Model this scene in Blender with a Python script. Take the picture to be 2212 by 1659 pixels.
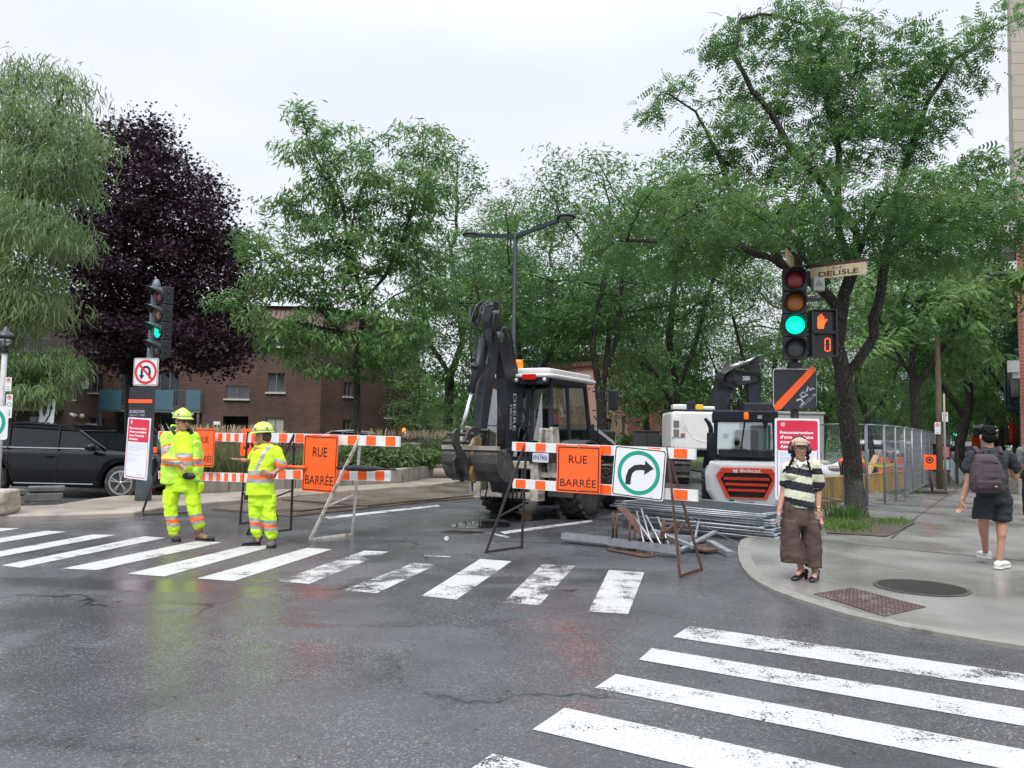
import bpy, math, random
import numpy as np
from mathutils import Matrix, Vector, noise
for o in list(bpy.data.objects): bpy.data.objects.remove(o)
S = bpy.context.scene
C = S.collection
R = math.radians
random.seed(7)
# ---------------- camera ----------------
FP, CU, CV, HC = 1660., 1106., 829.5, 1.57
PIT, ROL = math.atan((940-829.5)/1660), R(1.0)
cf = Vector((0, math.cos(PIT), math.sin(PIT))); cu0 = Vector((0, -math.sin(PIT), math.cos(PIT))); cr0 = Vector((1, 0, 0))
cr = cr0*math.cos(ROL)+cu0*math.sin(ROL); cu = cu0*math.cos(ROL)-cr0*math.sin(ROL)
cam = bpy.data.cameras.new('camera'); camo = bpy.data.objects.new('camera', cam); C.objects.link(camo)
cam.sensor_width = 36; cam.lens = FP/2212*36; cam.clip_end = 3000; cam.clip_start = .05
mw = Matrix((cr, cu, -cf)).transposed().to_4x4(); mw.translation = (0, 0, HC); camo.matrix_world = mw
S.camera = camo
# ---------------- world: overcast sky ----------------
W = bpy.data.worlds.new("World"); S.world = W; W.use_nodes = True
nt = W.node_tree; N = nt.nodes; L = nt.links; bg = N['Background']
SUN_EL, SUN_ROT = R(58), R(200)
sky = N.new('ShaderNodeTexSky'); sky.sky_type = 'NISHITA'; sky.sun_disc = False
sky.sun_elevation = SUN_EL; sky.sun_rotation = SUN_ROT; sky.air_density = 2; sky.dust_density = 4
tc = N.new('ShaderNodeTexCoord'); mp = N.new('ShaderNodeMapping'); mp.inputs['Scale'].default_value = (1, 1, 3.2)
nz = N.new('ShaderNodeTexNoise'); nz.inputs['Scale'].default_value = 1.7; nz.inputs['Detail'].default_value = 6; nz.inputs['Roughness'].default_value = .55
rp = N.new('ShaderNodeValToRGB'); rp.color_ramp.elements[0].position = .3; rp.color_ramp.elements[0].color = (7.0, 7.45, 8.35, 1)
rp.color_ramp.elements[1].position = .68; rp.color_ramp.elements[1].color = (8.1, 8.45, 9.1, 1)
mx = N.new('ShaderNodeMix'); mx.data_type = 'RGBA'; mx.inputs['Factor'].default_value = .93
L.new(tc.outputs['Generated'], mp.inputs['Vector']); L.new(mp.outputs['Vector'], nz.inputs['Vector']); L.new(nz.outputs['Fac'], rp.inputs['Fac'])
L.new(sky.outputs['Color'], mx.inputs['A']); L.new(rp.outputs['Color'], mx.inputs['B']); sx_ = N.new('ShaderNodeSeparateXYZ'); L.new(tc.outputs['Generated'], sx_.inputs[0]); mr = N.new('ShaderNodeMapRange'); mr.interpolation_type = 'SMOOTHSTEP'
for k_, v_ in (('From Min', .42), ('From Max', .95), ('To Min', .76), ('To Max', 2.2)): mr.inputs[k_].default_value = v_
L.new(sx_.outputs['Z'], mr.inputs['Value']); vm = N.new('ShaderNodeVectorMath'); vm.operation = 'SCALE'; L.new(mx.outputs['Result'], vm.inputs[0]); L.new(mr.outputs[0], vm.inputs['Scale']); L.new(vm.outputs[0], bg.inputs['Color'])
bg.inputs['Strength'].default_value = .1
# ---------------- sun (veiled) ----------------
sl = bpy.data.lights.new('sun', 'SUN'); so = bpy.data.objects.new('sun', sl); C.objects.link(so)
sl.energy = 1.5; sl.angle = R(22); sl.color = (1, .97, .93)
sd = Vector((math.sin(SUN_ROT)*math.cos(SUN_EL), math.cos(SUN_ROT)*math.cos(SUN_EL), math.sin(SUN_EL)))
so.rotation_euler = sd.to_track_quat('Z', 'Y').to_euler(); so.location = (0, 0, 60)
S.view_settings.view_transform = 'Standard'; S.view_settings.look = 'None'; S.view_settings.gamma = 1
S.view_settings.exposure = .70
S.render.engine = 'CYCLES'; S.cycles.max_bounces = 5; S.cycles.transparent_max_bounces = 12
# ---------------- photo-space helpers: pixel rays -> world points ----------------
def ray(u, v): return cf*FP+cr*(u-CU)-cu*(v-CV)
def G(u, v, z=0.):
    d = ray(u, v); t = (z-HC)/d.z; return Vector((d.x*t, d.y*t, z))
def P(u, v, Y):
    d = ray(u, v); t = Y/d.y; return Vector((d.x*t, Y, HC+d.z*t))
class Plane:  # vertical plane through ground points a->b; at(u,v) -> (s,z)
    def __init__(s, a, b):
        s.a = Vector((a[0], a[1], 0)); s.d = (Vector((b[0], b[1], 0))-s.a); s.len = s.d.length; s.d.normalize()
        s.n = Vector((s.d.y, -s.d.x, 0)); s.rz = math.atan2(s.d.y, s.d.x)
    def at(s, u, v):
        d = ray(u, v); o = Vector((0, 0, HC)); t = (s.a-o).dot(s.n)/d.dot(s.n); q = o+d*t
        return ((q-s.a).dot(s.d), q.z)
    def w(s, x, z, off=0): return s.a+s.d*x+s.n*off+Vector((0, 0, z))
# ---------------- mesh builder ----------------
def V3(*a): return Vector(a)
TS = bpy.data.scenes.new('workbench')   # scratch scene for evaluating single meshes
class B:
    def __init__(s): s.v = []; s.f = []; s.m = []; s.M = Matrix.Identity(4); s.mi = 0; s.sm = []; s.smooth = False
    def add(s, vs, fs, mi=None, smooth=None):
        o = len(s.v); s.v += [s.M @ Vector(p) for p in vs]
        for f in fs: s.f.append([i+o for i in f])
        s.m += [s.mi if mi is None else mi]*len(fs); s.sm += [s.smooth if smooth is None else smooth]*len(fs); return s
    def box(s, c, d, rot=None, mi=None):
        x, y, z = d[0]/2, d[1]/2, d[2]/2
        vs = [Vector((sx*x, sy*y, sz*z)) for sx in (-1, 1) for sy in (-1, 1) for sz in (-1, 1)]
        if rot is not None: vs = [rot @ p for p in vs]
        return s.add([p+Vector(c) for p in vs], [(0, 1, 3, 2), (4, 6, 7, 5), (0, 4, 5, 1), (2, 3, 7, 6), (0, 2, 6, 4), (1, 5, 7, 3)], mi, False)
    def prism(s, pts, y0, y1, ax='y', mi=None):   # polygon in xz (ax y), yz (ax x) or xy (ax z)
        n = len(pts); a = sum(pts[i][0]*pts[(i+1) % n][1]-pts[(i+1) % n][0]*pts[i][1] for i in range(n))
        if a < 0: pts = pts[::-1]
        if ax == 'y': f = lambda p, t: (p[0], t, p[1])
        elif ax == 'x': f = lambda p, t: (t, p[0], p[1])
        else: f = lambda p, t: (p[0], p[1], t)
        lo, hi = min(y0, y1), max(y0, y1)
        if ax == 'y': lo, hi = hi, lo
        vs = [f(p, lo) for p in pts]+[f(p, hi) for p in pts]
        fs = [list(range(n))[::-1], list(range(n, 2*n))]+[(i, (i+1) % n, n+(i+1) % n, n+i) for i in range(n)]
        return s.add(vs, fs, mi, False)
    def tube(s, path, r, n=8, mi=None, cap=True, closed=False, sq=None):
        path = [Vector(p) for p in path]; k = len(path)
        rs = r if isinstance(r, (list, tuple)) else [r]*k
        vs = []; ref = None
        for i, p in enumerate(path):
            if closed: t = path[(i+1) % k]-path[i-1]
            else: t = path[min(i+1, k-1)]-path[max(i-1, 0)]
            if t.length < 1e-9: t = Vector((0, 0, 1))
            t.normalize()
            if ref is None: ref = Vector((0, 0, 1)) if abs(t.z) < .9 else Vector((1, 0, 0))
            a = t.cross(ref).normalized(); b = a.cross(t); ref = b
            for j in range(n):
                an = 2*math.pi*(j+.5)/n
                vs.append(p+(a*math.cos(an)+b*math.sin(an))*rs[i])
        fs = []
        for i in range(k if closed else k-1):
            i2 = (i+1) % k
            for j in range(n):
                j2 = (j+1) % n; fs.append((i*n+j, i*n+j2, i2*n+j2, i2*n+j))
        if cap and not closed: fs += [list(range(n))[::-1], list(range((k-1)*n, k*n))]
        return s.add(vs, fs, mi, n > 5)
    def bar(s, a, b, w, h=None, mi=None, up=(0, 0, 1)):   # rectangular bar from a to b
        a = Vector(a); b = Vector(b); t = (b-a); l = t.length; t.normalize(); u = Vector(up)
        if abs(t.dot(u)) > .98: u = Vector((0, 1, 0))
        x = t.cross(u).normalized(); z = x.cross(t); h = w if h is None else h
        m = Matrix((x, t, z)).transposed()
        return s.box((a+b)/2, (w, l, h), m, mi)
    def lathe(s, prof, n=16, c=(0, 0, 0), rot=None, mi=None, smooth=True):
        vs = []
        for r, z in prof:
            for j in range(n):
                p = Vector((r*math.cos(2*math.pi*j/n), r*math.sin(2*math.pi*j/n), z))
                if rot is not None: p = rot @ p
                vs.append(p+Vector(c))
        fs = [(i*n+j, i*n+(j+1) % n, (i+1)*n+(j+1) % n, (i+1)*n+j) for i in range(len(prof)-1) for j in range(n)]
        if prof[0][0] > 1e-6: fs.append(list(range(n))[::-1])
        if prof[-1][0] > 1e-6: fs.append(list(range((len(prof)-1)*n, len(prof)*n)))
        return s.add(vs, fs, mi, smooth)
    def ell(s, c, r, n=12, mi=None, rot=None):
        m = n//2+1; prof = [(math.sin(math.pi*i/m), -math.cos(math.pi*i/m)) for i in range(m+1)]; prof[0] = (1e-3, -1); prof[-1] = (1e-3, 1)
        vs = []
        for rr, z in prof:
            for j in range(n):
                p = Vector((rr*math.cos(2*math.pi*j/n)*r[0], rr*math.sin(2*math.pi*j/n)*r[1], z*r[2]))
                if rot is not None: p = rot @ p
                vs.append(p+Vector(c))
        fs = [(i*n+j, i*n+(j+1) % n, (i+1)*n+(j+1) % n, (i+1)*n+j) for i in range(m) for j in range(n)]
        fs += [list(range(n))[::-1], list(range(m*n, m*n+n))]
        return s.add(vs, fs, mi, True)
    def cap(s, a, b, ra, rb, n=12):    # tapered capsule
        a = Vector(a); b = Vector(b); t = (b-a)
        if t.length < 1e-6: return s.ell(a, (ra,)*3, n)
        l = t.length; q = t.to_track_quat('Z', 'Y').to_matrix()
        prof = [(1e-3, -ra)]+[(ra*math.sin(x), -ra*math.cos(x)) for x in (.4, .8, 1.2)]+[(ra, 0), (rb, l)]+[(rb*math.cos(x), l+rb*math.sin(x)) for x in (.4, .8, 1.2)]+[(1e-3, l+rb)]
        return s.lathe(prof, n, a, q)
    def ring(s, rings, mi=None, cap=True, smooth=True):    # loft a list of equal-length rings
        n = len(rings[0]); vs = [p for r_ in rings for p in r_]
        fs = [(i*n+j, i*n+(j+1) % n, (i+1)*n+(j+1) % n, (i+1)*n+j) for i in range(len(rings)-1) for j in range(n)]
        if cap: fs += [list(range(n))[::-1], list(range((len(rings)-1)*n, len(rings)*n))]
        return s.add(vs, fs, mi, smooth)
    def loftz(s, secs, n=20, p=2.0, mi=None):   # (x,y,z,rx,ry)
        rings = []
        for x, y, z, rx, ry in secs:
            rg = []
            for j in range(n):
                a = 2*math.pi*j/n; ca, sa = math.cos(a), math.sin(a)
                rg.append(Vector((x+rx*math.copysign(abs(ca)**(2/p), ca), y+ry*math.copysign(abs(sa)**(2/p), sa), z)))
            rings.append(rg)
        return s.ring(rings, mi)
    def annulus(s, cx, cz, r0, r1, y0, y1, n=40, a0=0, a1=2*math.pi, mi=None, sx=1):
        full = abs(a1-a0-2*math.pi) < 1e-6; k = n if full else n+1; vs = []
        for i in range(k):
            a = a0+(a1-a0)*i/n
            for r_ in (r0, r1):
                for y in (y0, y1): vs.append((cx+r_*math.cos(a)*sx, y, cz+r_*math.sin(a)))
        fs = []
        for i in range(n):
            a = i*4; b = ((i+1) % k)*4
            fs += [(a, a+2, b+2, b), (a+1, b+1, b+3, a+3), (a, b, b+1, a+1), (a+2, a+3, b+3, b+2)]
        return s.add(vs, fs, mi, False)
    def text(s, txt, x0, z0, w, h, y=0, dep=.001, bold=0, mi=None, align=None, rot=0):
        cu_ = bpy.data.curves.new('t', 'FONT'); cu_.body = txt; cu_.offset = bold; cu_.resolution_u = 3; cu_.extrude = 0
        ob = bpy.data.objects.new('t', cu_); TS.collection.objects.link(ob); TS.view_layers[0].update()
        dg = TS.view_layers[0].depsgraph; me = bpy.data.meshes.new_from_object(ob.evaluated_get(dg))
        vs = [v.co.copy() for v in me.vertices]; fs = [list(p.vertices) for p in me.polygons]
        bpy.data.objects.remove(ob); bpy.data.curves.remove(cu_); bpy.data.meshes.remove(me)
        if not vs: return s
        xa, xb = min(v.x for v in vs), max(v.x for v in vs); ya, yb = min(v.y for v in vs), max(v.y for v in vs)
        k = h/(yb-ya); kx = w/(xb-xa) if w else k
        out = []
        for v in vs:
            X, Z = (v.x-xa)*kx, (v.y-ya)*k
            if rot: X, Z = X*math.cos(rot)-Z*math.sin(rot), X*math.sin(rot)+Z*math.cos(rot)
            out.append((x0+X, y, z0+Z))
        return s.add(out, fs, mi, False)
    def obj(s, name, mats, parent=None, bevel=0, seg=2, sub=0, label=None, fix=True):
        me = bpy.data.meshes.new(name); me.from_pydata([tuple(p) for p in s.v], [], s.f)
        if not isinstance(mats, (list, tuple)): mats = [mats]
        for m in mats: me.materials.append(m)
        me.polygons.foreach_set('material_index', s.m); me.polygons.foreach_set('use_smooth', s.sm)
        me.update()
        o = bpy.data.objects.new(name, me); C.objects.link(o)
        if bevel:
            bm = o.modifiers.new('bevel', 'BEVEL'); bm.width = bevel; bm.segments = seg; bm.limit_method = 'ANGLE'; bm.angle_limit = R(40); bm.harden_normals = False
        if sub: sb = o.modifiers.new('sub', 'SUBSURF'); sb.levels = sb.render_levels = sub
        if parent: o.parent = parent
        if label: o['label'] = label
        return o
def thing(name, label, cat, loc=(0, 0, 0), rz=0, group=None):
    o = bpy.data.objects.new(name, None); C.objects.link(o); o.empty_display_size = .2
    o.location = loc; o.rotation_euler = (0, 0, rz); o['label'] = label; o['category'] = cat
    if group: o['group'] = group
    return o
def tag(o, label, cat, group=None):
    o['label'] = label; o['category'] = cat
    if group: o['group'] = group
    return o
def struct(o, kind='structure', label=None):
    o['kind'] = kind
    if label: o['label'] = label
    return o
def copy_tree(o, parent=None):
    c = o.copy(); C.objects.link(c)
    if parent: c.parent = parent
    for ch in [x for x in bpy.data.objects if x.parent == o]: copy_tree(ch, c)
    return c
def remesh(b, name, mats, voxel, parent=None, matf=None, smooth=3, wr=0, wrs=8, wf=None, label=None):
    """join overlapping volumes of builder b into one continuous skin, smooth and wrinkle it"""
    me = bpy.data.meshes.new('tmp'); me.from_pydata([tuple(p) for p in b.v], [], b.f); me.update()
    o = bpy.data.objects.new('tmp', me); TS.collection.objects.link(o)
    m = o.modifiers.new('r', 'REMESH'); m.mode = 'VOXEL'; m.voxel_size = voxel; m.adaptivity = 0
    if smooth: sm = o.modifiers.new('s', 'SMOOTH'); sm.factor = .5; sm.iterations = smooth
    TS.view_layers[0].update(); dg = TS.view_layers[0].depsgraph; me2 = bpy.data.meshes.new_from_object(o.evaluated_get(dg))
    bpy.data.objects.remove(o); bpy.data.meshes.remove(me); me2.name = name
    if wr:
        k_ = len(me2.vertices); co = np.empty(k_*3); me2.vertices.foreach_get('co', co); nn = np.empty(k_*3); me2.vertices.foreach_get('normal', nn); co = co.reshape(-1, 3); nn = nn.reshape(-1, 3)
        am = np.array([noise.noise((q[0], q[1], q[2]*1.3))+.5*noise.noise((q[0]*2.3, q[1]*2.3, q[2]*3)) for q in (co*wrs).tolist()]); co += nn*(am*wr)[:, None]; me2.vertices.foreach_set('co', co.ravel()); me2.update()
    me2.materials.clear()
    if not isinstance(mats, (list, tuple)): mats = [mats]
    for mt in mats: me2.materials.append(mt)
    for p in me2.polygons:
        p.use_smooth = True; p.material_index = matf(p.center, p.normal) if matf else 0
    me2.update()
    ob = bpy.data.objects.new(name, me2); C.objects.link(ob)
    if parent: ob.parent = parent
    if label: ob['label'] = label
    return ob
def rrect(x0, z0, x1, z1, r=.02, n=4):
    pts = []
    for cx, cz, a in ((x1-r, z0+r, -90), (x1-r, z1-r, 0), (x0+r, z1-r, 90), (x0+r, z0+r, 180)):
        for i in range(n+1): an = R(a+90*i/n); pts.append((cx+r*math.cos(an), cz+r*math.sin(an)))
    return pts
def stroke(pts, w):   # thick 2D polyline outline
    pts = [Vector(p) for p in pts]; l, r_ = [], []
    for i, p in enumerate(pts):
        t = (pts[min(i+1, len(pts)-1)]-pts[max(i-1, 0)]).normalized(); n = Vector((-t.y, t.x))*w/2
        l.append(p+n); r_.append(p-n)
    return [tuple(p) for p in l+r_[::-1]]
# ---------------- materials ----------------
MC = {}
def mat(name, col, rough=.5, metal=0, var=0, scale=6, bump=0, bscale=60, emit=0, coat=0, dirt=None, damt=.5, dscale=3, spec=None, streak=False):
    if name in MC: return MC[name]
    m = bpy.data.materials.new(name); m.use_nodes = True; MC[name] = m
    n = m.node_tree.nodes; l = m.node_tree.links; b = n['Principled BSDF']
    c4 = (*col, 1); b.inputs['Base Color'].default_value = c4; b.inputs['Roughness'].default_value = rough; b.inputs['Metallic'].default_value = metal
    if coat: b.inputs['Coat Weight'].default_value = coat; b.inputs['Coat Roughness'].default_value = .05
    if spec is not None: b.inputs['Specular IOR Level'].default_value = spec
    t = n.new('ShaderNodeTexCoord')
    out = None
    if var:
        z = n.new('ShaderNodeTexNoise'); z.inputs['Scale'].default_value = scale; z.inputs['Detail'].default_value = 5; z.inputs['Roughness'].default_value = .6
        l.new(t.outputs['Object'], z.inputs['Vector'])
        r_ = n.new('ShaderNodeValToRGB'); r_.color_ramp.elements[0].position = .3; r_.color_ramp.elements[1].position = .7
        r_.color_ramp.elements[0].color = (*[x*(1-var) for x in col], 1); r_.color_ramp.elements[1].color = (*[min(1, x*(1+var)) for x in col], 1)
        l.new(z.outputs['Fac'], r_.inputs['Fac']); out = r_.outputs['Color']
    if dirt:
        z = n.new('ShaderNodeTexNoise'); z.inputs['Scale'].default_value = dscale; z.inputs['Detail'].default_value = 8; z.inputs['Roughness'].default_value = .68
        if streak:
            mp_ = n.new('ShaderNodeMapping'); mp_.inputs['Scale'].default_value = (1, 1, .15); l.new(t.outputs['Object'], mp_.inputs['Vector']); l.new(mp_.outputs['Vector'], z.inputs['Vector'])
        else: l.new(t.outputs['Object'], z.inputs['Vector'])
        r_ = n.new('ShaderNodeValToRGB'); r_.color_ramp.elements[0].position = .62-damt*.3; r_.color_ramp.elements[1].position = .78-damt*.25
        l.new(z.outputs['Fac'], r_.inputs['Fac'])
        x = n.new('ShaderNodeMix'); x.data_type = 'RGBA'; l.new(r_.outputs['Color'], x.inputs['Factor'])
        if out: l.new(out, x.inputs['A'])
        else: x.inputs['A'].default_value = c4
        x.inputs['B'].default_value = (*dirt, 1); out = x.outputs['Result']
    if out: l.new(out, b.inputs['Base Color'])
    if bump:
        z = n.new('ShaderNodeTexNoise'); z.inputs['Scale'].default_value = bscale; z.inputs['Detail'].default_value = 4; l.new(t.outputs['Object'], z.inputs['Vector'])
        u = n.new('ShaderNodeBump'); u.inputs['Strength'].default_value = bump; u.inputs['Distance'].default_value = .02; l.new(z.outputs['Fac'], u.inputs['Height']); l.new(u.outputs['Normal'], b.inputs['Normal'])
    if emit: b.inputs['Emission Color'].default_value = c4; b.inputs['Emission Strength'].default_value = emit
    return m
def glass_mat(name, tint=(.8, .9, .9), alpha=.35, rough=.03):
    if name in MC: return MC[name]
    m = bpy.data.materials.new(name); m.use_nodes = True; MC[name] = m; n = m.node_tree.nodes; l = m.node_tree.links
    n.remove(n['Principled BSDF']); o = n['Material Output']
    t = n.new('ShaderNodeBsdfTransparent'); t.inputs['Color'].default_value = (*tint, 1); g = n.new('ShaderNodeBsdfGlossy'); g.inputs['Roughness'].default_value = rough
    fr = n.new('ShaderNodeFresnel'); fr.inputs['IOR'].default_value = 1.5; ma = n.new('ShaderNodeMath'); ma.operation = 'ADD'; ma.inputs[1].default_value = alpha; l.new(fr.outputs[0], ma.inputs[0])
    x = n.new('ShaderNodeMixShader'); l.new(ma.outputs[0], x.inputs[0]); l.new(t.outputs[0], x.inputs[1]); l.new(g.outputs[0], x.inputs[2]); l.new(x.outputs[0], o.inputs['Surface'])
    return m
# ================= GROUND =================
AV = Vector((.55, .835, 0)).normalized(); AN = Vector((AV.y, -AV.x, 0))   # avenue direction and its right-hand normal
def asphalt():
    m = bpy.data.materials.new('wet_asphalt'); m.use_nodes = True; n = m.node_tree.nodes; l = m.node_tree.links; b = n['Principled BSDF']
    t = n.new('ShaderNodeTexCoord')
    def nz(sc, det=4, ro=.6, vec=None):
        z = n.new('ShaderNodeTexNoise'); z.inputs['Scale'].default_value = sc; z.inputs['Detail'].default_value = det; z.inputs['Roughness'].default_value = ro
        l.new(vec or t.outputs['Object'], z.inputs['Vector']); return z.outputs['Fac']
    def ramp(src, a, ca, bb, cb):
        r_ = n.new('ShaderNodeValToRGB'); e = r_.color_ramp.elements; e[0].position = a; e[1].position = bb
        e[0].color = (*((ca,)*3 if not isinstance(ca, tuple) else ca), 1); e[1].color = (*((cb,)*3 if not isinstance(cb, tuple) else cb), 1); l.new(src, r_.inputs['Fac']); return r_.outputs['Color']
    def mix(f, a, bb, mode='MIX'):
        x = n.new('ShaderNodeMix'); x.data_type = 'RGBA'; x.blend_type = mode
        for k, s_ in (('Factor', f), ('A', a), ('B', bb)):
            if isinstance(s_, (int, float)): x.inputs[k].default_value = s_
            elif isinstance(s_, tuple): x.inputs[k].default_value = (*s_, 1)
            else: l.new(s_, x.inputs[k])
        return x.outputs['Result']
    vo = n.new('ShaderNodeTexVoronoi'); vo.inputs['Scale'].default_value = 105; l.new(t.outputs['Object'], vo.inputs['Vector'])
    wn = n.new('ShaderNodeSeparateColor'); l.new(vo.outputs['Color'], wn.inputs[0])
    speck = ramp(wn.outputs[0], .74, (.082, .084, .092), .97, (.235, .235, .24))
    base = mix(ramp(nz(.8, 6), .35, .1, .7, .8), speck, (.045, .047, .053))
    mp_ = n.new('ShaderNodeMapping'); mp_.inputs['Rotation'].default_value = (0, 0, R(56)); mp_.inputs['Scale'].default_value = (.35, 1.6, 1); l.new(t.outputs['Object'], mp_.inputs['Vector'])
    base = mix(ramp(nz(.9, 5, .6, mp_.outputs[0]), .45, 0., .75, .5), base, (.052, .054, .06))
    # tar-filled cracks
    v2 = n.new('ShaderNodeTexVoronoi'); v2.feature = 'DISTANCE_TO_EDGE'; v2.inputs['Scale'].default_value = .33
    dn = n.new('ShaderNodeTexNoise'); dn.inputs['Scale'].default_value = 1.5; dn.inputs['Detail'].default_value = 5; l.new(t.outputs['Object'], dn.inputs['Vector'])
    av = n.new('ShaderNodeVectorMath'); av.operation = 'MULTIPLY_ADD'; av.inputs[1].default_value = (1.1, 1.1, 0); l.new(dn.outputs['Color'], av.inputs[0]); l.new(t.outputs['Object'], av.inputs[2]); l.new(av.outputs[0], v2.inputs['Vector'])
    crack = ramp(v2.outputs['Distance'], .0, 1., .006, 0.)
    crack = mix(ramp(nz(.35, 2), .5, 0., .56, 1.), (0., 0., 0.), crack)
    base = mix(crack, base, (.012, .012, .013))
    l.new(base, b.inputs['Base Color'])
    wet = ramp(nz(.5, 5, .6), .38, 0., .54, 1.)
    pud = ramp(nz(.75, 3, .5, mp_.outputs[0]), .60, 0., .66, 1.)
    rgh = mix(wet, (.38,)*3, (.18,)*3); rgh = mix(pud, rgh, (.08,)*3)
    l.new(rgh, b.inputs['Roughness'])
    bu = n.new('ShaderNodeBump'); bu.inputs['Distance'].default_value = .012
    st = mix(wet, (.5,)*3, (.09,)*3); st = mix(pud, st, (.06,)*3); l.new(st, bu.inputs['Strength'])
    hm = n.new('ShaderNodeMath'); hm.operation = 'ADD'; l.new(vo.outputs['Distance'], hm.inputs[0]); l.new(nz(140, 2), hm.inputs[1])
    l.new(hm.outputs[0], bu.inputs['Height']); l.new(bu.outputs['Normal'], b.inputs['Normal'])
    b.inputs['IOR'].default_value = 1.5
    return m
def sheet(name, pts, z, m, kind='structure', thick=0, bevel=0, label=None):
    b = B(); pts = [(p[0], p[1]) for p in pts]
    if thick: b.prism(pts, z-thick, z, 'z')
    else:
        a = sum(pts[i-1][0]*pts[i][1]-pts[i][0]*pts[i-1][1] for i in range(len(pts)))
        if a < 0: pts = pts[::-1]
        b.add([(x, y, z) for x, y in pts], [list(range(len(pts)))])
    o = b.obj(name, m, bevel=bevel); o['kind'] = kind
    if label: o['label'] = label
    return o
M_asph = asphalt()
b = B(); b.add([(-500, -60, 0), (500, -60, 0), (500, 900, 0), (-500, 900, 0)], [(0, 1, 2, 3)]); struct(b.obj('road', M_asph))
def wet_concrete(name, c1, c2, sc=1.0, stain=(.10, .095, .082), rw=.11):
    m = mat(name, c1, .5); n = m.node_tree.nodes; l = m.node_tree.links; b = n['Principled BSDF']; t = n.new('ShaderNodeTexCoord')
    def nz(s_, d=5): z = n.new('ShaderNodeTexNoise'); z.inputs['Scale'].default_value = s_; z.inputs['Detail'].default_value = d; l.new(t.outputs['Object'], z.inputs['Vector']); return z.outputs['Fac']
    def ramp(src, a, ca, bb, cb):
        r_ = n.new('ShaderNodeValToRGB'); e = r_.color_ramp.elements; e[0].position = a; e[1].position = bb; e[0].color = (*ca, 1); e[1].color = (*cb, 1); l.new(src, r_.inputs['Fac']); return r_.outputs['Color']
    base = ramp(nz(sc), .3, c1, .7, c2)
    x = n.new('ShaderNodeMix'); x.data_type = 'RGBA'; l.new(ramp(nz(sc*.6, 7), .56, (0, 0, 0), .68, (.7,)*3), x.inputs['Factor']); l.new(base, x.inputs['A']); x.inputs['B'].default_value = (*stain, 1)
    y = n.new('ShaderNodeMix'); y.data_type = 'RGBA'; y.blend_type = 'MULTIPLY'; y.inputs['Factor'].default_value = 1; l.new(x.outputs['Result'], y.inputs['A']); l.new(ramp(nz(160, 2), .35, (.78,)*3, .65, (1.15,)*3), y.inputs['B'])
    l.new(y.outputs['Result'], b.inputs['Base Color'])
    l.new(ramp(nz(.55, 4), .42, (.5,)*3, .6, (rw,)*3), b.inputs['Roughness'])
    u = n.new('ShaderNodeBump'); u.inputs['Strength'].default_value = .25; u.inputs['Distance'].default_value = .006; l.new(nz(90, 3), u.inputs['Height']); l.new(u.outputs['Normal'], b.inputs['Normal'])
    return m
M_conc = wet_concrete('wet_sidewalk_concrete', (.15, .15, .138), (.245, .24, .22))
M_tan = wet_concrete('tan_median_concrete', (.25, .215, .175), (.37, .325, .27), 1.2, (.13, .11, .09), .3)
M_kerb = mat('kerb_concrete', (.22, .21, .19), .6, var=.25, scale=3, bump=.3, bscale=80, dirt=(.12, .11, .1), damt=.4)
# right-hand sidewalk, low at the ramp corner
cpx = [(1600, 1176), (1594, 1188), (1594, 1200), (1597, 1216), (1606, 1234), (1622, 1252), (1640, 1265), (1675, 1283), (1720, 1300), (1830, 1335), (1950, 1362), (2100, 1388), (2212, 1405)]
curb = [G(*q).xy for q in cpx]; curb = [Vector((3.46, 11.62))+Vector((AV.x, AV.y))*t for t in (60, 30, 12, 4)]+curb
e = curb[-1]; curb += [e+Vector((.82, -.57))*t for t in (1.5, 4, 9)]
SWZ = .035
def swz(d, y): return SWZ+.085*min(1, max(0, (y-10.5)/3))
b = B(); top = []
inner = []
for i, p in enumerate(curb):
    a = curb[max(i-1, 0)]; c = curb[min(i+1, len(curb)-1)]; t = (c-a).normalized(); nn = Vector((-t.y, t.x))
    if nn.dot(Vector((1, .2))) < 0: nn = -nn
    inner.append(p+nn*.16)
zz = [swz(0, p.y) for p in curb]
vs = [(p.x, p.y, -.02) for p in curb]+[(p.x, p.y, z) for p, z in zip(curb, zz)]+[(p.x, p.y, z+.002) for p, z in zip(inner, zz)]
n_ = len(curb); fs = []
for i in range(n_-1): fs += [(i, i+1, n_+i+1, n_+i)[::-1], (n_+i, n_+i+1, 2*n_+i+1, 2*n_+i)[::-1]]
b.add(vs, fs, 0, False); struct(b.obj('kerb', M_kerb))
b = B(); far = [(p.x+75, p.y-20 if i > 6 else p.y, z) for i, (p, z) in enumerate(zip(inner, zz))]
vs = [(p.x, p.y, z) for p, z in zip(inner, zz)]+[(x, y, z) for x, y, z in far]
b.add(vs, [(i, i+1, n_+i+1, n_+i)[::-1] for i in range(n_-1)]); struct(b.obj('sidewalk', M_conc))
def SZ(x, y): return swz(0, y)
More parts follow.
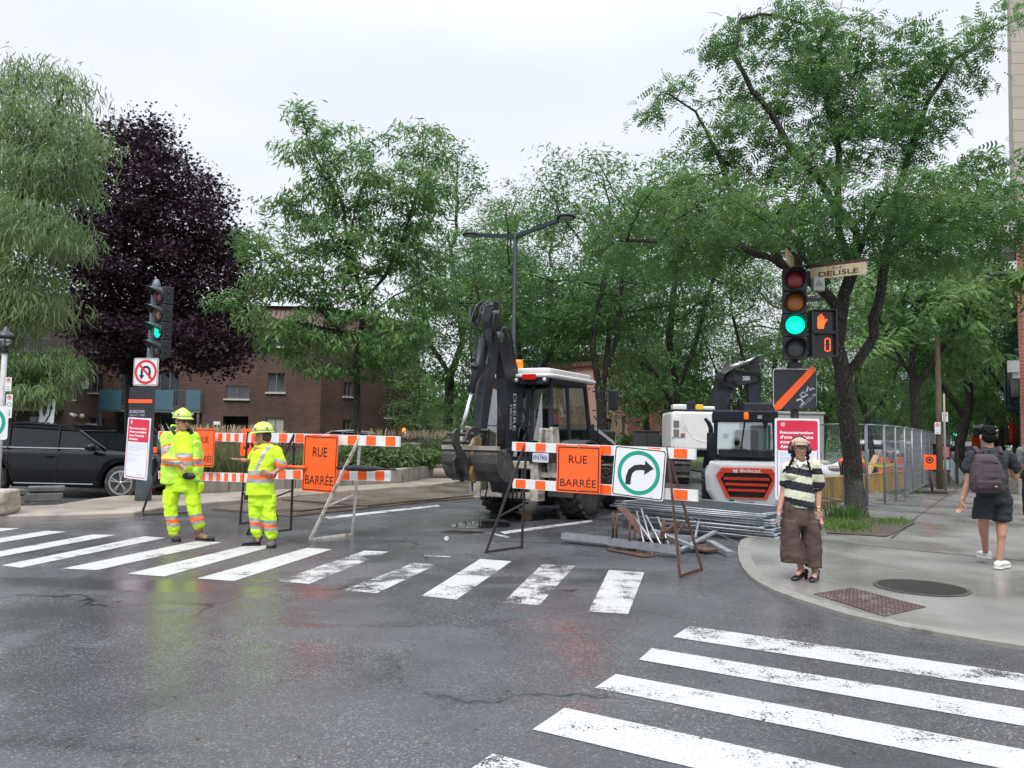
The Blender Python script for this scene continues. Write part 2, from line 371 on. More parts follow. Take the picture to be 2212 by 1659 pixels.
# joints of the sidewalk
M_joint = mat('joint_dark', (.06, .058, .05), .6, var=.4, scale=20)
def joint(a, c, w=.02):
    a = Vector((a[0], a[1], 0)); c = Vector((c[0], c[1], 0)); t = (c-a).normalized(); nn = Vector((-t.y, t.x, 0))*w/2; k = max(2, int((c-a).length/1.2)); b = B(); vs = []
    for i in range(k+1):
        p = a.lerp(c, i/k); j = nn*(1+.3*math.sin(i*7.3)); z = SZ(p.x, p.y)+.004
        vs += [(p.x+j.x, p.y+j.y, z), (p.x-j.x, p.y-j.y, z)]
    b.add(vs, [(2*i, 2*i+1, 2*i+3, 2*i+2) for i in range(k)]); return struct(b.obj('sidewalk_joint', M_joint))
def gl(u, v, z=.1): q = G(u, v, z); return (q.x, q.y)
joint(gl(1925, 1160), gl(1925, 1160)+0*Vector((0, 0)) if False else (gl(1925, 1160)[0]+AV.x*40, gl(1925, 1160)[1]+AV.y*40), .035)
joint(gl(1785, 1165), (gl(1785, 1165)[0]+AN.x*9, gl(1785, 1165)[1]+AN.y*9), .025)
for k in range(1, 12):
    a = Vector(gl(1925, 1160)); a = a+Vector((AV.x, AV.y))*k*2.35
    joint(a, a+Vector((AN.x, AN.y))*9, .018)
    if k % 2 == 0: joint(a-Vector((AN.x, AN.y))*1.6, a, .018)
# left median island
M_plate = None
fr = [G(-260, 1118, .1), G(0, 1113, .1), G(145, 1110, .1), G(290, 1105, .1), G(356, 1094, .1), G(470, 1082, .1), G(600, 1073, .1), G(760, 1058, .1), G(932, 1046, .1), G(1010, 1036, .1)]
bk = [G(1010, 1015, .1), G(800, 1030, .1), G(600, 1042, .1), G(470, 1050, .1), G(330, 1062, .1), G(200, 1077, .1), G(120, 1090, .1), G(0, 1094, .1), G(-260, 1100, .1)]
sheet('median', fr+bk, .1, M_tan, thick=.13, bevel=.03)
# ---- painted markings ----
def paint_mat(name, wear, col=(.44, .44, .43)):
    m = mat(name, col, .45, var=.22, scale=55, bump=.25, bscale=120); n = m.node_tree.nodes; l = m.node_tree.links; t = n.new('ShaderNodeTexCoord'); bs = n['Principled BSDF']
    z = n.new('ShaderNodeTexNoise'); z.inputs['Scale'].default_value = 2.2; z.inputs['Detail'].default_value = 11; z.inputs['Roughness'].default_value = .72; l.new(t.outputs['Object'], z.inputs['Vector'])
    z2 = n.new('ShaderNodeTexNoise'); z2.inputs['Scale'].default_value = 75; z2.inputs['Detail'].default_value = 2; l.new(t.outputs['Object'], z2.inputs['Vector'])
    a = n.new('ShaderNodeMath'); a.operation = 'MULTIPLY_ADD'; a.inputs[1].default_value = .5; l.new(z2.outputs['Fac'], a.inputs[0]); l.new(z.outputs['Fac'], a.inputs[2])
    r_ = n.new('ShaderNodeValToRGB'); r_.color_ramp.elements[0].position = .60+wear-.03; r_.color_ramp.elements[1].position = .60+wear+.03; l.new(a.outputs[0], r_.inputs['Fac'])
    inv = r_.outputs['Color']; tr = n.new('ShaderNodeBsdfTransparent'); x = n.new('ShaderNodeMixShader'); o = n['Material Output']
    l.new(inv, x.inputs[0]); l.new(tr.outputs[0], x.inputs[1]); l.new(bs.outputs[0], x.inputs[2]); l.new(x.outputs[0], o.inputs['Surface']); return m
M_pA = paint_mat('crosswalk_paint', .035); M_pW = paint_mat('worn_crosswalk_paint', .14); M_pM = paint_mat('part_worn_crosswalk_paint', .075)
A_ = [([(1315, 1232), (1392, 1237), (1357, 1327), (1271, 1322)], M_pM), ([(1172, 1219), (1242, 1223), (1165, 1308), (1086, 1302)], M_pW), ([(1037, 1208), (1105, 1213), (986, 1296), (910, 1288)], M_pM),
 ([(895, 1216), (944, 1220), (815, 1282), (741, 1276)], M_pW), ([(787, 1190), (840, 1192), (668, 1262), (598, 1256)], M_pW), ([(663, 1184), (717, 1187), (505, 1256), (426, 1250)], M_pA),
 ([(540, 1177), (596, 1179), (355, 1246), (275, 1240)], M_pA), ([(425, 1169), (480, 1172), (210, 1232), (133, 1229)], M_pA), ([(312, 1159), (358, 1162), (45, 1227), (3, 1222)], M_pA)]
for q, m in A_: sheet('crosswalk_stripe', [G(*p) for p in q], .004, m)
for k, (u0, v0, u1, v1) in enumerate([(200, 1155, 250, 1156), (100, 1147, 143, 1149), (0, 1141, 43, 1142), (-85, 1136, -45, 1137)]):
    a = G(u0, v0); c = G(u1, v1); d = Vector((-.39, -2.45, 0)); sheet('crosswalk_stripe', [a, c, c+d, a+d], .004, M_pA)
for l_, m in ((((1490, 1353), (1453, 1377)), M_pM), (((1408, 1401), (1380, 1426)), M_pA), (((1330, 1457), (1285, 1487)), M_pA), (((1220, 1530), (1150, 1577)), M_pA), (((1064, 1629), (985, 1685)), M_pA)):
    a, c = G(*l_[0]), G(*l_[1]); d = Vector((.862, -.507, 0)); sheet('crosswalk_stripe', [a, a+d*5, c+d*5, c], .004, m)
for q in ([(700, 1117), (945, 1091), (952, 1094), (712, 1121)], [(1080, 1149), (1275, 1124), (1282, 1127), (1090, 1154)]):
    sheet('road_line', [G(*p) for p in q], .004, M_pM)
for q in ([(915, 1200), (973, 1202), (973, 1204), (917, 1202)], [(1060, 1150), (1100, 1160), (1098, 1163), (1050, 1152)]): sheet('road_line', [G(*p) for p in q], .004, M_pW)
# sky reflecting puddle patches (pale wet patch of old surfacing)
M_pud = mat('still_water', (.02, .021, .023), .03, spec=.6)
for c, rx, ry in ((G(1040, 1133), .55, .28), (G(1120, 1118), .5, .3), (G(1000, 1150), .3, .1)):
    pts = []
    for i in range(40):
        a = i/40*6.283; k = 1+.35*noise.noise(Vector((math.cos(a)*1.3+c.x, math.sin(a)*1.3, c.y))); pts.append((c.x+rx*k*math.cos(a), c.y+ry*k*2*math.sin(a)))
    sheet('puddle', pts, .003, M_pud)
# manhole cover and tactile plate
def diamond_mat():
    m = mat('manhole_iron', (.06, .055, .055), .32, metal=.6, var=.3, scale=4); n = m.node_tree.nodes; l = m.node_tree.links; b = n['Principled BSDF']; t = n.new('ShaderNodeTexCoord')
    ck = n.new('ShaderNodeTexChecker'); ck.inputs['Scale'].default_value = 34; mp_ = n.new('ShaderNodeMapping'); mp_.inputs['Rotation'].default_value = (0, 0, .6); l.new(t.outputs['Object'], mp_.inputs[0]); l.new(mp_.outputs[0], ck.inputs[0])
    u = n.new('ShaderNodeBump'); u.inputs['Strength'].default_value = .8; u.inputs['Distance'].default_value = .01; l.new(ck.outputs['Fac'], u.inputs['Height']); l.new(u.outputs['Normal'], b.inputs['Normal']); return m
mc = (G(1892, 1267, .05)+G(2086, 1267, .05))/2
t_ = thing('manhole_cover', 'round dark patterned iron manhole cover set in the sidewalk', 'manhole cover', (mc.x, mc.y, SZ(mc.x, mc.y)+.004))
b = B(); b.lathe([(.415, -.002), (.415, .006), (.40, .009), (1e-3, .009)], 40, smooth=False); b.obj('lid', diamond_mat(), t_)
b = B(); b.lathe([(.42, 0), (.42, .008), (.46, .008), (.46, 0)], 40, smooth=False); b.obj('frame_ring', mat('iron_ring', (.13, .12, .11), .4, .5, var=.3), t_)
tq = [G(1758, 1283, .04), G(1840, 1270, .04), G(2000, 1311, .04), G(1910, 1331, .04)]
M_tac = mat('tactile_iron', (.115, .075, .075), .38, .35, var=.25, scale=12, dirt=(.2, .19, .18), damt=.3)
t_ = thing('tactile_plate', 'pair of reddish brown cast iron tactile plates with raised studs at the kerb ramp', 'tactile paving', (tq[0].x, tq[0].y, SZ(0, 8)))
for h in (0, 1):
    b = B(); lq = [q-Vector(t_.location) for q in tq]
    for q in lq: q.z = 0
    def bl(s, t): return lq[0].lerp(lq[1], s).lerp(lq[3].lerp(lq[2], s), t)
    t0, t1 = (.0, .495) if h == 0 else (.505, 1)
    c4 = [bl(0, t0), bl(1, t0), bl(1, t1), bl(0, t1)]; b.prism([(q.x, q.y) for q in c4], .002, .008, 'z')
    for i in range(10):
        for j in range(9):
            q = bl((i+.5)/10, t0+(t1-t0)*(j+.5)/9); b.lathe([(.021, .0082), (.015, .014), (1e-3, .014)], 6, (q.x, q.y, 0))
    b.obj('plate', M_tac, t_)
# ================= TREES =================
def leaf_mat(name, c1, c2, trans=.35, rough=.5):
    m = bpy.data.materials.new(name); m.use_nodes = True; n = m.node_tree.nodes; l = m.node_tree.links; b = n['Principled BSDF']; o = n['Material Output']
    g = n.new('ShaderNodeNewGeometry'); t = n.new('ShaderNodeTexCoord'); z = n.new('ShaderNodeTexNoise'); z.inputs['Scale'].default_value = .55; z.inputs['Detail'].default_value = 3; l.new(t.outputs['Object'], z.inputs['Vector'])
    a = n.new('ShaderNodeMath'); a.operation = 'MULTIPLY_ADD'; a.inputs[1].default_value = .45; a.inputs[2].default_value = -.0; l.new(g.outputs['Random Per Island'], a.inputs[0])
    s = n.new('ShaderNodeMath'); s.operation = 'MULTIPLY_ADD'; s.inputs[1].default_value = 1.9; l.new(z.outputs['Fac'], s.inputs[0]); s.inputs[2].default_value = -.62
    q = n.new('ShaderNodeMath'); q.operation = 'ADD'; l.new(a.outputs[0], q.inputs[0]); l.new(s.outputs[0], q.inputs[1])
    r_ = n.new('ShaderNodeValToRGB'); r_.color_ramp.elements[0].color = (*c1, 1); r_.color_ramp.elements[1].color = (*c2, 1); l.new(q.outputs[0], r_.inputs['Fac'])
    l.new(r_.outputs['Color'], b.inputs['Base Color']); b.inputs['Roughness'].default_value = rough; b.inputs['Specular IOR Level'].default_value = .14
    tr = n.new('ShaderNodeBsdfTranslucent'); l.new(r_.outputs['Color'], tr.inputs['Color']); x = n.new('ShaderNodeMixShader'); x.inputs[0].default_value = trans
    l.new(b.outputs[0], x.inputs[1]); l.new(tr.outputs[0], x.inputs[2]); l.new(x.outputs[0], o.inputs['Surface']); return m
M_loc = leaf_mat('locust_leaf', (.042, .115, .038), (.155, .28, .085), .42)
M_loc2 = leaf_mat('locust_leaf_light', (.058, .14, .046), (.20, .33, .11), .44)
M_will = leaf_mat('willow_leaf', (.095, .165, .065), (.26, .35, .15), .42)
M_purp = leaf_mat('purple_leaf', (.022, .013, .020), (.06, .032, .044), .15)
M_elm = leaf_mat('elm_leaf', (.05, .12, .045), (.17, .285, .11), .42)
def bark(name, c, c2):
    m = mat(name, c, .85, var=.35, scale=5); n = m.node_tree.nodes; l = m.node_tree.links; b = n['Principled BSDF']; t = n.new('ShaderNodeTexCoord'); mp_ = n.new('ShaderNodeMapping'); mp_.inputs['Scale'].default_value = (1, 1, .22); l.new(t.outputs['Object'], mp_.inputs[0])
    v = n.new('ShaderNodeTexVoronoi'); v.feature = 'DISTANCE_TO_EDGE'; v.inputs['Scale'].default_value = 22; nz_ = n.new('ShaderNodeTexNoise'); nz_.inputs['Scale'].default_value = 4; l.new(t.outputs['Object'], nz_.inputs[0])
    ad = n.new('ShaderNodeVectorMath'); ad.operation = 'MULTIPLY_ADD'; ad.inputs[1].default_value = (.25, .25, .25); l.new(nz_.outputs['Color'], ad.inputs[0]); l.new(mp_.outputs[0], ad.inputs[2]); l.new(ad.outputs[0], v.inputs['Vector'])
    u = n.new('ShaderNodeBump'); u.inputs['Strength'].default_value = .9; u.inputs['Distance'].default_value = .05; r_ = n.new('ShaderNodeValToRGB'); r_.color_ramp.elements[1].position = .22; l.new(v.outputs['Distance'], r_.inputs['Fac']); l.new(r_.outputs['Color'], u.inputs['Height']); l.new(u.outputs['Normal'], b.inputs['Normal'])
    x = n.new('ShaderNodeMix'); x.data_type = 'RGBA'; l.new(r_.outputs['Color'], x.inputs['Factor']); x.inputs['A'].default_value = (*c2, 1)
    old = b.inputs['Base Color'].links[0].from_socket; l.new(old, x.inputs['B']); l.new(x.outputs['Result'], b.inputs['Base Color']); return m
M_bark = bark('locust_bark', (.085, .075, .062), (.03, .026, .022)); M_bark2 = bark('grey_bark', (.10, .095, .085), (.045, .04, .035)); M_barkp = bark('maple_bark', (.05, .042, .036), (.02, .018, .016))
def lens(L_, w, seg=2, droop=.25):
    vs = []; fs = []
    for i in range(seg+1):
        t = i/seg; ww = w*math.sin(math.pi*(.12+.8*t))/2; z = -droop*L_*t*t
        vs += [(L_*t, -ww, z), (L_*t, ww, z)]
    fs = [(2*i, 2*i+2, 2*i+3, 2*i+1) for i in range(seg)]
    return np.array(vs, float), fs
def pinnate(L_, w, k=6, droop=.45):
    vs = []; fs = []
    for i in range(k):
        t = (i+.8)/k; x = L_*t; z = -droop*L_*t*t; ll = w*(.5+.5*math.sin(math.pi*min(1, t+.15)))
        for s in (-1, 1):
            o = len(vs); dx = ll*.35; lw = L_/k*.55
            vs += [(x-lw/2, 0, z), (x+lw/2, 0, z), (x+dx+lw*.35, s*ll, z-ll*.25), (x+dx-lw*.35, s*ll, z-ll*.2)]; fs.append((o, o+1, o+2, o+3) if s > 0 else (o+3, o+2, o+1, o))
    return np.array(vs, float), fs
def star(r):
    vs = []; n_ = 10
    for i in range(n_):
        a = i/n_*6.283; k = r if i % 2 == 0 else r*.55
        vs.append((r*.8+k*math.cos(a), k*math.sin(a), 0 if i % 2 else -.03))
    return np.array(vs, float), [tuple(range(n_))]
def scatter(name, pos, dirs, tmpl, mat_, rng, size=(.8, 1.25), tilt=.5, parent=None):
    tv, tf = tmpl; N_ = len(pos); k = len(tv)
    d = dirs/np.linalg.norm(dirs, axis=1, keepdims=True)
    up = np.tile([0, 0, 1.], (N_, 1))+rng.normal(0, tilt, (N_, 3)); y = np.cross(up, d); y /= np.linalg.norm(y, axis=1, keepdims=True)+1e-9; z = np.cross(d, y)
    s = rng.uniform(*size, (N_, 1, 1)); T = tv[None]*s
    V_ = pos[:, None, :]+T[:, :, 0:1]*d[:, None]+T[:, :, 1:2]*y[:, None]+T[:, :, 2:3]*z[:, None]
    V_ = V_.reshape(-1, 3); fl = [len(f) for f in tf]; flat = np.array([i for f in tf for i in f])
    loops = (flat[None]+np.arange(N_)[:, None]*k).ravel(); tot = np.tile(fl, N_); st = np.concatenate([[0], np.cumsum(tot)[:-1]])
    me = bpy.data.meshes.new(name); me.vertices.add(len(V_)); me.vertices.foreach_set('co', V_.ravel()); me.loops.add(len(loops)); me.loops.foreach_set('vertex_index', loops.astype(np.int32))
    me.polygons.add(len(tot)); me.polygons.foreach_set('loop_start', st.astype(np.int32)); me.update(calc_edges=True); me.materials.append(mat_)
    o = bpy.data.objects.new(name, me); C.objects.link(o)
    if parent: o.parent = parent
    return o
def grow(polys, blobs, natt, step, rng, infl=3.0, kill=None, iters=90):
    kill = kill or step*1.6
    pos = []; par = []
    def addp(pl):
        pl = [np.array(p, float) for p in pl]
        if pos:
            a = np.array(pos); i = int(np.argmin(((a-pl[0])**2).sum(1))); cur = i
        else: pos.append(pl[0]); par.append(-1); cur = 0
        last = pos[cur]
        for q in pl[1:]:
            n_ = max(1, int(np.linalg.norm(q-last)/step+.5)); s0 = last
            for j in range(1, n_+1): pos.append(s0+(q-s0)*j/n_+rng.normal(0, .006, 3)); par.append(cur); cur = len(pos)-1
            last = q
    for pl in polys: addp(pl)
    w = np.array([b_[1][0]*b_[1][1]*b_[1][2] for b_ in blobs])**.8; w /= w.sum(); att = []
    for i in rng.choice(len(blobs), natt, p=w):
        c, r_ = blobs[i]; d = rng.normal(0, 1, 3); d /= np.linalg.norm(d); att.append(np.array(c)+d*np.array(r_)*rng.uniform(.25, 1)**.5)
    att = np.array(att); nskel = len(pos)
    PA = np.zeros((60000, 3)); PA[:len(pos)] = pos; npos = len(pos); near = np.full(len(att), 1e9); nid = np.zeros(len(att), int); new0 = 0
    for it in range(iters):
        if len(att) == 0: break
        D = np.linalg.norm(att[:, None]-PA[None, new0:npos], axis=2); mi = D.argmin(1); md = D[np.arange(len(att)), mi]
        up = md < near; near[up] = md[up]; nid[up] = mi[up]+new0
        keep = near > kill; att = att[keep]; near = near[keep]; nid = nid[keep]
        if len(att) == 0: break
        act = near < infl*(1+it*.08); new0 = npos; acc = {}
        dv = att[act]-PA[nid[act]]; dv /= np.linalg.norm(dv, axis=1, keepdims=True)
        for i, v in zip(nid[act], dv): acc[i] = acc.get(i, 0)+v
        for i, v in acc.items():
            n_ = np.linalg.norm(v)
            if n_ < 1e-3: continue
            v = v/n_+rng.normal(0, .12, 3); v /= np.linalg.norm(v); pos.append(PA[i]+v*step); par.append(i); PA[npos] = pos[-1]; npos += 1
        if npos == new0 or npos > 12000: break
    return np.array(pos), par, nskel
def tree(name, label, polys, blobs, natt, step, tmpl, lm, bm, r0, seed, per=8, spread=.22, droop=.35, parent_loc=None, infl=3., size=(.8, 1.25), tilt=.5, group=None, cat='tree', leafnodes=.016, rtip=.006, expo=2.2, horiz=1., dead=0):
    rng = np.random.default_rng(seed); pos, par, nsk = grow(polys, blobs, natt, step, rng, infl)
    n_ = len(pos); ch = [[] for _ in range(n_)]
    for i, p in enumerate(par):
        if p >= 0: ch[p].append(i)
    order = []; stack = [0]
    while stack: i = stack.pop(); order.append(i); stack += ch[i]
    wt = np.zeros(n_)
    for i in reversed(order): wt[i] = 1 if not ch[i] else sum(wt[c] for c in ch[i])
    rad = rtip*wt**(1/expo); rad = rtip+(rad-rtip)*(r0/rad[0] if rad[0] > 0 else 1)
    base = np.array(polys[0][0]); t = thing(name, label, cat, tuple(base), 0, group)
    b = B(); seen = set()
    stack = [(0, None)]
    while stack:
        i, pp = stack.pop(); path = [] if pp is None else [pp]; cur = i
        while True:
            path.append(cur)
            if not ch[cur]: break
            m_ = max(ch[cur], key=lambda c: wt[c])
            for c in ch[cur]:
                if c != m_: stack.append((c, cur))
            cur = m_
        if len(path) > 1:
            rs = [rad[k] for k in path]
            if pp is not None: rs[0] = min(rs[0], rs[1]*1.25)
            mr = max(rs); b.tube([pos[k]-base for k in path], rs, 10 if mr > .09 else 6 if mr > .03 else 4, cap=False)
    if True:  # root flare
        vs = b.v; k = 10
        for j in range(k): c = Vector((0, 0, 0)); vs[j] = Vector((vs[j].x*1.5, vs[j].y*1.5, -.1))
        for j in range(k, 2*k): vs[j] = Vector((vs[j].x+(vs[j].x-(pos[1]-base)[0])*.12, vs[j].y+(vs[j].y-(pos[1]-base)[1])*.12, vs[j].z))
    b.sm = [True]*len(b.f); b.obj('trunk', bm, t)
    idx = [i for i in range(n_) if rad[i] < leafnodes*(1 if i >= nsk else .7)]; idx = np.array(idx)
    if dead: idx = idx[rng.random(len(idx)) > dead]
    rep = np.repeat(idx, per); pd = pos[rep]-pos[[max(0, par[i]) for i in rep]]; pd /= np.linalg.norm(pd, axis=1, keepdims=True)+1e-9
    lp = pos[rep]-base+rng.normal(0, spread, (len(rep), 3))*np.array([1, 1, .55]); dr = rng.normal(0, 1, (len(rep), 3))*np.array([horiz, horiz, .35])+pd*.8; dr[:, 2] -= droop
    scatter('crown', lp, dr, tmpl, lm, rng, size, tilt, t)
    return t
def blob(u, v, Y, ru, rv, ry): p = P(u, v, Y); return ((p.x, p.y, p.z), (ru*Y/1660, ry, rv*Y/1660))
def pl(*pts): return [tuple(P(u, v, Y)) for u, v, Y in pts]
# --- big locust at the corner ---
g0 = G(1850, 1120, .1)
polys = [[tuple(g0)]+pl((1845, 1040, 15.6), (1838, 960, 15.6), (1827, 860, 15.55), (1820, 800, 15.5), (1808, 750, 15.45), (1812, 690, 15.4), (1824, 637, 15.4), (1840, 590, 15.3), (1862, 545, 15.2)),
 pl((1822, 810, 15.5), (1866, 762, 15.3), (1889, 726, 15.2), (1886, 687, 15.1), (1902, 640, 15.1), (1912, 555, 15.1), (1929, 463, 15.2), (1957, 356, 15.3), (2003, 222, 15.5), (2060, 130, 15.4), (2150, 70, 15.2)),
 pl((1812, 670, 15.4), (1790, 640, 15.2), (1761, 615, 14.9), (1729, 590, 14.6), (1670, 560, 14.2), (1554, 523, 13.6), (1450, 520, 13.2), (1330, 520, 12.9)),
 pl((1850, 565, 15.2), (1850, 500, 15), (1799, 435, 14.8), (1762, 380, 14.6), (1707, 319, 14.5), (1670, 250, 14.4), (1624, 194, 14.3), (1587, 120, 14.2), (1600, 40, 14.1)),
 pl((1840, 590, 15.3), (1812, 500, 15.7), (1809, 398, 15.9), (1813, 333, 16), (1781, 200, 16.1), (1770, 90, 16.3)),
 pl((1700, 560, 14.3), (1640, 480, 14.6), (1577, 412, 14.9), (1550, 333, 15), (1503, 241, 15), (1440, 200, 15)),
 pl((1912, 555, 15.1), (2000, 490, 14.4), (2100, 430, 14), (2190, 400, 13.8)),
 pl((1840, 590, 15.3), (1880, 480, 13.6), (1920, 400, 12.6)), pl((1790, 640, 15.2), (1740, 560, 13), (1700, 520, 12))]
BB = [(1600, 60, 15, 60, 50, 1), (1545, 90, 14.5, 50, 40, .8), (1590, 160, 14.5, 45, 45, .8), (1650, 230, 15, 60, 55, 1), (1500, 150, 14.8, 15, 12, .4), (1700, 60, 15, 110, 55, 1.5), (1800, 110, 16, 110, 90, 1.5), (1750, 190, 15, 90, 60, 1.5),
 (1470, 185, 15, 30, 40, .7), (1505, 255, 15, 45, 35, .8), (1400, 250, 15, 50, 25, .7), (1560, 300, 15, 80, 40, 1.2), (1610, 330, 15, 60, 40, 1),
 (1900, 200, 15.5, 110, 90, 1.5), (1960, 120, 15.5, 90, 70, 1.2), (2060, 110, 15.3, 90, 45, 1.2), (2150, 60, 15, 80, 45, 1), (2080, 190, 15.5, 70, 35, .8), (1850, 300, 15, 120, 80, 1.8), (2000, 290, 15, 70, 70, 1.2),
 (1720, 330, 14.5, 70, 50, 1.2), (2020, 420, 14, 120, 40, 2), (2130, 370, 14, 80, 45, 1.5), (2170, 440, 14, 80, 60, 2), (1450, 400, 15, 90, 25, 1), (1560, 400, 14.6, 70, 35, 1),
 (1380, 480, 13.5, 110, 55, 2), (1500, 470, 13.5, 120, 55, 2.2), (1640, 470, 14, 120, 55, 2.5), (1780, 480, 14, 120, 55, 2.5), (1900, 470, 13.5, 120, 60, 2.5), (2020, 500, 14, 110, 60, 2.5), (2110, 540, 14, 90, 50, 2),
 (1320, 545, 13.5, 70, 35, 1.5), (1450, 545, 13.5, 120, 30, 2), (1600, 525, 14, 120, 35, 2.5), (1860, 540, 14, 100, 30, 2), (1700, 420, 15, 80, 40, 2)]
big = tree('locust_tree', 'large honey locust with dark forked trunk in the sidewalk pit beside the traffic light', polys, [blob(*q) for q in BB], 2800, .2, pinnate(.24, .055, 5, .45), M_loc, M_bark, .19, 3, per=12, spread=.135, droop=.35, infl=2.4, leafnodes=.021, rtip=.0055, size=(.7, 1.3), dead=.1)
# --- locust in the median ---
g0 = P(773, 962, 28)
polys = [pl((773, 985, 28), (772, 900, 28), (770, 800, 28), (776, 740, 28), (784, 690, 28), (787, 645, 28), (765, 585, 27.8), (748, 510, 27.6), (742, 440, 27.5), (700, 380, 27.4), (665, 300, 27.2)),
 pl((787, 645, 28), (830, 600, 28.2), (865, 530, 28.4), (895, 440, 28.4), (915, 350, 28.4)), pl((776, 740, 28), (735, 715, 27.5), (690, 670, 27), (640, 630, 26.6), (560, 580, 26.2)), pl((784, 690, 28), (850, 640, 27.6), (910, 610, 27)), pl((776, 740, 28), (830, 720, 27), (900, 700, 26.4)), pl((748, 520, 27.6), (775, 430, 28), (800, 360, 28.4)), pl((735, 715, 27.5), (600, 690, 26.2), (480, 660, 25.6))]
BB = [(656, 250, 27.2, 50, 30, 1), (625, 330, 27.2, 40, 35, 1), (739, 300, 27.5, 60, 40, 1.3), (690, 340, 27, 60, 50, 1.2), (880, 310, 28.4, 45, 45, 1.2), (945, 320, 28.4, 50, 50, 1.2), (787, 403, 28, 100, 70, 2), (906, 410, 28, 100, 70, 2), (668, 442, 27.4, 90, 45, 1.6), (590, 450, 27, 40, 20, 1),
 (549, 530, 26.5, 45, 50, 1.5), (687, 590, 27, 110, 50, 2), (608, 610, 26.5, 60, 45, 1.6), (787, 541, 28, 110, 60, 2.2), (906, 541, 28, 90, 60, 2), (945, 630, 27.5, 60, 50, 1.8), (668, 700, 26.5, 80, 40, 1.8), (747, 755, 27, 80, 50, 2), (850, 740, 27, 80, 45, 2), (480, 650, 25.6, 45, 25, 1), (560, 690, 26, 60, 30, 1.4), (700, 510, 27, 60, 40, 2), (640, 780, 26.6, 45, 25, 1), (620, 740, 26.4, 70, 35, 1.6), (700, 800, 26.8, 70, 25, 1.6), (800, 700, 27, 80, 40, 2), (890, 690, 27, 50, 40, 1.6), (840, 790, 27, 60, 30, 1.6), (560, 620, 26.4, 55, 40, 1.4), (740, 640, 27, 90, 50, 2), (860, 480, 28, 90, 50, 2), (620, 520, 27, 60, 40, 1.5)]
tree('locust_tree', 'feathery light green honey locust rising from the median planter behind the left barricade', polys, [blob(*q) for q in BB], 2900, .27, lens(.23, .06, 2, .4), M_loc2, M_bark2, .125, 5, per=22, spread=.2, droop=.4, infl=3.2, leafnodes=.03, rtip=.009, size=(.6, 1.3))
# --- purple maple ---
polys = [pl((285, 985, 34), (284, 900, 34), (284, 820, 34), (290, 740, 34), (300, 640, 34), (320, 500, 34), (330, 380, 34)), pl((287, 780, 34), (330, 690, 34), (400, 600, 34), (450, 520, 34)), pl((290, 740, 34), (250, 660, 34), (220, 560, 34)), pl((330, 690, 34), (420, 700, 33), (500, 730, 32))]
BB = [(270, 330, 34, 90, 60, 2.5), (340, 330, 34, 70, 50, 2), (390, 400, 34, 90, 60, 3), (250, 430, 34, 100, 80, 3.5), (340, 480, 34, 120, 90, 4), (430, 500, 34, 90, 80, 3.5), (200, 560, 34, 60, 90, 3), (300, 600, 34, 130, 90, 4.5), (430, 610, 34, 100, 90, 4), (490, 560, 34, 40, 50, 2), (220, 690, 34, 80, 60, 3.5), (340, 730, 33, 120, 55, 4), (460, 730, 33, 90, 60, 3.5), (260, 770, 33, 60, 40, 2.5), (490, 780, 32.5, 45, 35, 2), (530, 640, 33, 25, 60, 2), (165, 640, 33, 35, 60, 2.5), (290, 540, 33, 110, 80, 3), (510, 700, 33, 40, 60, 2.5), (400, 790, 33, 60, 25, 2.5), (230, 300, 34, 50, 35, 1.5), (480, 445, 34, 25, 20, 1), (180, 470, 34, 40, 60, 2), (330, 290, 34, 50, 40, 2), (520, 590, 33.5, 30, 50, 2), (150, 560, 34, 30, 90, 2)]
tree('maple_tree', 'tall dense dark purple leaved maple standing before the brick apartment building', polys, [blob(*q) for q in BB], 2600, .45, star(.08), M_purp, M_barkp, .3, 9, per=76, spread=.46, droop=.25, infl=4, leafnodes=.05, rtip=.012, tilt=.7, expo=2.2)
# --- weeping tree at left edge ---
polys = [pl((-6, 1010, 22), (-8, 900, 22), (-5, 800, 22), (0, 700, 22), (0, 550, 22), (60, 380, 22), (110, 260, 22), (140, 190, 22)), pl((0, 600, 22), (-50, 400, 22), (20, 250, 22), (40, 170, 22)), pl((0, 700, 22), (70, 560, 21), (120, 480, 20.6)), pl((-3, 760, 22), (40, 640, 21), (90, 600, 20.6)), pl((0, 550, 22), (100, 420, 21.5), (170, 330, 21))]
BB = [(20, 190, 22, 50, 60, 1.2), (90, 170, 22, 60, 40, 1.2), (150, 195, 22, 50, 35, 1), (80, 270, 22, 90, 60, 1.8), (160, 290, 21.5, 55, 60, 1.3), (20, 350, 22, 80, 70, 2), (120, 380, 21.5, 90, 55, 1.8), (-60, 400, 22, 90, 160, 2), (50, 480, 21, 90, 60, 2), (140, 520, 20.8, 45, 50, 1.2), (20, 600, 21, 80, 60, 2), (80, 670, 20.8, 60, 45, 1.4), (0, 700, 21, 70, 50, 1.6), (-80, 620, 21.5, 80, 100, 2)]
tree('willow_tree', 'tall drooping pale green feathery tree filling the left edge of the street', polys, [blob(*q) for q in BB], 1500, .26, lens(.2, .03, 2, .8), M_will, M_bark2, .26, 11, per=46, spread=.34, droop=.95, infl=2.6, leafnodes=.03, rtip=.008, horiz=.8, size=(.6, 1.4))
polys = [pl((-20, 985, 21), (10, 880, 21), (40, 810, 21), (85, 765, 21), (130, 755, 21)), pl((40, 810, 21), (60, 850, 20.6), (90, 860, 20.4))]
BB = [(60, 790, 21, 60, 35, 1.2), (130, 780, 21, 40, 30, 1), (60, 850, 20.6, 60, 35, 1.2), (130, 830, 20.6, 30, 35, .8), (0, 830, 21, 50, 60, 1.2), (160, 800, 20.8, 14, 30, .5)]
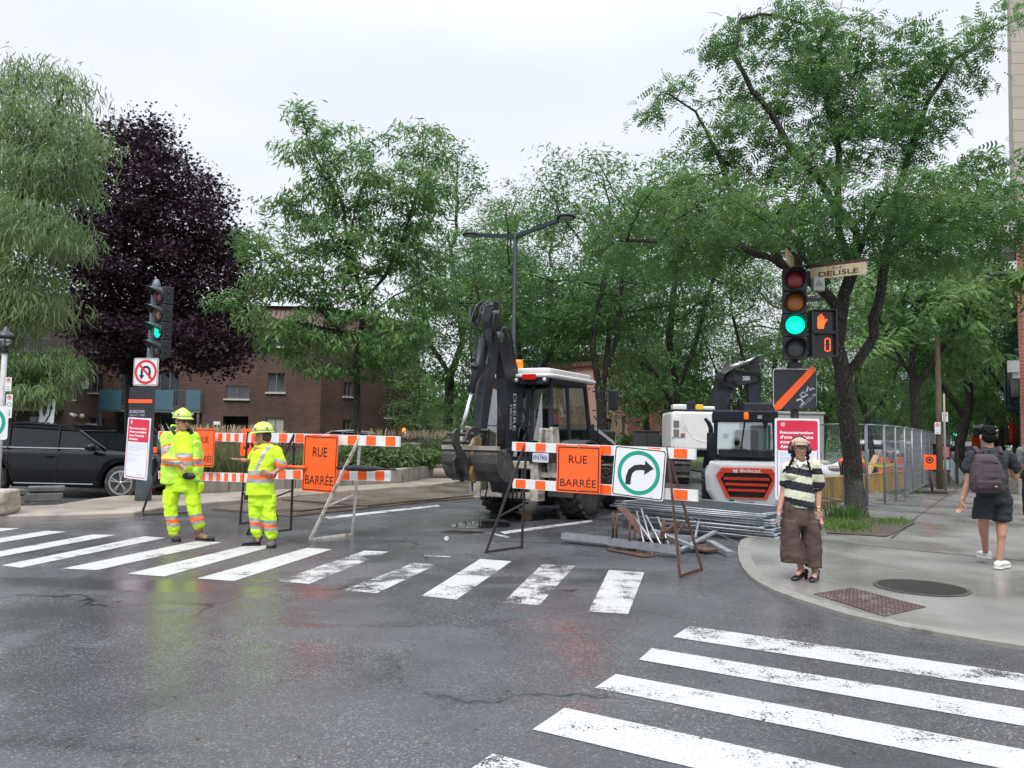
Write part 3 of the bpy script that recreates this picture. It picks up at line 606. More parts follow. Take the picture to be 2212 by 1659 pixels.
tree('willow_tree', 'small arching drooping tree under the tall one, behind the black car', polys, [blob(*q) for q in BB], 420, .24, lens(.2, .03, 2, .8), M_will, M_bark2, .07, 12, per=56, spread=.18, droop=.95, infl=2.4, leafnodes=.03, rtip=.006, horiz=.8)
# --- generic background trees: three grown shapes, copied ---
def canonical(name, seed, H_, cr_, trunk, lm, bm, per, natt, tm, flat=.6, r0=.25, lean=0, step=.55):
    rng = np.random.default_rng(seed+50); bl = []
    for i in range(13):
        a = rng.uniform(0, 6.28); rr = rng.uniform(.15, .75)*cr_; z = rng.uniform(trunk*1.1, H_-1.0); k = 1-((z-trunk)/(H_-trunk))**2*.6
        bl.append(((rr*math.cos(a)*k, rr*math.sin(a)*k, z), (cr_*.42, cr_*.42, (H_-trunk)*.2*flat+.5)))
    bl.append(((0, 0, H_-1.6), (cr_*.4, cr_*.4, 1.3)))
    f = rng.uniform(-.4, .4, 6); polys = [[(0, 0, 0), (f[0]*.4, 0, trunk*.5), (f[0], f[1], trunk), (f[0]*1.5+.6, f[1], trunk+2), (f[2]*2, f[3], H_*.7)], [(f[0], f[1], trunk), (-1.2, .4, trunk+2), (-2, .8, H_*.65)], [(f[0], f[1], trunk*.9), (.8, -1, trunk+1.8), (1.6, -2, H_*.6)]]
    t = tree(name, 'x', polys, bl, natt, step, tm, lm, bm, r0, seed, per=per, spread=.35, droop=.35, infl=4.5, leafnodes=.045, rtip=.012)
    return t
mA = canonical('locust_tree', 21, 13, 5.2, 3.2, M_loc, M_bark, 46, 1100, lens(.2, .055, 2, .4), r0=.22)
mB = canonical('elm_tree', 22, 18, 5.0, 5, M_elm, M_bark2, 44, 1300, lens(.15, .1, 2, .3), flat=.9, r0=.3)
mC = canonical('locust_tree', 23, 11.5, 4.6, 2.8, M_loc2, M_bark, 46, 1000, lens(.19, .05, 2, .4), r0=.17)
used = set()
def put(src, u, Y, sc, rz, label, group, base=0, sz=None):
    if src.name in used:
        o = src.copy(); C.objects.link(o)
        for ch in [c for c in bpy.data.objects if c.parent == src]: c2 = ch.copy(); C.objects.link(c2); c2.parent = o
    else: o = src; used.add(src.name)
    x = P(u, 940, Y).x; o.location = (x, Y, base); o.scale = (sc, sc, sz or sc); o.rotation_euler = (0, 0, rz); o['label'] = label; o['category'] = 'tree'; o['group'] = group; return o
gm = 'trees along the avenue median'; gr = 'street trees on the right sidewalk'
put(mB, 965, 44, .98, 0, 'tall leafy elm with a double trunk right of the brick apartment building', gm)
put(mB, 1070, 58, 1.12, 1.2, 'far tall tree behind the street lamp arm, between two nearer crowns', gm)
put(mB, 1190, 54, 1.06, 2.6, 'tall tree rising behind the right lamp head of the street light', gm)
put(mA, 1120, 36, .98, .6, 'broad dark green locust directly behind the backhoe boom', gm)
put(mA, 1300, 33, 1.08, 2.2, 'broad dense locust behind the white cab roof of the backhoe', gm)
put(mA, 1440, 38, 1.22, 3.7, 'wide spreading locust right of the backhoe, above the pink and red brick walls', gm)
put(mC, 1590, 40, 1.05, 4.6, 'light green locust behind the excavator boom', gm)
put(mB, 1330, 62, 1.1, 5.2, 'pale tall tree showing above the locusts in the middle of the photo', gm)
put(mB, 1480, 64, 1.0, 4.0, 'tall tree partly hidden behind the left limbs of the corner locust', gm)
put(mA, 1690, 46, 1.1, 1.9, 'locust behind the traffic signal head', gm)
put(mA, 1830, 62, 1.1, .3, 'dark tree beyond the corner trunk, above the fenced work site', gm)
put(mA, 1930, 74, 1.15, 2.9, 'farther dark tree above the fenced work site', gm)
put(mB, 1400, 46, .66, 3.3, 'mid height bushy tree low between the backhoe and excavator', gm)
put(mC, 905, 52, .8, 2.0, 'small bushy tree between the brick building corner and the elm trunks', gm)
put(mC, 1035, 42, .62, 5.0, 'low bushy green tree left of the backhoe boom', gm)
# street trees on the right: second one has a hand-set trunk
polys = [pl((1990, 1062, 25.5), (1984, 980, 25.5), (1978, 880, 25.5), (1970, 780, 25.5), (1973, 700, 25.5), (1990, 620, 25.5), (1990, 540, 25.5)), pl((1975, 820, 25.5), (1925, 740, 25), (1900, 690, 25)), pl((1976, 830, 25.5), (2030, 760, 25), (2080, 690, 24.5), (2100, 640, 24)), pl((1975, 800, 25.5), (1920, 770, 24), (1870, 740, 23))]
BB = [(1900, 620, 25, 70, 60, 2), (1980, 560, 25.5, 80, 60, 2), (2060, 620, 25, 80, 60, 2), (1930, 700, 25, 60, 40, 2), (2040, 720, 25, 80, 40, 2.4), (2110, 680, 25, 60, 50, 2), (1880, 740, 24, 40, 30, 1.5), (2000, 650, 24, 70, 40, 2.5), (2080, 780, 26, 60, 40, 2), (2150, 620, 25, 60, 60, 2)]
tree('locust_tree', 'slender dark trunked locust by the small orange sign on the sidewalk', polys, [blob(*q) for q in BB], 900, .3, lens(.3, .09, 2, .4), M_loc2, M_bark, .17, 31, per=13, spread=.2, infl=3.2, leafnodes=.03, rtip=.009, group=gr)
put(mA, 2072, 31, .92, 4.0, 'stout trunked tree behind the newspaper boxes on the sidewalk', gr, .1)
put(mC, 2150, 40, 1.05, 1.0, 'tree near the blue hanging banner on the right sidewalk', gr, .1)
put(mC, 2165, 52, 1.2, 3.0, 'farther tree by the red front of the right building', gr, .1)
put(mA, 2110, 62, 1.1, 5.0, 'distant tree down the right sidewalk, beyond the stout trunked one', gr, .1)
put(mC, 1885, 38, .9, 2.4, 'bushy locust beyond the fence just right of the corner trunk', gm); put(mC, 1775, 44, .95, 5.3, 'bushy locust beyond the container behind the notice board', gm); put(mA, 1985, 46, 1.0, 1.1, 'dense locust beyond the slender trunked one', gr); put(mC, 2200, 34, 1.0, 4.2, 'locust crown overlapping the right building', gr, .1)
put(mB, 2020, 88, .75, .7, 'very distant tree closing the view along the avenue', gr)
put(mB, 2100, 100, .7, 2.7, 'very distant tree near the far traffic light', gr)
put(mB, 1880, 92, .8, 4.7, 'very distant tree left of the slender trunked locust', gr)
# ================= BUILDINGS =================
def brick_mat(name, c1, c2, mortar, scale=1.0, var=.3):
    m = bpy.data.materials.new(name); m.use_nodes = True; n = m.node_tree.nodes; l = m.node_tree.links; b = n['Principled BSDF']; t = n.new('ShaderNodeTexCoord'); sp = n.new('ShaderNodeSeparateXYZ'); cb = n.new('ShaderNodeCombineXYZ')
    l.new(t.outputs['Object'], sp.inputs[0]); l.new(sp.outputs['X'], cb.inputs['X']); l.new(sp.outputs['Z'], cb.inputs['Y'])
    k = n.new('ShaderNodeTexBrick'); k.inputs['Color1'].default_value = (*c1, 1); k.inputs['Color2'].default_value = (*c2, 1); k.inputs['Mortar'].default_value = (*mortar, 1)
    k.inputs['Scale'].default_value = scale; k.inputs['Mortar Size'].default_value = .012; k.inputs['Brick Width'].default_value = .32; k.inputs['Row Height'].default_value = .12; k.inputs['Bias'].default_value = 0; l.new(cb.outputs[0], k.inputs['Vector'])
    z = n.new('ShaderNodeTexNoise'); z.inputs['Scale'].default_value = .5; z.inputs['Detail'].default_value = 6; l.new(t.outputs['Object'], z.inputs['Vector']); r_ = n.new('ShaderNodeValToRGB'); r_.color_ramp.elements[0].position = .3; r_.color_ramp.elements[1].position = .7
    r_.color_ramp.elements[0].color = (1-var,)*3+(1,); r_.color_ramp.elements[1].color = (1+var,)*3+(1,); l.new(z.outputs['Fac'], r_.inputs['Fac'])
    x = n.new('ShaderNodeMix'); x.data_type = 'RGBA'; x.blend_type = 'MULTIPLY'; x.inputs['Factor'].default_value = 1; l.new(k.outputs['Color'], x.inputs['A']); l.new(r_.outputs['Color'], x.inputs['B']); l.new(x.outputs['Result'], b.inputs['Base Color'])
    u = n.new('ShaderNodeBump'); u.inputs['Strength'].default_value = .5; u.inputs['Distance'].default_value = .02; u.invert = True; l.new(k.outputs['Fac'], u.inputs['Height']); l.new(u.outputs['Normal'], b.inputs['Normal']); b.inputs['Roughness'].default_value = .85; return m
M_brick = brick_mat('brown_brick', (.105, .047, .034), (.070, .033, .026), (.09, .073, .066))
M_brickd = brick_mat('dark_brick', (.05, .03, .026), (.035, .022, .02), (.06, .05, .045))
M_red = brick_mat('red_brick', (.30, .085, .06), (.23, .07, .05), (.25, .2, .17)); M_pink = mat('pink_render', (.42, .24, .2), .8, var=.12)
def seam_mat(name, col):
    m = mat(name, col, .5, var=.15); n = m.node_tree.nodes; l = m.node_tree.links; b = n['Principled BSDF']; t = n.new('ShaderNodeTexCoord'); w = n.new('ShaderNodeTexWave'); w.inputs['Scale'].default_value = 1.1; w.bands_direction = 'X'; l.new(t.outputs['Object'], w.inputs[0]); r_ = n.new('ShaderNodeValToRGB'); r_.color_ramp.elements[0].position = .9; l.new(w.outputs['Fac'], r_.inputs['Fac'])
    u = n.new('ShaderNodeBump'); u.inputs['Distance'].default_value = .05; l.new(r_.outputs['Color'], u.inputs['Height']); l.new(u.outputs['Normal'], b.inputs['Normal']); return m
M_roof = seam_mat('red_brown_roof_metal', (.13, .05, .048)); M_frame = mat('window_frame_grey', (.18, .17, .16), .5); M_pane = mat('window_glass_dark', (.045, .05, .055), .06, var=.5, scale=.8, spec=.8)
M_sill = mat('sill_stone', (.5, .48, .45), .7); M_blue = mat('blue_grey_panel', (.055, .125, .165), .55, var=.12, scale=2); M_rail = mat('blue_rail', (.06, .11, .14), .5); M_dark = mat('dark_recess', (.02, .018, .018), .8); M_white = mat('white_paint', (.75, .75, .73), .5)
M_curt = mat('curtain', (.35, .34, .32), .9, var=.3, scale=9)
def wall(parent, pn, s0, s1, z0, z1, ops=(), m=None, depth=.14, name='wall'):
    b = B(); xs = sorted(set([s0, s1]+[o[0] for o in ops]+[o[1] for o in ops])); zs = sorted(set([z0, z1]+[o[2] for o in ops]+[o[3] for o in ops]))
    inside = lambda x, z: any(o[0] < x < o[1] and o[2] < z < o[3] for o in ops)
    for i in range(len(xs)-1):
        for j in range(len(zs)-1):
            if not inside((xs[i]+xs[i+1])/2, (zs[j]+zs[j+1])/2): b.add([(xs[i], 0, zs[j]), (xs[i+1], 0, zs[j]), (xs[i+1], 0, zs[j+1]), (xs[i], 0, zs[j+1])], [(0, 1, 2, 3)])
    for a, c, e, f in ops:
        b.add([(a, 0, e), (c, 0, e), (c, 0, f), (a, 0, f), (a, depth, e), (c, depth, e), (c, depth, f), (a, depth, f)], [(0, 4, 5, 1), (1, 5, 6, 2), (2, 6, 7, 3), (3, 7, 4, 0)])
    o = b.obj(name, m or M_brick, parent); o.location = pn.a-Vector(parent.location); o.rotation_euler = (0, 0, pn.rz); return o
def window(parent, pn, op, mull=1, pane=None, sill=True, depth=.1):
    a, c, e, f = op; b = B(); w = .05
    b.box(((a+c)/2, depth, e+w/2), (c-a, .05, w)); b.box(((a+c)/2, depth, f-w/2), (c-a, .05, w)); b.box((a+w/2, depth, (e+f)/2), (w, .048, f-e-2*w)); b.box((c-w/2, depth, (e+f)/2), (w, .048, f-e-2*w))
    for i in range(mull): x = a+(c-a)*(i+1)/(mull+1); b.box((x, depth, (e+f)/2), (w, .046, f-e-2*w))
    fr_ = b.obj('window', M_frame, parent); fr_.location = pn.a-Vector(parent.location); fr_.rotation_euler = (0, 0, pn.rz)
    b = B(); b.add([(a, depth+.015, e), (c, depth+.015, e), (c, depth+.015, f), (a, depth+.015, f)], [(0, 1, 2, 3)]); b.obj('pane', pane or M_pane, fr_)
    if sill: b = B(); b.box(((a+c)/2, -.04, e-.06), (c-a+.16, .14, .09)); b.obj('sill', M_sill, fr_)
    return fr_
def ops_from(pn, lst): out = []; [out.append((min(pn.at(u0, v0)[0], pn.at(u1, v1)[0]), max(pn.at(u0, v0)[0], pn.at(u1, v1)[0]), pn.at((u0+u1)/2, v1)[1], pn.at((u0+u1)/2, v0)[1])) for u0, v0, u1, v1 in lst]; return out
def X(u, Y): return P(u, 940, Y).x
HB = 8.1; HT = 9.3
apt = thing('apartment_building', 'three storey brown brick apartment building with red brown metal roof and blue balcony panels', 'apartment building', (X(600, 47), 47, 0))
pts = [(X(-60, 44), 44), (X(148, 44), 44), (X(148, 50), 50), (X(434, 48.5), 48.5), (X(434, 47), 47), (X(690, 47), 47), (X(780, 49.5), 49.5), (X(800, 50.0), 50.0), (X(901, 53.8), 53.8)]
# main front
pm = Plane(pts[4], pts[5]); wl = ops_from(pm, [(578, 805, 615, 847), (488, 833, 537, 861), (574, 902, 612, 940), (578, 722, 612, 748), (500, 722, 545, 748)]); door = ops_from(pm, [(482, 899, 534, 972)])[0]; door = (door[0], door[1], 0, door[3])
wall(apt, pm, 0, pm.len, 0, HB, wl+[door], depth=.2)
for k, o_ in enumerate(wl): window(apt, pm, o_, 1, M_curt if k == 2 else None)
b = B(); b.box(((door[0]+door[1])/2, 1.4, door[3]/2), (door[1]-door[0], .1, door[3])); b.box((door[0]-.04, .8, door[3]/2), (.08, 1.2, door[3])); b.box((door[1]+.04, .8, door[3]/2), (.08, 1.2, door[3])); b.box(((door[0]+door[1])/2, .8, door[3]+.04), (door[1]-door[0], 1.2, .08)); o = b.obj('entrance', M_dark, apt); o.location = pm.a-Vector(apt.location); o.rotation_euler = (0, 0, pm.rz)
# right return wall
pr = Plane(pts[5], pts[8]); wl = ops_from(pr, [(743, 825, 760, 856), (741, 906, 758, 940), (834, 789, 856, 820), (832, 875, 853, 902), (828, 931, 849, 944)])
wall(apt, pr, 0, pr.len, 0, HB, wl)
for o_ in wl: window(apt, pr, o_, 1)
pb = Plane(pts[8], (X(901, 53.8)-8, 72)); wall(apt, Plane(pts[8], (pts[8][0]-3, 72)), 0, 18, 0, HB)
# balcony bay
pl_ = Plane(pts[2], pts[3]); wl = ops_from(pl_, [(196, 807, 221, 848), (191, 901, 224, 938), (190, 730, 222, 760), (152, 832, 164, 863)]); dr = ops_from(pl_, [(258, 800, 300, 878), (345, 800, 385, 878), (250, 893, 300, 965), (345, 893, 400, 965)])
wall(apt, pl_, 0, pl_.len, 0, HB, wl+dr, depth=.2)
for o_ in wl: window(apt, pl_, o_, 1)
for o_ in dr: window(apt, pl_, o_, 1, sill=False)
wall(apt, Plane(pts[3], pts[4]), 0, Plane(pts[3], pts[4]).len, 0, HB)
def inplane(o, pn): o.location = pn.a-Vector(apt.location); o.rotation_euler = (0, 0, pn.rz); return o
for zlo, zhi, v0, v1, secs in ((0, 0, 842, 885, ((215, 263, 1), (263, 335, 0), (335, 376, 1), (376, 403, 0), (403, 434, 1))), (0, 0, 940, 971, ((211, 236, 0), (236, 300, 1), (300, 340, 0), (340, 376, 1), (376, 434, 0)))):
    bs = B()
    pc = Plane((pl_.w(0, 0, 1.6).x, pl_.w(0, 0, 1.6).y), (pl_.w(pl_.len, 0, 1.6).x, pl_.w(pl_.len, 0, 1.6).y))
    for u0, u1, solid in secs:
        s0, z1 = pc.at(u0, v0); s1, _ = pc.at(u1, v0); z0 = pc.at(u0, v1)[1]
        if solid: bp = B(); bp.box(((s0+s1)/2, 0, (z0+z1)/2), (s1-s0, .04, z1-z0)); inplane(bp.obj('balcony_panel', M_blue, apt), pc)
        else:
            br = B()
            br.box(((s0+s1)/2, 0, z1-.02), (s1-s0, .04, .05)); n_ = int((s1-s0)/.13)
            for i in range(n_+1): br.box((s0+(s1-s0)*i/n_, 0, (z0+z1)/2), (.022, .022, z1-z0-.1))
            inplane(br.obj('balcony_railing', M_rail, apt), pc)
    s0 = pc.at(secs[0][0], v0)[0]; s1 = pc.at(secs[-1][1], v0)[0]; z0 = pc.at(300, v1)[1]
    bs.box(((s0+s1)/2, .85, z0-.07), (s1-s0, 1.66, .14))
    for x in (s0+.1, s0+2, (s0+s1)/2, s1-.15): bs.box((x, .1, z0/2-.1), (.12, .12, max(.2, z0-.2)))
    for bb, nm, mm in ((bs, 'balcony_floor', mat('balcony_grey', (.12, .13, .14), .7)),): inplane(bb.obj(nm, mm, apt), pc)
pf = Plane(pts[0], pts[1]); wl = ops_from(pf, [(100, 800, 125, 840), (30, 735, 60, 765), (60, 900, 90, 945)]); wall(apt, pf, 0, pf.len, 0, HB, wl, m=M_brickd); [window(apt, pf, o_, 1) for o_ in wl]
wall(apt, Plane(pts[1], pts[2]), 0, 6, 0, HB, m=M_brickd)
# balconies of the dark left wing
b = B(); b2 = B()
for z0 in (2.6, 5.5):
    s0, s1 = 1., pf.len-.4; b2.box(((s0+s1)/2, -.8, z0-.08), (s1-s0, 1.6, .16)); b.box(((s0+s1)/2, -1.55, z0+1), (s1-s0, .05, .05))
    for i in range(int((s1-s0)/.16)): b.box((s0+.16*i, -1.55, z0+.5), (.022, .022, 1))
inplane(b.obj('balcony_railing', M_rail, apt), pf); inplane(b2.obj('balcony_floor', M_brickd, apt), pf)
# mansard roof band and flat roof
def band(q, name='roof'):
    b = B(); n_ = len(q)
    for i in range(n_-1):
        a = Vector((*q[i], 0)); c = Vector((*q[i+1], 0)); d = (c-a).normalized(); nn = Vector((d.y, -d.x, 0))
        b.add([a+nn*.25+Vector((0, 0, HB-.25)), c+nn*.25+Vector((0, 0, HB-.25)), c-nn*.3+Vector((0, 0, HT)), a-nn*.3+Vector((0, 0, HT)), a-nn*.0+Vector((0, 0, HB-.25)), c+Vector((0, 0, HB-.25))], [(0, 1, 2, 3), (0, 4, 5, 1)])
    b.add([(x, y, HT-.02) for x, y in q]+[(q[-1][0]-3, 75, HT-.02), (q[0][0], 75, HT-.02)], [list(range(n_+2))])
    for v in b.v: v -= Vector(apt.location)
    return b.obj(name, M_roof, apt)
band([pts[0], pts[1], pts[2], pts[3], pts[4], pts[5], pts[8], (pts[8][0]-3, 72)])
b = B(); s, z = pl_.at(186, 848); b.box((s, -.12, z+.5), (.3, .24, .5)); inplane(b.obj('air_conditioner', M_white, apt), pl_); b = B(); s, z = pl_.at(200, 934); b.box((s, -.2, z+.35), (.55, .4, .42)); inplane(b.obj('air_conditioner', M_white, apt), pl_)
b = B(); s, z = pl_.at(181, 899); b.ell((s, -.15, z), (.15,)*3); inplane(b.obj('wall_lamp', mat('lamp_white_glass', (.85, .85, .82), .3), apt), pl_); b = B(); s, z = pl_.at(163, 896); b.box((s, -.2, z), (.4, .3, .1), Matrix.Rotation(.4, 3, 'Y')); inplane(b.obj('wall_lamp', mat('lamp_white_glass', (.85, .85, .82), .3), apt), pl_)
b = B(); s, z = pr.at(868, 931); b.lathe([(.1, 0), (.1, .3), (.06, .36), (1e-3, .38)], 10, (s, -.2, z-.15)); inplane(b.obj('warning_lamp', mat('amber_lamp', (1, .32, .02), .3, emit=2.5), apt), pr)
b = B(); s, z = pm.at(469, 914); b.box((s, -.03, z), (.4, .04, .2)); inplane(b.obj('house_number_plate', M_white, apt), pm)
# low beige house and brick houses behind trees
def block(name, label, u0, u1, Y0, Y1, h, m, wins, zb=0, roofm=None, depth=10):
    a, c = (X(u0, Y0), Y0), (X(u1, Y1), Y1); t = thing(name, label, 'house', (a[0], a[1], 0)); pn = Plane(a, c); ops = ops_from(pn, wins)
    wall(t, pn, 0, pn.len, zb, h, ops, m); [window(t, pn, o_, 1) for o_ in ops]
    q = (c[0]-pn.n.x*depth, c[1]-pn.n.y*depth); p2 = Plane(c, q); wall(t, p2, 0, p2.len, zb, h, (), m); r = (a[0]-pn.n.x*depth, a[1]-pn.n.y*depth); p3 = Plane(r, a); wall(t, p3, 0, p3.len, zb, h, (), m)
    b = B(); cc = (Vector((*a, 0))+Vector((*q, 0)))/2-Vector((a[0], a[1], 0)); b.box((cc.x, cc.y, h+.15), (pn.len+.4, depth+.4, .3), Matrix.Rotation(pn.rz, 3, 'Z')); b.obj('roof', roofm or M_roof, t); return t, pn
block('house', 'low beige house with dark windows behind the tall grass of the planter', 912, 962, 56, 56, 3.4, mat('beige_siding', (.42, .38, .3), .7, var=.15), [(921, 918, 938, 946)], roofm=M_dark)
block('house', 'pink rendered house with narrow window behind the backhoe loader arms', 1290, 1356, 50, 52, 6.2, M_pink, [(1344, 899, 1352, 940), (1312, 905, 1322, 940)])
block('house', 'plain red brick house wall behind the wire fence beside the excavator', 1356, 1460, 52, 56, 7, M_red, [])
b = B(); c = P(1396, 950, 44)
t = thing('utility_box', 'grey metal utility cabinet in front of the red brick wall', 'utility cabinet', (c.x, 44, 0)); b.box((0, 0, .95), (1.4, .8, 1.9)); b.box((0, 0, 1.93), (1.5, .9, .07)); b.obj('cabinet', mat('cabinet_grey', (.12, .13, .14), .6), t, bevel=.03)
b = B()
for i in (-1, 1): b.box((i*.35, -.42, .95), (.64, .03, 1.7))
b.obj('door', mat('cabinet_grey2', (.14, .15, .16), .6), t)
# right side building (stone above brick) along the sidewalk
rb0 = P(2201, 300, 24); M_stone = mat('grey_stone', (.42, .37, .30), .8, var=.15, scale=2, bump=.2, bscale=12)
def stone_mat():
    m = M_stone; n = m.node_tree.nodes; l = m.node_tree.links; b = n['Principled BSDF']; t = n.new('ShaderNodeTexCoord'); sp = n.new('ShaderNodeSeparateXYZ'); cb = n.new('ShaderNodeCombineXYZ'); l.new(t.outputs['Object'], sp.inputs[0]); l.new(sp.outputs[0], cb.inputs[0]); l.new(sp.outputs[2], cb.inputs[1])
    k = n.new('ShaderNodeTexBrick'); k.inputs['Color1'].default_value = (.40, .355, .30, 1); k.inputs['Color2'].default_value = (.34, .30, .25, 1); k.inputs['Mortar'].default_value = (.18, .16, .14, 1); k.inputs['Scale'].default_value = 1; k.inputs['Brick Width'].default_value = .9; k.inputs['Row Height'].default_value = .4; k.inputs['Mortar Size'].default_value = .012; l.new(cb.outputs[0], k.inputs[0]); l.new(k.outputs[0], b.inputs['Base Color'])
stone_mat()
ra = Vector((X(2206, 26), 26, 0)); rd = AV.copy(); 
# facade line nearly along the view ray at right edge
pa, pe = (ra.x-.0, ra.y), (X(2196, 62), 62)
rt = thing('corner_building', 'tall red brick and stone building with cornices on the right edge', 'building', (pa[0], pa[1], 0)); pn = Plane(pe, pa)
wall(rt, pn, 0, pn.len, 4.2, 9.0, [(x, x+1.3, 5.2, 7.6) for x in np.arange(3, pn.len-3, 3.2)], M_red)
for x in np.arange(3, pn.len-3, 3.2): window(rt, pn, (x, x+1.3, 5.2, 7.6), 0)
wall(rt, pn, 0, pn.len, 9.0, 26, (), M_stone); wall(rt, pn, 0, pn.len, 0, 4.2, [(x, x+2.2, .6, 3.4) for x in np.arange(2, pn.len-3, 3)], mat('shopfront_grey', (.22, .2, .19), .6, var=.2))
for x in np.arange(2, pn.len-3, 3): window(rt, pn, (x, x+2.2, .6, 3.4), 1)
pf2 = Plane(pa, (pa[0]+14, pa[1]-2)); wall(rt, pf2, 0, 14, 0, 9, [(x, x+1.6, z, z+2) for x in (2, 6, 10) for z in (5,)], M_red); wall(rt, pf2, 0, 14, 9, 26, [(x, x+1.6, z, z+2) for x in (2, 6, 10) for z in (11, 15, 19)], M_stone)
for z_, d_ in ((9.0, .6), (4.2, .35), (7.6, .35)):
    b = B(); b.box((pn.len/2, -d_/2, z_), (pn.len+.4, d_, .4)); b.box((pn.len/2, -d_*.3, z_-.3), (pn.len+.2, d_*.6, .2))
    for x in np.arange(.5, pn.len, 1.3): b.box((x, -d_*.4, z_-.5), (.2, d_*.7, .35))
    o = b.obj('cornice', M_sill, rt); o.location = pn.a-Vector(rt.location); o.rotation_euler = (0, 0, pn.rz)
# hanging banner  PROHIBITION
by = 33.; q0 = P(2171, 889, by); q1 = P(2200, 768, by); w_ = (P(2203, 889, by)-q0).length
t = thing('banner_sign', 'blue grey vertical hanging shop banner on the right building with dark lettering', 'banner sign', tuple(q0))
hh = q1.z-q0.z+1.2; b = B(); b.box((w_/2, 0, hh/2), (w_, .05, hh)); b.obj('panel', mat('banner_blue', (.24, .35, .48), .6, var=.08), t)
b = B(); f_ = .03
for x0, x1, z0, z1 in ((.05, w_-.05, .05, .05+f_), (.05, w_-.05, hh-.08, hh-.05), (.05, .05+f_, .08, hh-.08), (w_-.08, w_-.05, .08, hh-.08)): b.box(((x0+x1)/2, -.03, (z0+z1)/2), (x1-x0, .012, z1-z0))
b.text('PROHIBITION', w_*.72, .25, hh-.5, w_*.42, y=-.032, rot=math.pi/2); b.obj('lettering', mat('banner_navy', (.02, .03, .06), .6), t)
b = B(); b.tube([(w_, 0, hh+.05), (w_+1, 0, hh+.05)], .03); b.tube([(w_, 0, .1), (w_+1, 0, .1)], .03); b.obj('bracket', M_dark, t)
# grey construction shelter behind the corner
c = P(1724, 948, 33); t = thing('site_trailer', 'pale grey ribbed container behind the wire fence at the work site', 'container', (c.x, 33, 0))
b = B(); L_ = 2.2; b.box((0, 1.5, 1.35), (L_, 3, 2.7)); 
for i in range(12): b.box((-L_/2+.1+i*.18, -.02, 1.35), (.07, .05, 2.5))
b.box((0, 1.5, 2.75), (L_+.1, 3.1, .1)); b.obj('container_body', mat('container_grey', (.42, .42, .41), .6, dirt=(.2, .17, .14), damt=.3), t)
b = B(); b.box((-.3, -.06, 1.2), (.9, .04, 2.1)); b.obj('door', mat('container_door', (.36, .36, .35), .6), t)
# ================= PLANTER / MEDIAN =================
M_block = mat('planter_block', (.27, .245, .205), .8, var=.2, scale=2, bump=.4, bscale=30, dirt=(.12, .11, .095), damt=.45, dscale=2, streak=True)
pw = [G(405, 1066, .1), G(860, 1042, .1), G(985, 1020, .1), G(1045, 985, .1)]
wt = thing('planter_wall', 'low wall of weathered tan concrete blocks round the median planter', 'planter wall', (pw[0].x, pw[0].y, .1)); segs = 0
o0 = Vector(wt.location); rngp = random.Random(3)
for i in range(3):
    a, c = pw[i], pw[i+1]; n_ = max(1, int((c-a).length/.95)); d = (c-a)/n_
    for k in range(n_):
        p0 = a+d*k; b = B(); t_ = d.normalized(); m_ = Matrix((t_, Vector((-t_.y, t_.x, 0)), Vector((0, 0, 1)))).transposed(); b.box(p0+d*.5-o0+Vector((0, 0, .2)), (d.length-.025, .35, .42+rngp.uniform(-.015, .015)), m_); b.obj('block', M_block, wt, bevel=.02)
lx = Vector((-3, 4, 0)); sheet('planter_soil', [pw[0]+Vector((.1, .1, 0)), pw[1], pw[2], pw[3], pw[3]+Vector((-5, 4, 0)), pw[1]+Vector((-5, 5, 0)), pw[0]+Vector((-5, 3, 0))], .4, mat('soil', (.06, .045, .032), .9, var=.3, bump=.5))
M_lawn = mat('lawn', (.07, .12, .035), .9, var=.35, scale=3, bump=.6, bscale=60)
sheet('lawn', [(-70, 33), (-12, 33), (-7, 40), (4, 60), (10, 75), (10, 140), (-70, 140)], .03, M_lawn)
sheet('lawn', [(9, 34), (17, 50), (38, 90), (20, 90), (8, 50)], .06, M_lawn)
M_grass = leaf_mat('grass_blade', (.09, .14, .05), (.26, .28, .13), .3); M_seed = leaf_mat('grass_seed_head', (.3, .24, .15), (.48, .4, .27), .3); M_shrub = leaf_mat('shrub_leaf', (.07, .13, .05), (.2, .28, .12), .3)
def blade(h, w): return (np.array([(0, -w/2, 0), (0, w/2, 0), (h*.5, w*.4, h*.02), (h*.5, -w*.4, h*.02), (h, 0, -h*.18)], float), [(0, 3, 2, 1), (3, 4, 2)])
def clump(name, label, cat, base, n_, h, sprd, m, rng, group, heads=0):
    t = thing(name, label, cat, tuple(base), 0, group); pos = rng.normal(0, sprd*.35, (n_, 3)); pos[:, 2] = 0; dr = np.stack([pos[:, 0]*1.3+rng.normal(0, .12, n_), pos[:, 1]*1.3+rng.normal(0, .12, n_), np.full(n_, .9)], 1)
    scatter('blades', pos, dr, blade(h, .022), m, rng, (.6, 1.2), .8, t)
    if heads: k = heads; p2 = rng.normal(0, sprd*.4, (k, 3)); p2[:, 2] = 0; d2 = np.stack([p2[:, 0]*.6, p2[:, 1]*.6, np.ones(k)], 1); d2 /= np.linalg.norm(d2, axis=1, keepdims=True); scatter('stalks', p2, d2, (np.array([(0, -.004, 0), (0, .004, 0), (h*1.25, 0, 0)], float), [(0, 1, 2)]), M_seed, rng, (.95, 1.05), .8, t); scatter('seed_heads', p2+d2*h*1.1, d2, lens(.28, .035, 2, .3), M_seed, rng, (.8, 1.2), .8, t)
    return t
rgn = np.random.default_rng(77)
gg = 'ornamental grass clumps in the planter'
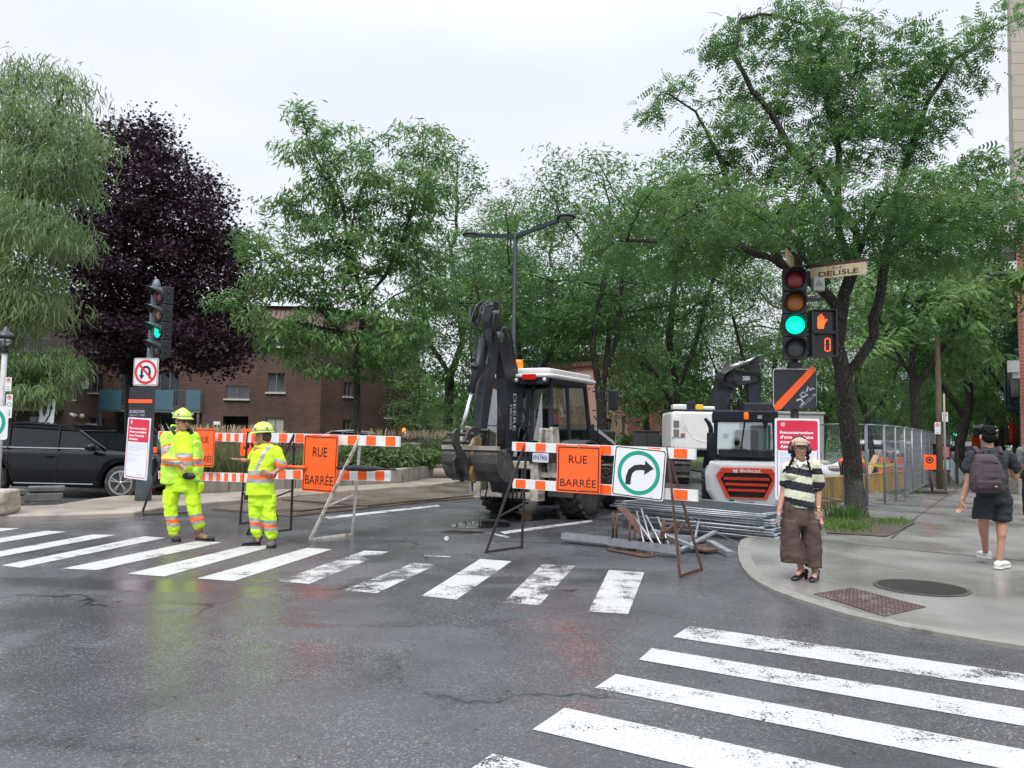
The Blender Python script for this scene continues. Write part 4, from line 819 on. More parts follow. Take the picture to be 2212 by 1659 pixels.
spots = [(410, 1020, 20.6), (450, 1016, 20.9), (500, 1012, 21.6), (520, 1014, 21), (560, 1010, 22), (700, 1008, 23.4), (760, 1005, 24.5), (830, 1000, 26.5), (870, 1000, 27.5), (900, 996, 28), (930, 992, 29), (950, 992, 30), (640, 1010, 22.8), (980, 990, 31)]
for i, (u, v, Y) in enumerate(spots):
    p = P(u, v, Y); tall = u > 800 or u < 530
    where = {410: 'first clump at the left end of the planter', 450: 'clump behind the worker in the jacket', 500: 'clump with seed heads left of the orange 3 sign', 520: 'clump right below the orange 3 sign', 560: 'clump behind the hard hat of the shorter worker', 700: 'clump behind the front orange sign of the left barricade', 760: 'clump by the trunk in the planter', 830: 'clump just past the rusty white barricade frame', 870: 'clump at the end of the barricade boards', 900: 'clump right of the barricade end', 930: 'clump near the beige house', 950: 'tall clump beside the backhoe bucket', 640: 'clump between the two workers and the orange sign', 980: 'last clump behind the backhoe bucket'}[u]
    clump('grass_clump', 'ornamental grass, '+where, 'ornamental grass', (p.x, Y, .4), 420, .95 if tall else .7, .8, M_grass, rgn, gg, 60 if tall else 14)
def shrub(u, Y, w, h, label, n_=2600, base=.4, m=None, grp='leafy shrubs in the planter', dens=None):
    p = P(u, 940, Y); t = thing('shrub', label, 'shrub', (p.x, Y, base), 0, grp); q = rgn.normal(0, 1, (n_, 3)); q /= np.linalg.norm(q, axis=1, keepdims=True); q *= rgn.uniform(.3, 1, (n_, 1))**.5
    pos = q*np.array([w/2, w/2*.8, h/2])+np.array([0, 0, h/2]); pos *= 1+.25*np.sin(pos*5.1+Y); d = q+rgn.normal(0, .5, (n_, 3)); d[:, 2] += .3
    scatter('foliage', pos, d, lens(.13, .06, 2, .2), m or M_shrub, rgn, (.7, 1.3), .6, t)
    b = B()
    for k in range(5): a = k*1.3; b.tube([(0, 0, 0), (math.cos(a)*w*.12, math.sin(a)*w*.12, h*.4), (math.cos(a)*w*.3, math.sin(a)*w*.25, h*.75)], [.02, .014, .006], 5)
    b.obj('stem', M_bark2, t); return t
for u, Y, w, h, lb in ((850, 24.6, 2, .75, 'low grey green shrub behind the end of the lower left barricade board'), (905, 26, 2.2, .8, 'low green shrub in the planter just left of the backhoe bucket'), (790, 23.6, 1.6, .7, 'low shrub behind the folded black umbrella'), (950, 28, 2, .85, 'low shrub touching the backhoe bucket edge')): shrub(u, Y, w, h, lb)
# understorey and far woods
def wood(name, x0, y0, x1, y1, h, wd, n_, m, sz=.35, base=0, label='distant mass of leafy undergrowth and trees'):
    a = np.array([x0, y0, 0.]); c = np.array([x1, y1, 0.]); t = rgn.uniform(0, 1, n_); hh = h*(.72+.28*np.sin(t*np.linalg.norm(c-a)*.45+x0)*np.cos(t*np.linalg.norm(c-a)*.17)); pos = a+(c-a)*t[:, None]; pos[:, 0] += rgn.normal(0, wd*.3, n_); pos[:, 1] += rgn.normal(0, wd*.3, n_); pos[:, 2] = base+hh*rgn.uniform(0, 1, n_)
    d = rgn.normal(0, 1, (n_, 3)); d[:, 2] -= .2; o = scatter(name, pos, d, lens(sz, sz*.55, 2, .3), m, rgn, (.6, 1.4), .6); o['kind'] = 'stuff'; o['label'] = label; return o
wood('far_wood', -13, 80, 22, 84, 9, 5, 26000, M_elm, .45); wood('far_wood', 20, 112, 75, 118, 12, 6, 26000, M_loc, .5); wood('undergrowth', -4, 46, 10, 48, 2.6, 3, 9000, M_shrub, .25); wood('undergrowth', 8, 60, 30, 76, 3.2, 4, 10000, M_loc, .3); wood('far_wood', -90, 85, -30, 85, 14, 5, 20000, M_elm, .5)
# ================= STREET FURNITURE =================
M_blk = mat('black_painted_metal', (.018, .02, .023), .4, var=.3, scale=6); M_signw = mat('sign_white', (.68, .69, .70), .45, var=.06, scale=4, dirt=(.4, .4, .4), damt=.15, dscale=9); M_signb = mat('sign_black', (.012, .012, .014), .4); M_or = mat('reflective_orange', (1.0, .115, .012), .45, var=.07, scale=5, dirt=(.45, .07, .02), damt=.1, dscale=8); M_signr = mat('sign_red', (.62, .02, .03), .45); M_teal = mat('sign_green', (.0, .29, .20), .45)
M_galv = mat('galvanised_steel', (.36, .38, .40), .42, .7, var=.25, scale=9); M_rust = mat('rusty_steel', (.11, .055, .04), .75, .3, var=.4, scale=12, dirt=(.05, .03, .025), damt=.4, dscale=14); M_darkst = mat('dark_steel', (.055, .05, .05), .55, .5, var=.3, scale=9, dirt=(.12, .06, .04), damt=.35, dscale=12)
M_wrust = mat('white_rusty_paint', (.6, .57, .52), .6, var=.1, dirt=(.22, .08, .03), damt=.42, dscale=9); M_pole = mat('grey_green_pole', (.12, .15, .17), .5, .3, var=.25, scale=5, dirt=(.2, .2, .19), damt=.2); M_crim = mat('notice_red', (.62, .022, .06), .45); M_notew = mat('notice_white', (.72, .75, .82), .45); M_grey_t = mat('print_grey', (.32, .34, .38), .6)
def arrow_pts(path, w, hw, hl):   # stroke with arrow head
    a = Vector(path[-2]); c = Vector(path[-1]); t = (c-a).normalized(); n_ = Vector((-t.y, t.x)); st = stroke(path, w); h = len(path); l = st[:h]; r_ = st[h:]
    return l+[tuple(c+n_*hw/2), tuple(c+t*hl), tuple(c-n_*hw/2)]+r_
def visor(b, cx, cz, r, L_, y0, n=18):
    vs = []; a0, a1 = R(-25), R(205)
    for i in range(n+1):
        a = a0+(a1-a0)*i/n; l_ = L_*(.22+.78*max(0, math.sin(a))**.8)
        for rr in (r, r+.006):
            for y in (y0, y0-l_): vs.append((cx+rr*math.cos(a), y, cz+rr*math.sin(a)))
    fs = []
    for i in range(n): a = 4*i; c = a+4; fs += [(a, c, c+1, a+1), (a+2, a+3, c+3, c+2), (a+1, c+1, c+3, a+3)]
    b.add(vs, fs, None, True)
def signal_head(name, label, loc, rz, on='green', s=.36, k=4, parent=None):
    t = thing(name, label, 'traffic light', loc, rz); b = B()
    for i in range(k):
        z = -s*(i+.5); b.box((0, .08, z), (s*.98, .2, s-.012)); b.annulus(0, z, s*.40, s*.455, -.02, -.045, 28); b.box((s*.5+.01, .06, z+.06), (.03, .05, .04)); b.box((s*.5+.01, .06, z-.08), (.03, .05, .04))
    b.obj('housing', M_blk, t, bevel=.012)
    cols = [('red', (.22, .012, .02)), ('amber', (.42, .13, .015)), ('green', (.0, .22, .14)), ('dark', (.06, .065, .075))]
    for i in range(k):
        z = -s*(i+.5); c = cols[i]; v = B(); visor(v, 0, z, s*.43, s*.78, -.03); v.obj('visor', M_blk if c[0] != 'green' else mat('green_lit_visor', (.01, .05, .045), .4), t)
        l = B(); l.lathe([(s*.4, 0), (s*.36, .02), (s*.22, .035), (1e-3, .04)], 28, (0, -.02, z), Matrix.Rotation(R(90), 3, 'X'))
        m_ = mat('lens_green_on', (.0, .75, .42), .3, emit=.95) if c[0] == on else mat('lens_'+c[0], c[1], .15, var=.15, scale=30, bump=.2, bscale=90)
        l.obj('lens', m_, t)
    return t
class LF:   # local frame facing the camera at depth Y
    def __init__(s, u, Y, z=0, ru=None): s.o = P(u, 950, Y); s.o.z = z; s.Y = Y
    def __call__(s, u, v): p = P(u, v, s.Y); return (p.x-s.o.x, p.z-s.o.z)
# ---- right signal pole ----
PR = LF(1717, 13.4, 0); gz = SZ(PR.o.x, 13.4); t = thing('signal_pole', 'dark pole at the sidewalk corner carrying the traffic light, street name signs and notices', 'pole', (PR.o.x, 13.4, gz))
x_, zt = PR(1716, 546); zt -= gz; b = B(); b.lathe([(.10, 0), (.10, .05), (.07, .1), (.065, zt-.05), (.05, zt)], 14); b.obj('pole', M_darkst, t)
b = B(); b.box((.05, -.03, zt-.22), (.14, .16, .34)); b.obj('sign_clamp', M_rust, t)
b = B()
for v_ in (787, 793): x, z = PR(1715, v_); b.box((x, -.06, z-gz), (.2, .14, .05))
x, z = PR(1740, 672); b.bar((0, 0, z-gz+.2), (.5, -.05, z-gz+.2), .05); b.bar((0, 0, z-gz-.8), (.5, -.05, z-gz-.8), .05); b.obj('bracket', M_blk, t)
x, z = PR(1703, 588); signal_head('traffic_light', 'four lens traffic light showing green beside the pedestrian signal at the corner', (PR.o.x+x, 13.1, z), R(-14), s=.395)
# pedestrian signal
x0, z1 = PR(1737.6, 673); x1, z0 = PR(1792, 775); t = thing('pedestrian_signal', 'two part pedestrian signal with lit orange hand above a lit zero', 'pedestrian signal', (PR.o.x+(x0+x1)/2, 13.15, z0), R(-4)); w = (x1-x0); h = z1-z0
b = B()
for q in (0, 1):
    zc = h*(.255+.49*q); b.box((0, .09, zc), (w, .2, h*.475))
    for sx in (-1, 1): b.box((sx*(w/2-.015), -.06, zc), (.03, .11, h*.475))
    b.box((0, -.06, zc+h*.23), (w-.06, .11, .02)); b.box((0, -.06, zc-h*.23), (w-.06, .11, .02))
b.obj('housing', M_blk, t, bevel=.01)
b = B(); b.box((0, -.02, h*.745), (w*.86, .01, h*.4)); b.box((0, -.02, h*.255), (w*.86, .01, h*.4)); b.obj('face', mat('signal_face_black', (.01, .01, .012), .25), t)
M_led = mat('led_orange', (1, .07, .01), .4, emit=1.6)
b = B(); cx, cz = -.03, h*.71
hand = [(-.055, -.11), (.035, -.11), (.05, -.04), (.10, .035), (.085, .05), (.05, .02), (.045, .09), (.03, .09), (.022, .02), (.018, .125), (.002, .125), (-.003, .03), (-.012, .118), (-.028, .118), (-.03, .02), (-.045, .09), (-.06, .088), (-.062, .0), (-.07, -.05)]
b.prism([(cx+px*1.0, cz+pz*1.08+.02) for px, pz in hand], -.027, -.032); b.obj('hand_symbol', M_led, t)
b = B(); zc = h*.255; zx = .07
b.prism(rrect(zx-.05, zc-.115, zx+.05, zc+.115, .02), -.0275, -.028); b.v = []; b.f = []; b.m = []; b.sm = []
for sx in (-1, 1):
    for sz in (-1, 1): b.box((zx+sx*.042, -.03, zc+sz*.053), (.017, .006, .088))
for sz in (-1, 1): b.box((zx, -.03, zc+sz*.107), (.062, .006, .017))
b.obj('digit', M_led, t)
# pushbutton beacon box
x, z = PR(1762, 617); t = thing('sound_beacon', 'small pale grey box hanging under the street name sign', 'speaker box', (PR.o.x+x, 13.3, z)); b = B(); b.box((0, 0, 0), (.2, .12, .24)); b.obj('box', mat('beacon_grey', (.38, .38, .38), .5), t, bevel=.015); b = B(); b.prism([(-.06, -.04), (.06, -.04), (.06, .0), (0, .07), (-.06, .0)], -.062, -.066); b.tube([(0, .02, -.12), (0, .03, -.22), (-.3, .08, -.22)], .02); b.obj('emblem', mat('grey_mid', (.2, .2, .2), .5), t)
# street name signs
M_cream = mat('old_enamel_cream', (.62, .52, .36), .45, var=.12, scale=3, dirt=(.42, .17, .05), damt=.42, dscale=5, streak=True)
p = PR(1750, 592); rzs = R(-40); t = thing('street_name_sign', 'cream street name sign reading RUE DELISLE with rust stains', 'street sign', (PR.o.x+p[0], 13.38, p[1]), rzs)
b = B(); b.prism(rrect(0, -.11, .93, .10, .03), 0, .02); b.obj('plate', M_cream, t)
b = B(); b.text('RUE', .38, .028, .16, .052, y=-.003); b.text('DELISLE', .14, -.075, .66, .085, y=-.003, bold=.012); b.obj('lettering', M_signb, t)
b = B(); b.box((.45, .01, .125), (1.05, .03, .045)); b.box((-.15, .01, .02), (.3, .03, .045)); b.obj('bracket', M_rust, t)
t = thing('street_name_sign', 'street name sign seen nearly edge on at the top of the corner pole', 'street sign', (PR.o.x-.03, 13.3, PR(1704, 575)[1]), math.atan2(-AV.y, -AV.x)+R(4))
b = B(); b.prism(rrect(.1, -.12, .85, .12, .03), 0, .02); b.obj('plate', M_cream, t); b = B(); b.box((.45, .01, .14), (.9, .03, .04)); b.obj('bracket', M_rust, t)
# black diagonal sign
def LX(fr, u, v): a = fr(u, v); return a
x0, z1 = PR(1665, 797); x1, z0 = PR(1757, 884); t = thing('black_diagonal_sign', 'black covered sign crossed by an orange diagonal stripe with white graffiti', 'sign', (PR.o.x+(x0+x1)/2, 13.26, z0), R(-3)); w, h = x1-x0, z1-z0
b = B(); b.prism(rrect(-w/2, 0, w/2, h, .05), .01, .015); b.obj('backing_plate', M_signw, t); b = B(); b.prism(rrect(-w/2+.01, -.005, w/2-.008, h-.015, .045), -.004, .006); b.obj('cover', mat('black_cover', (.02, .021, .026), .5, var=.3, scale=8), t)
b = B(); b.prism([(-w*.47, -.03), (-w*.33, -.02), (w*.46, h-.04), (w*.46, h+.03), (w*.36, h+.03), (-w*.49, .05)], -.006, -.009); b.obj('stripe', M_or, t)
b = B()
for pts_, w_ in (([(.02, .14), (.10, .17), (.14, .10), (.10, .06)], .035), ([(.08, .24), (.14, .29), (.2, .24), (.14, .19), (.08, .24)], .022), ([(.1, .2), (.22, .24)], .02), ([(.19, .28), (.22, .38), (.26, .32)], .03), ([(.26, .32), (.29, .36), (.33, .34)], .02)): b.prism(stroke(pts_, w_), -.0045, -.0052)
b.text('51-1122-76', .1, .0, .36, .05, y=-.0048, rot=R(42)); b.obj('graffiti', mat('graffiti_grey', (.4, .45, .5), .6, dirt=(.03, .03, .03), damt=.4, dscale=30), t)
def notice(loc, rz, w, h, label, parent=None):
    t = thing('notice_board', label, 'notice board', loc, rz); b = B(); b.prism(rrect(-w/2, 0, w/2, h, .03), 0, .012); b.obj('panel', M_notew, t)
    b = B(); r0 = h*.605; b.prism(rrect(-w*.455, r0, w*.455, h*.975, .035), -.001, -.003)
    for x0, x1, z0, z1 in ((-w*.455, -w*.44, .05, r0), (w*.44, w*.455, .05, r0), (-w*.43, w*.43, .03, .045)): b.prism([(x0, z0), (x1, z0), (x1, z1), (x0, z1)], -.001, -.003)
    b.box((0, -.002, h*.972), (.2, .003, .012)); b.obj('red_field', M_crim, t)
    b = B(); lh = h*.036
    for i, s_ in enumerate(('Reconstruction', "d'une conduite", "sous l'avenue", 'Atwater')): ww = w*(.74, .74, .66, .40)[i]; b.text(s_, -w*.385, h*(.808-.059*i), ww, lh*(1.12 if i else 1.0), y=-.0045, bold=.028)
    cx, cz = -w*.32, h*.925
    for i in range(8): a = i*math.pi/4+.39; b.annulus(cx+.024*math.cos(a), cz+.024*math.sin(a), .009, .014, -.0035, -.0045, 10)
    b.obj('title_lettering', mat('notice_letter_white', (.85, .85, .86), .5), t)
    b = B(); z = h*.56
    for i, s_ in enumerate(("Des travaux d'urgence sont en cours", 'pour reconstruire une conduite', "sous l'avenue Atwater. Ils sont", 'effectués en 4 phases entre', 'Lincoln et Workman', '', 'Durée : Été', 'Entrepreneur : Eurovia', '', 'Renseignements 311', 'Besoin de plus', 'Balayez ce code')):
        if s_: b.text(s_, -w*.385, z-i*h*.026, min(w*.78, w*.024*len(s_)), h*.0135, y=-.0025)
    b.text('montreal.ca', w*.02, h*.07, w*.3, h*.02, y=-.0025); b.obj('small_print', M_grey_t, t); return t
x0, z1 = PR(1668, 903.5); x1, z0 = PR(1763.5, 1079); notice((PR.o.x+(x0+x1)/2, 13.25, z0), R(-3), x1-x0, z1-z0, 'red and white works notice board mounted below the black diagonal sign at the corner')
# ---- left signal pole ----
g = G(309, 1081, .1); PL = LF(309, g.y, 0); t = thing('signal_pole', 'grey green pole on the left median carrying a traffic light and notices', 'pole', (g.x, g.y, .1)); t.rotation_euler = (0, R(.75), 0)
x_, zt = PL(336, 612); b = B(); b.lathe([(.16, 0), (.15, .5), (.13, .52), (.115, 1.5), (.085, zt-.2), (.085, zt-.12), (.04, zt-.02), (1e-3, zt)], 14); b.obj('pole', M_pole, t)
x, z = PL(348, 622); th = signal_head('traffic_light', 'traffic light seen from the side with dim green lens on the left median pole', (g.x+x, g.y-.12, z), R(-38), s=.37, on='none')
for ch in th.children:
    if ch.name.startswith('lens') and 'green' in ch.data.materials[0].name: ch.data.materials[0] = mat('lens_green_dim', (.0, .7, .45), .3, emit=.9)
# no u-turn sign
x0, z1 = PL(295, 775); x1, z0 = PL(342, 835); t = thing('no_u_turn_sign', 'square no U turn sign with red circle above the covered black sign', 'traffic sign', (g.x+(x0+x1)/2, g.y-.2, z0), R(-10)); w = .56; h = z1-z0
b = B(); b.prism(rrect(-w/2, 0, w/2, h, .04), 0, .01); b.obj('plate', M_signw, t)
b = B(); b.prism(rrect(-w/2+.012, .012, w/2-.012, h-.012, .035), -.001, -.0015, mi=0); b.prism(rrect(-w/2+.024, .024, w/2-.024, h-.024, .03), -.0016, -.0022, mi=1); b.obj('border', [M_signb, M_signw], t)
b = B(); up_ = [(.09, .15), (.09, .3)]+[(0+.09*math.cos(R(a)), .3+.09*math.sin(R(a))) for a in range(20, 180, 20)]+[(-.09, .3), (-.09, .22)]
b.prism(arrow_pts(up_, .05, .13, .09), -.0025, -.004, mi=0); b.annulus(0, h/2, .2, .25, -.004, -.006, 40, mi=1); b.prism(stroke([(-.15, h/2+.15), (.15, h/2-.15)], .045), -.0045, -.0065, mi=1); b.obj('symbol', [M_signb, M_signr], t)
x0, z1 = PL(286, 837); x1, z0 = PL(334, 902); t = thing('covered_sign', 'black covered sign with an orange band on the left median pole', 'sign', (g.x+(x0+x1)/2, g.y-.22, z0), R(-10)); w = (x1-x0)/math.cos(R(30)); h = z1-z0
b = B(); b.prism(rrect(-w/2, 0, w/2, h, .03), 0, .01); b.obj('cover', mat('black_cover', (.02, .021, .026), .5), t); b = B(); b.box((-.02, -.004, h*.53), (w*.95, .006, h*.12)); b.obj('stripe', M_or, t)
b = B(); b.text('EUROVIA', -w*.45, h*.13, w*.62, h*.11, y=-.002, bold=.02); b.text('450-431-7887', -w*.45, h*.03, w*.62, h*.065, y=-.002); b.obj('lettering', mat('graffiti_grey', (.4, .45, .5), .6), t)
x0, z1 = PL(310, 903); x1, z0 = PL(304, 1033); tn = notice((g.x+(x0+x1)/2-.03, g.y-.3, z0), R(-30), .74, z1-z0, 'red and white works notice board on the left median pole, seen obliquely'); tn.rotation_euler = (0, R(2), R(-30))
# ---- orange delineator post ----
q = G(331, 1066, .1); t = thing('delineator_post', 'slim orange delineator post with white bands beside the left pole', 'delineator', (q.x, q.y, .1)); b = B(); b.box((.15, 0, .03), (.7, .35, .06)); b.obj('base', M_blk, t, bevel=.01); b = B(); b.box((0, 0, .55), (.09, .04, 1.0)); b.obj('post', M_or, t, bevel=.012); b = B()
for z in (.62, .78): b.box((0, 0, z), (.094, .046, .05))
b.obj('band', M_signw, t)
# ---- barricades ----
def board(t, a, c, zc, h=.2, n_=9, lab=None, ph=0, off=0):   # striped board between world points
    a = Vector(a); c = Vector(c); o = Vector(t.location); d = (c-a); L_ = d.length; x = d.normalized(); y = Vector((-x.y, x.x, 0)).normalized(); z = x.cross(y); m = Matrix((x, y, z)).transposed().to_4x4(); m.translation = a-o
    b = B(); b.M = m; b.box((L_/2, 0, 0), (L_, .035, h), mi=0); st = L_/n_
    for i in range(n_):
        x0 = i*st+st*.12+ph*st; x1 = x0+st*.5
        if x1 > L_-.005: continue
        b.prism(rrect(x0, -h/2+.008, x1, h/2-.008, .012, 2), -.018, -.021, mi=1)
    return b.obj('board', [M_signw, M_or], t)
def aframe(t, f0, f1, apex, m, w=.04, cross=True):
    o = Vector(t.location); f0, f1, apex = Vector(f0)-o, Vector(f1)-o, Vector(apex)-o; d = (f1-f0).normalized(); b = B(); up = Vector((0, 0, 1)); side = d.cross(up)
    b.bar(f0, apex, w, .012, up=side); b.bar(f1, apex+Vector((0, 0, -.02)), w, .012, up=side); b.bar(f0+Vector((0, 0, .01)), f1+Vector((0, 0, .01)), w, .012, up=side)
    if cross: b.bar(f0.lerp(apex, .32), f1.lerp(apex, .42), .025, .01, up=side)
    return b.obj('frame', m, t)
def rue(t, loc, rz, w, h, tilt=0):
    s = thing('road_closed_sign', 'x', 'road sign', loc, rz); s.rotation_euler = (0, tilt, rz)
    b = B(); b.prism(rrect(-w/2, 0, w/2, h, .04), 0, .008); b.obj('plate', M_or, s); b = B(); bw = .014
    for (x0, x1, z0, z1) in ((-w/2+.02, w/2-.02, .02, .02+bw), (-w/2+.02, w/2-.02, h-.02-bw, h-.02), (-w/2+.02, -w/2+.02+bw, .02+bw, h-.02-bw), (w/2-.02-bw, w/2-.02, .02+bw, h-.02-bw)): b.prism([(x0, z0), (x1, z0), (x1, z1), (x0, z1)], -.001, -.003)
    b.text('RUE', -w*.22, h*.62, w*.42, h*.17, y=-.003, bold=.006); b.text('BARRÉE', -w*.41, h*.13, w*.82, h*.2, y=-.003, bold=.004); b.obj('lettering', M_signb, s)
    b = B(); b.ell((0, -.008, h*.94), (.01, .006, .01), 8); b.ell((0, -.008, h*.05), (.01, .006, .01), 8); b.obj('bolt', M_galv, s); return s
# left unit 1 (behind the workers)
f = [G(305, 1114), G(420, 1109), G(518, 1133), G(600, 1124)]
t1 = thing('barricade', 'striped barricade behind the worker in the jacket, leftmost of the three', 'barricade', tuple((f[0]+f[2])/2), 0, 'striped road barricades')
ap1 = P(372, 927, 14.2); ap2 = P(536, 932, 12.9)
aframe(t1, f[0], f[1], ap1, M_darkst); aframe(t1, f[2], f[3], ap2, M_darkst)
board(t1, P(344, 940, 14.4), P(600, 948, 12.5), 0, .15, 15); board(t1, P(344, 1026, 14.4), P(592, 1034, 12.5), 0, .15, 15)
s = rue(t1, P(439, 1008, 13.4), R(-37), .62, .66); s['label'] = 'orange RUE BARRÉE sign partly hidden by the worker in the jacket'; s.name = 'road_closed_sign'
q = P(531, 985, 14.2); t = thing('speed_sign', 'small orange sign with the number 3 behind the left barricade', 'road sign', tuple(q), R(-20)); b = B(); b.prism(rrect(-.13, 0, .33, .5, .03), 0, .01); b.obj('plate', M_or, t); b = B(); b.text('30', -.06, .12, .34, .26, y=-.002, bold=.01); b.obj('lettering', M_signb, t); b = B(); b.box((.1, .02, -.25), (.04, .03, 1.2)); b.obj('post', M_darkst, t)
# left unit 2
f = [G(533, 1156), G(628, 1146), G(669, 1168), G(761, 1156)]
t2 = thing('barricade', 'striped barricade with one rusty white frame right of the worker with hand on hip', 'barricade', tuple((f[0]+f[2])/2), 0, 'striped road barricades')
a1 = P(636, 938, 12.1); a2 = P(779, 941, 11.4)
aframe(t2, f[0], f[1], a1, M_darkst); aframe(t2, f[2], f[3], a2, M_wrust, .05)
board(t2, P(560, 944, 12.55), P(864, 954, 11.0), 0, .15, 8, ph=.2); board(t2, P(565, 1024, 12.5), P(843, 1028, 11.05), 0, .15, 8, ph=.1)
q = P(688, 1063, 11.62); s = rue(t2, q, R(-27), .66, .85, R(1)); s['label'] = 'orange RUE BARRÉE sign on the middle barricade, beside the worker with hand on hip'
b = B(); s0, s1 = P(726, 1010, 11.45), P(855, 1014, 10.9); d_ = s1-s0
t = thing('umbrella', 'folded black umbrella lying along the lower board of the middle barricade', 'umbrella', tuple(s0)); fold = []
for i in range(9): k = i/8; fold.append((d_*k*.82+Vector((0, 0, .004*math.sin(i*2.1)))))
b.tube(fold, [.012, .03, .042, .045, .045, .042, .038, .028, .015], 9); 
for v_ in b.v: v_.z += .008*noise.noise(v_*25)
b.obj('canopy', mat('umbrella_black', (.012, .012, .015), .6, bump=.5, bscale=40), t); b = B(); b.tube([d_*.8, d_*1.0], .014, 8); b.obj('handle', M_signb, t)
b = B(); s0 = P(622, 1008, 11.9); s1 = P(660, 1010, 11.7); b.tube([s0, s1], .025, 8); tag(b.obj('orange_tube', M_or), 'short orange tube lying on the middle barricade left of its sign', 'tube')
# right barricade
f = [G(1049, 1195), G(1127, 1184), G(1469, 1248), G(1517, 1232)]
t3 = thing('barricade', 'striped barricade before the backhoe carrying a road closed sign and arrow sign', 'barricade', tuple((f[0]+f[2])/2), 0, 'striped road barricades')
a1 = P(1137, 953, 10.6); a2 = P(1442, 966, 9.1)
aframe(t3, f[0], f[1], a1, M_darkst); aframe(t3, f[2], f[3], a2, M_rust, .05)
board(t3, P(1108, 964, 10.75), P(1503, 981, 8.85), 0, .125, 8, ph=.1); board(t3, P(1109, 1044, 10.75), P(1507, 1071, 8.85), 0, .13, 8, ph=.05)
q = P(1248, 1065, 9.80); s = rue(t3, q, R(-27), .6, .6, R(.6)); s['label'] = 'orange RUE BARRÉE sign in front of the backhoe'
q = P(1375, 1076, 9.2); w = .64; t = thing('turn_arrow_sign', 'white square sign with black right turn arrow in a green ring', 'road sign', tuple(q), R(-27)); t.rotation_euler = (0, R(4.5), R(-27)); h = .6
b = B(); b.prism(rrect(-w/2, 0, w/2, h, .03), 0, .01); b.obj('plate', M_signw, t)
b = B(); b.prism(rrect(-w/2+.01, .01, w/2-.01, h-.01, .03), -.001, -.0015, mi=0); b.prism(rrect(-w/2+.022, .022, w/2-.022, h-.022, .025), -.0016, -.0022, mi=1); b.obj('border', [M_signb, M_signw], t)
b = B(); pa_ = [(-.12, .15), (-.12, .24), (-.1, .31), (-.05, .355), (.02, .37), (.07, .37)]; b.prism(arrow_pts(pa_, .065, .17, .11), -.0025, -.004, mi=0); b.annulus(0, h/2, .215, .262, -.0025, -.004, 48, mi=1); b.obj('symbol', [M_signb, M_teal], t)
b = B(); b.ell((0, -.008, h-.045), (.012, .006, .012), 8); b.obj('bolt', M_galv, t)
# ---- left edge furniture ----
q = P(8, 950, 14.2); t = thing('lamp_post', 'pale weathered post with black lantern at the left edge', 'street lamp', (q.x-.08, 14.2, .1)); LL = LF(8, 14.2); x, zt = LL(14, 762)
b = B(); b.lathe([(.065, 0), (.055, 1), (.045, zt-.1)], 12); b.obj('pole', mat('pale_pole', (.42, .42, .41), .6, var=.15, dirt=(.25, .12, .06), damt=.3, dscale=5, streak=True), t)
b = B(); z = zt-.1; b.lathe([(.07, z), (.04, z+.06), (.04, z+.08), (.05, z+.1)], 12)
for k in range(4): a = k*math.pi/2+.5; b.tube([(.05*math.cos(a), .05*math.sin(a), z+.05), (.12*math.cos(a), .12*math.sin(a), z+.16), (.13*math.cos(a), .13*math.sin(a), z+.28)], .012, 5)
b.lathe([(.155, z+.27), (.165, z+.3), (.12, z+.36), (.055, z+.41), (.045, z+.46), (.02, z+.48), (1e-3, z+.5)], 20); b.obj('lantern', M_blk, t); b = B(); b.lathe([(.05, z+.1), (.12, z+.2), (.13, z+.27)], 16); b.obj('globe', glass_mat('lantern_glass'), t)
def small_sign(u0, v0, u1, v1, Y, name, label, draw, rz=0, cat='traffic sign'):
    F_ = LF((u0+u1)/2, Y); x0, z1 = F_(u0, v0); x1, z0 = F_(u1, v1); w, h = x1-x0, z1-z0; t = thing(name, label, cat, (F_.o.x+(x0+x1)/2, Y, z0), rz); w /= max(.3, math.cos(rz)); b = B(); b.prism(rrect(-w/2, 0, w/2, h, min(w, h)*.08), 0, .008); b.obj('plate', M_signw, t); b = B(); draw(b, w, h); b.obj('symbol', [M_signb, M_signr, M_teal, M_signw], t); return t
def d_park(b, w, h):
    r_ = w*.34; b.annulus(0, h-r_*1.4, r_*.72, r_, -.001, -.003, 24, mi=1); b.prism(stroke([(-r_*.6, h-r_*.8), (r_*.6, h-r_*2)], r_*.22), -.0015, -.0035, mi=1); b.text('P', -w*.1, h-r_*1.9, w*.22, r_, y=-.001, mi=0, bold=.03); b.box((0, -.002, h*.12), (w*.5, .003, h*.03), mi=0); b.box((0, -.002, h*.3), (w*.6, .003, h*.02), mi=0)
def d_park2(b, w, h): d_park(b, w, h); b.annulus(0, h*.58, w*.24, w*.33, -.001, -.003, 20, mi=2); b.prism(arrow_pts([(-w*.3, h*.2), (w*.1, h*.2)], w*.08, w*.25, w*.2), -.0045, -.005, mi=0)
small_sign(12.5, 815, 23.5, 845, 14.1, 'parking_sign', 'small no stopping sign, upper of the two on the lamp post at the left edge', d_park); small_sign(14, 852, 24.5, 903, 14.1, 'parking_sign', 'tall narrow no parking sign, lower of two on the left lamp post', d_park2)
def d_ring(b, w, h): b.annulus(0, h/2, w*.33, w*.43, -.001, -.003, 40, mi=2); b.prism(arrow_pts([(0, h*.25), (0, h*.5)], w*.12, w*.3, w*.2), -.001, -.003, mi=0)
small_sign(-58, 876, 15, 950, 13.2, 'ahead_only_sign', 'white sign with green ring and straight arrow cut by the left edge', d_ring)
b = B(); b.box((0, 0, .45), (.05, .05, .9)); b.box((0, 0, .02), (.6, .4, .05)); q = P(-22, 950, 13.22); o = b.obj('sign_stand', M_darkst); o.location = (q.x, 13.24, .1); tag(o, 'dark stand under the green ring sign at the left edge', 'sign stand')
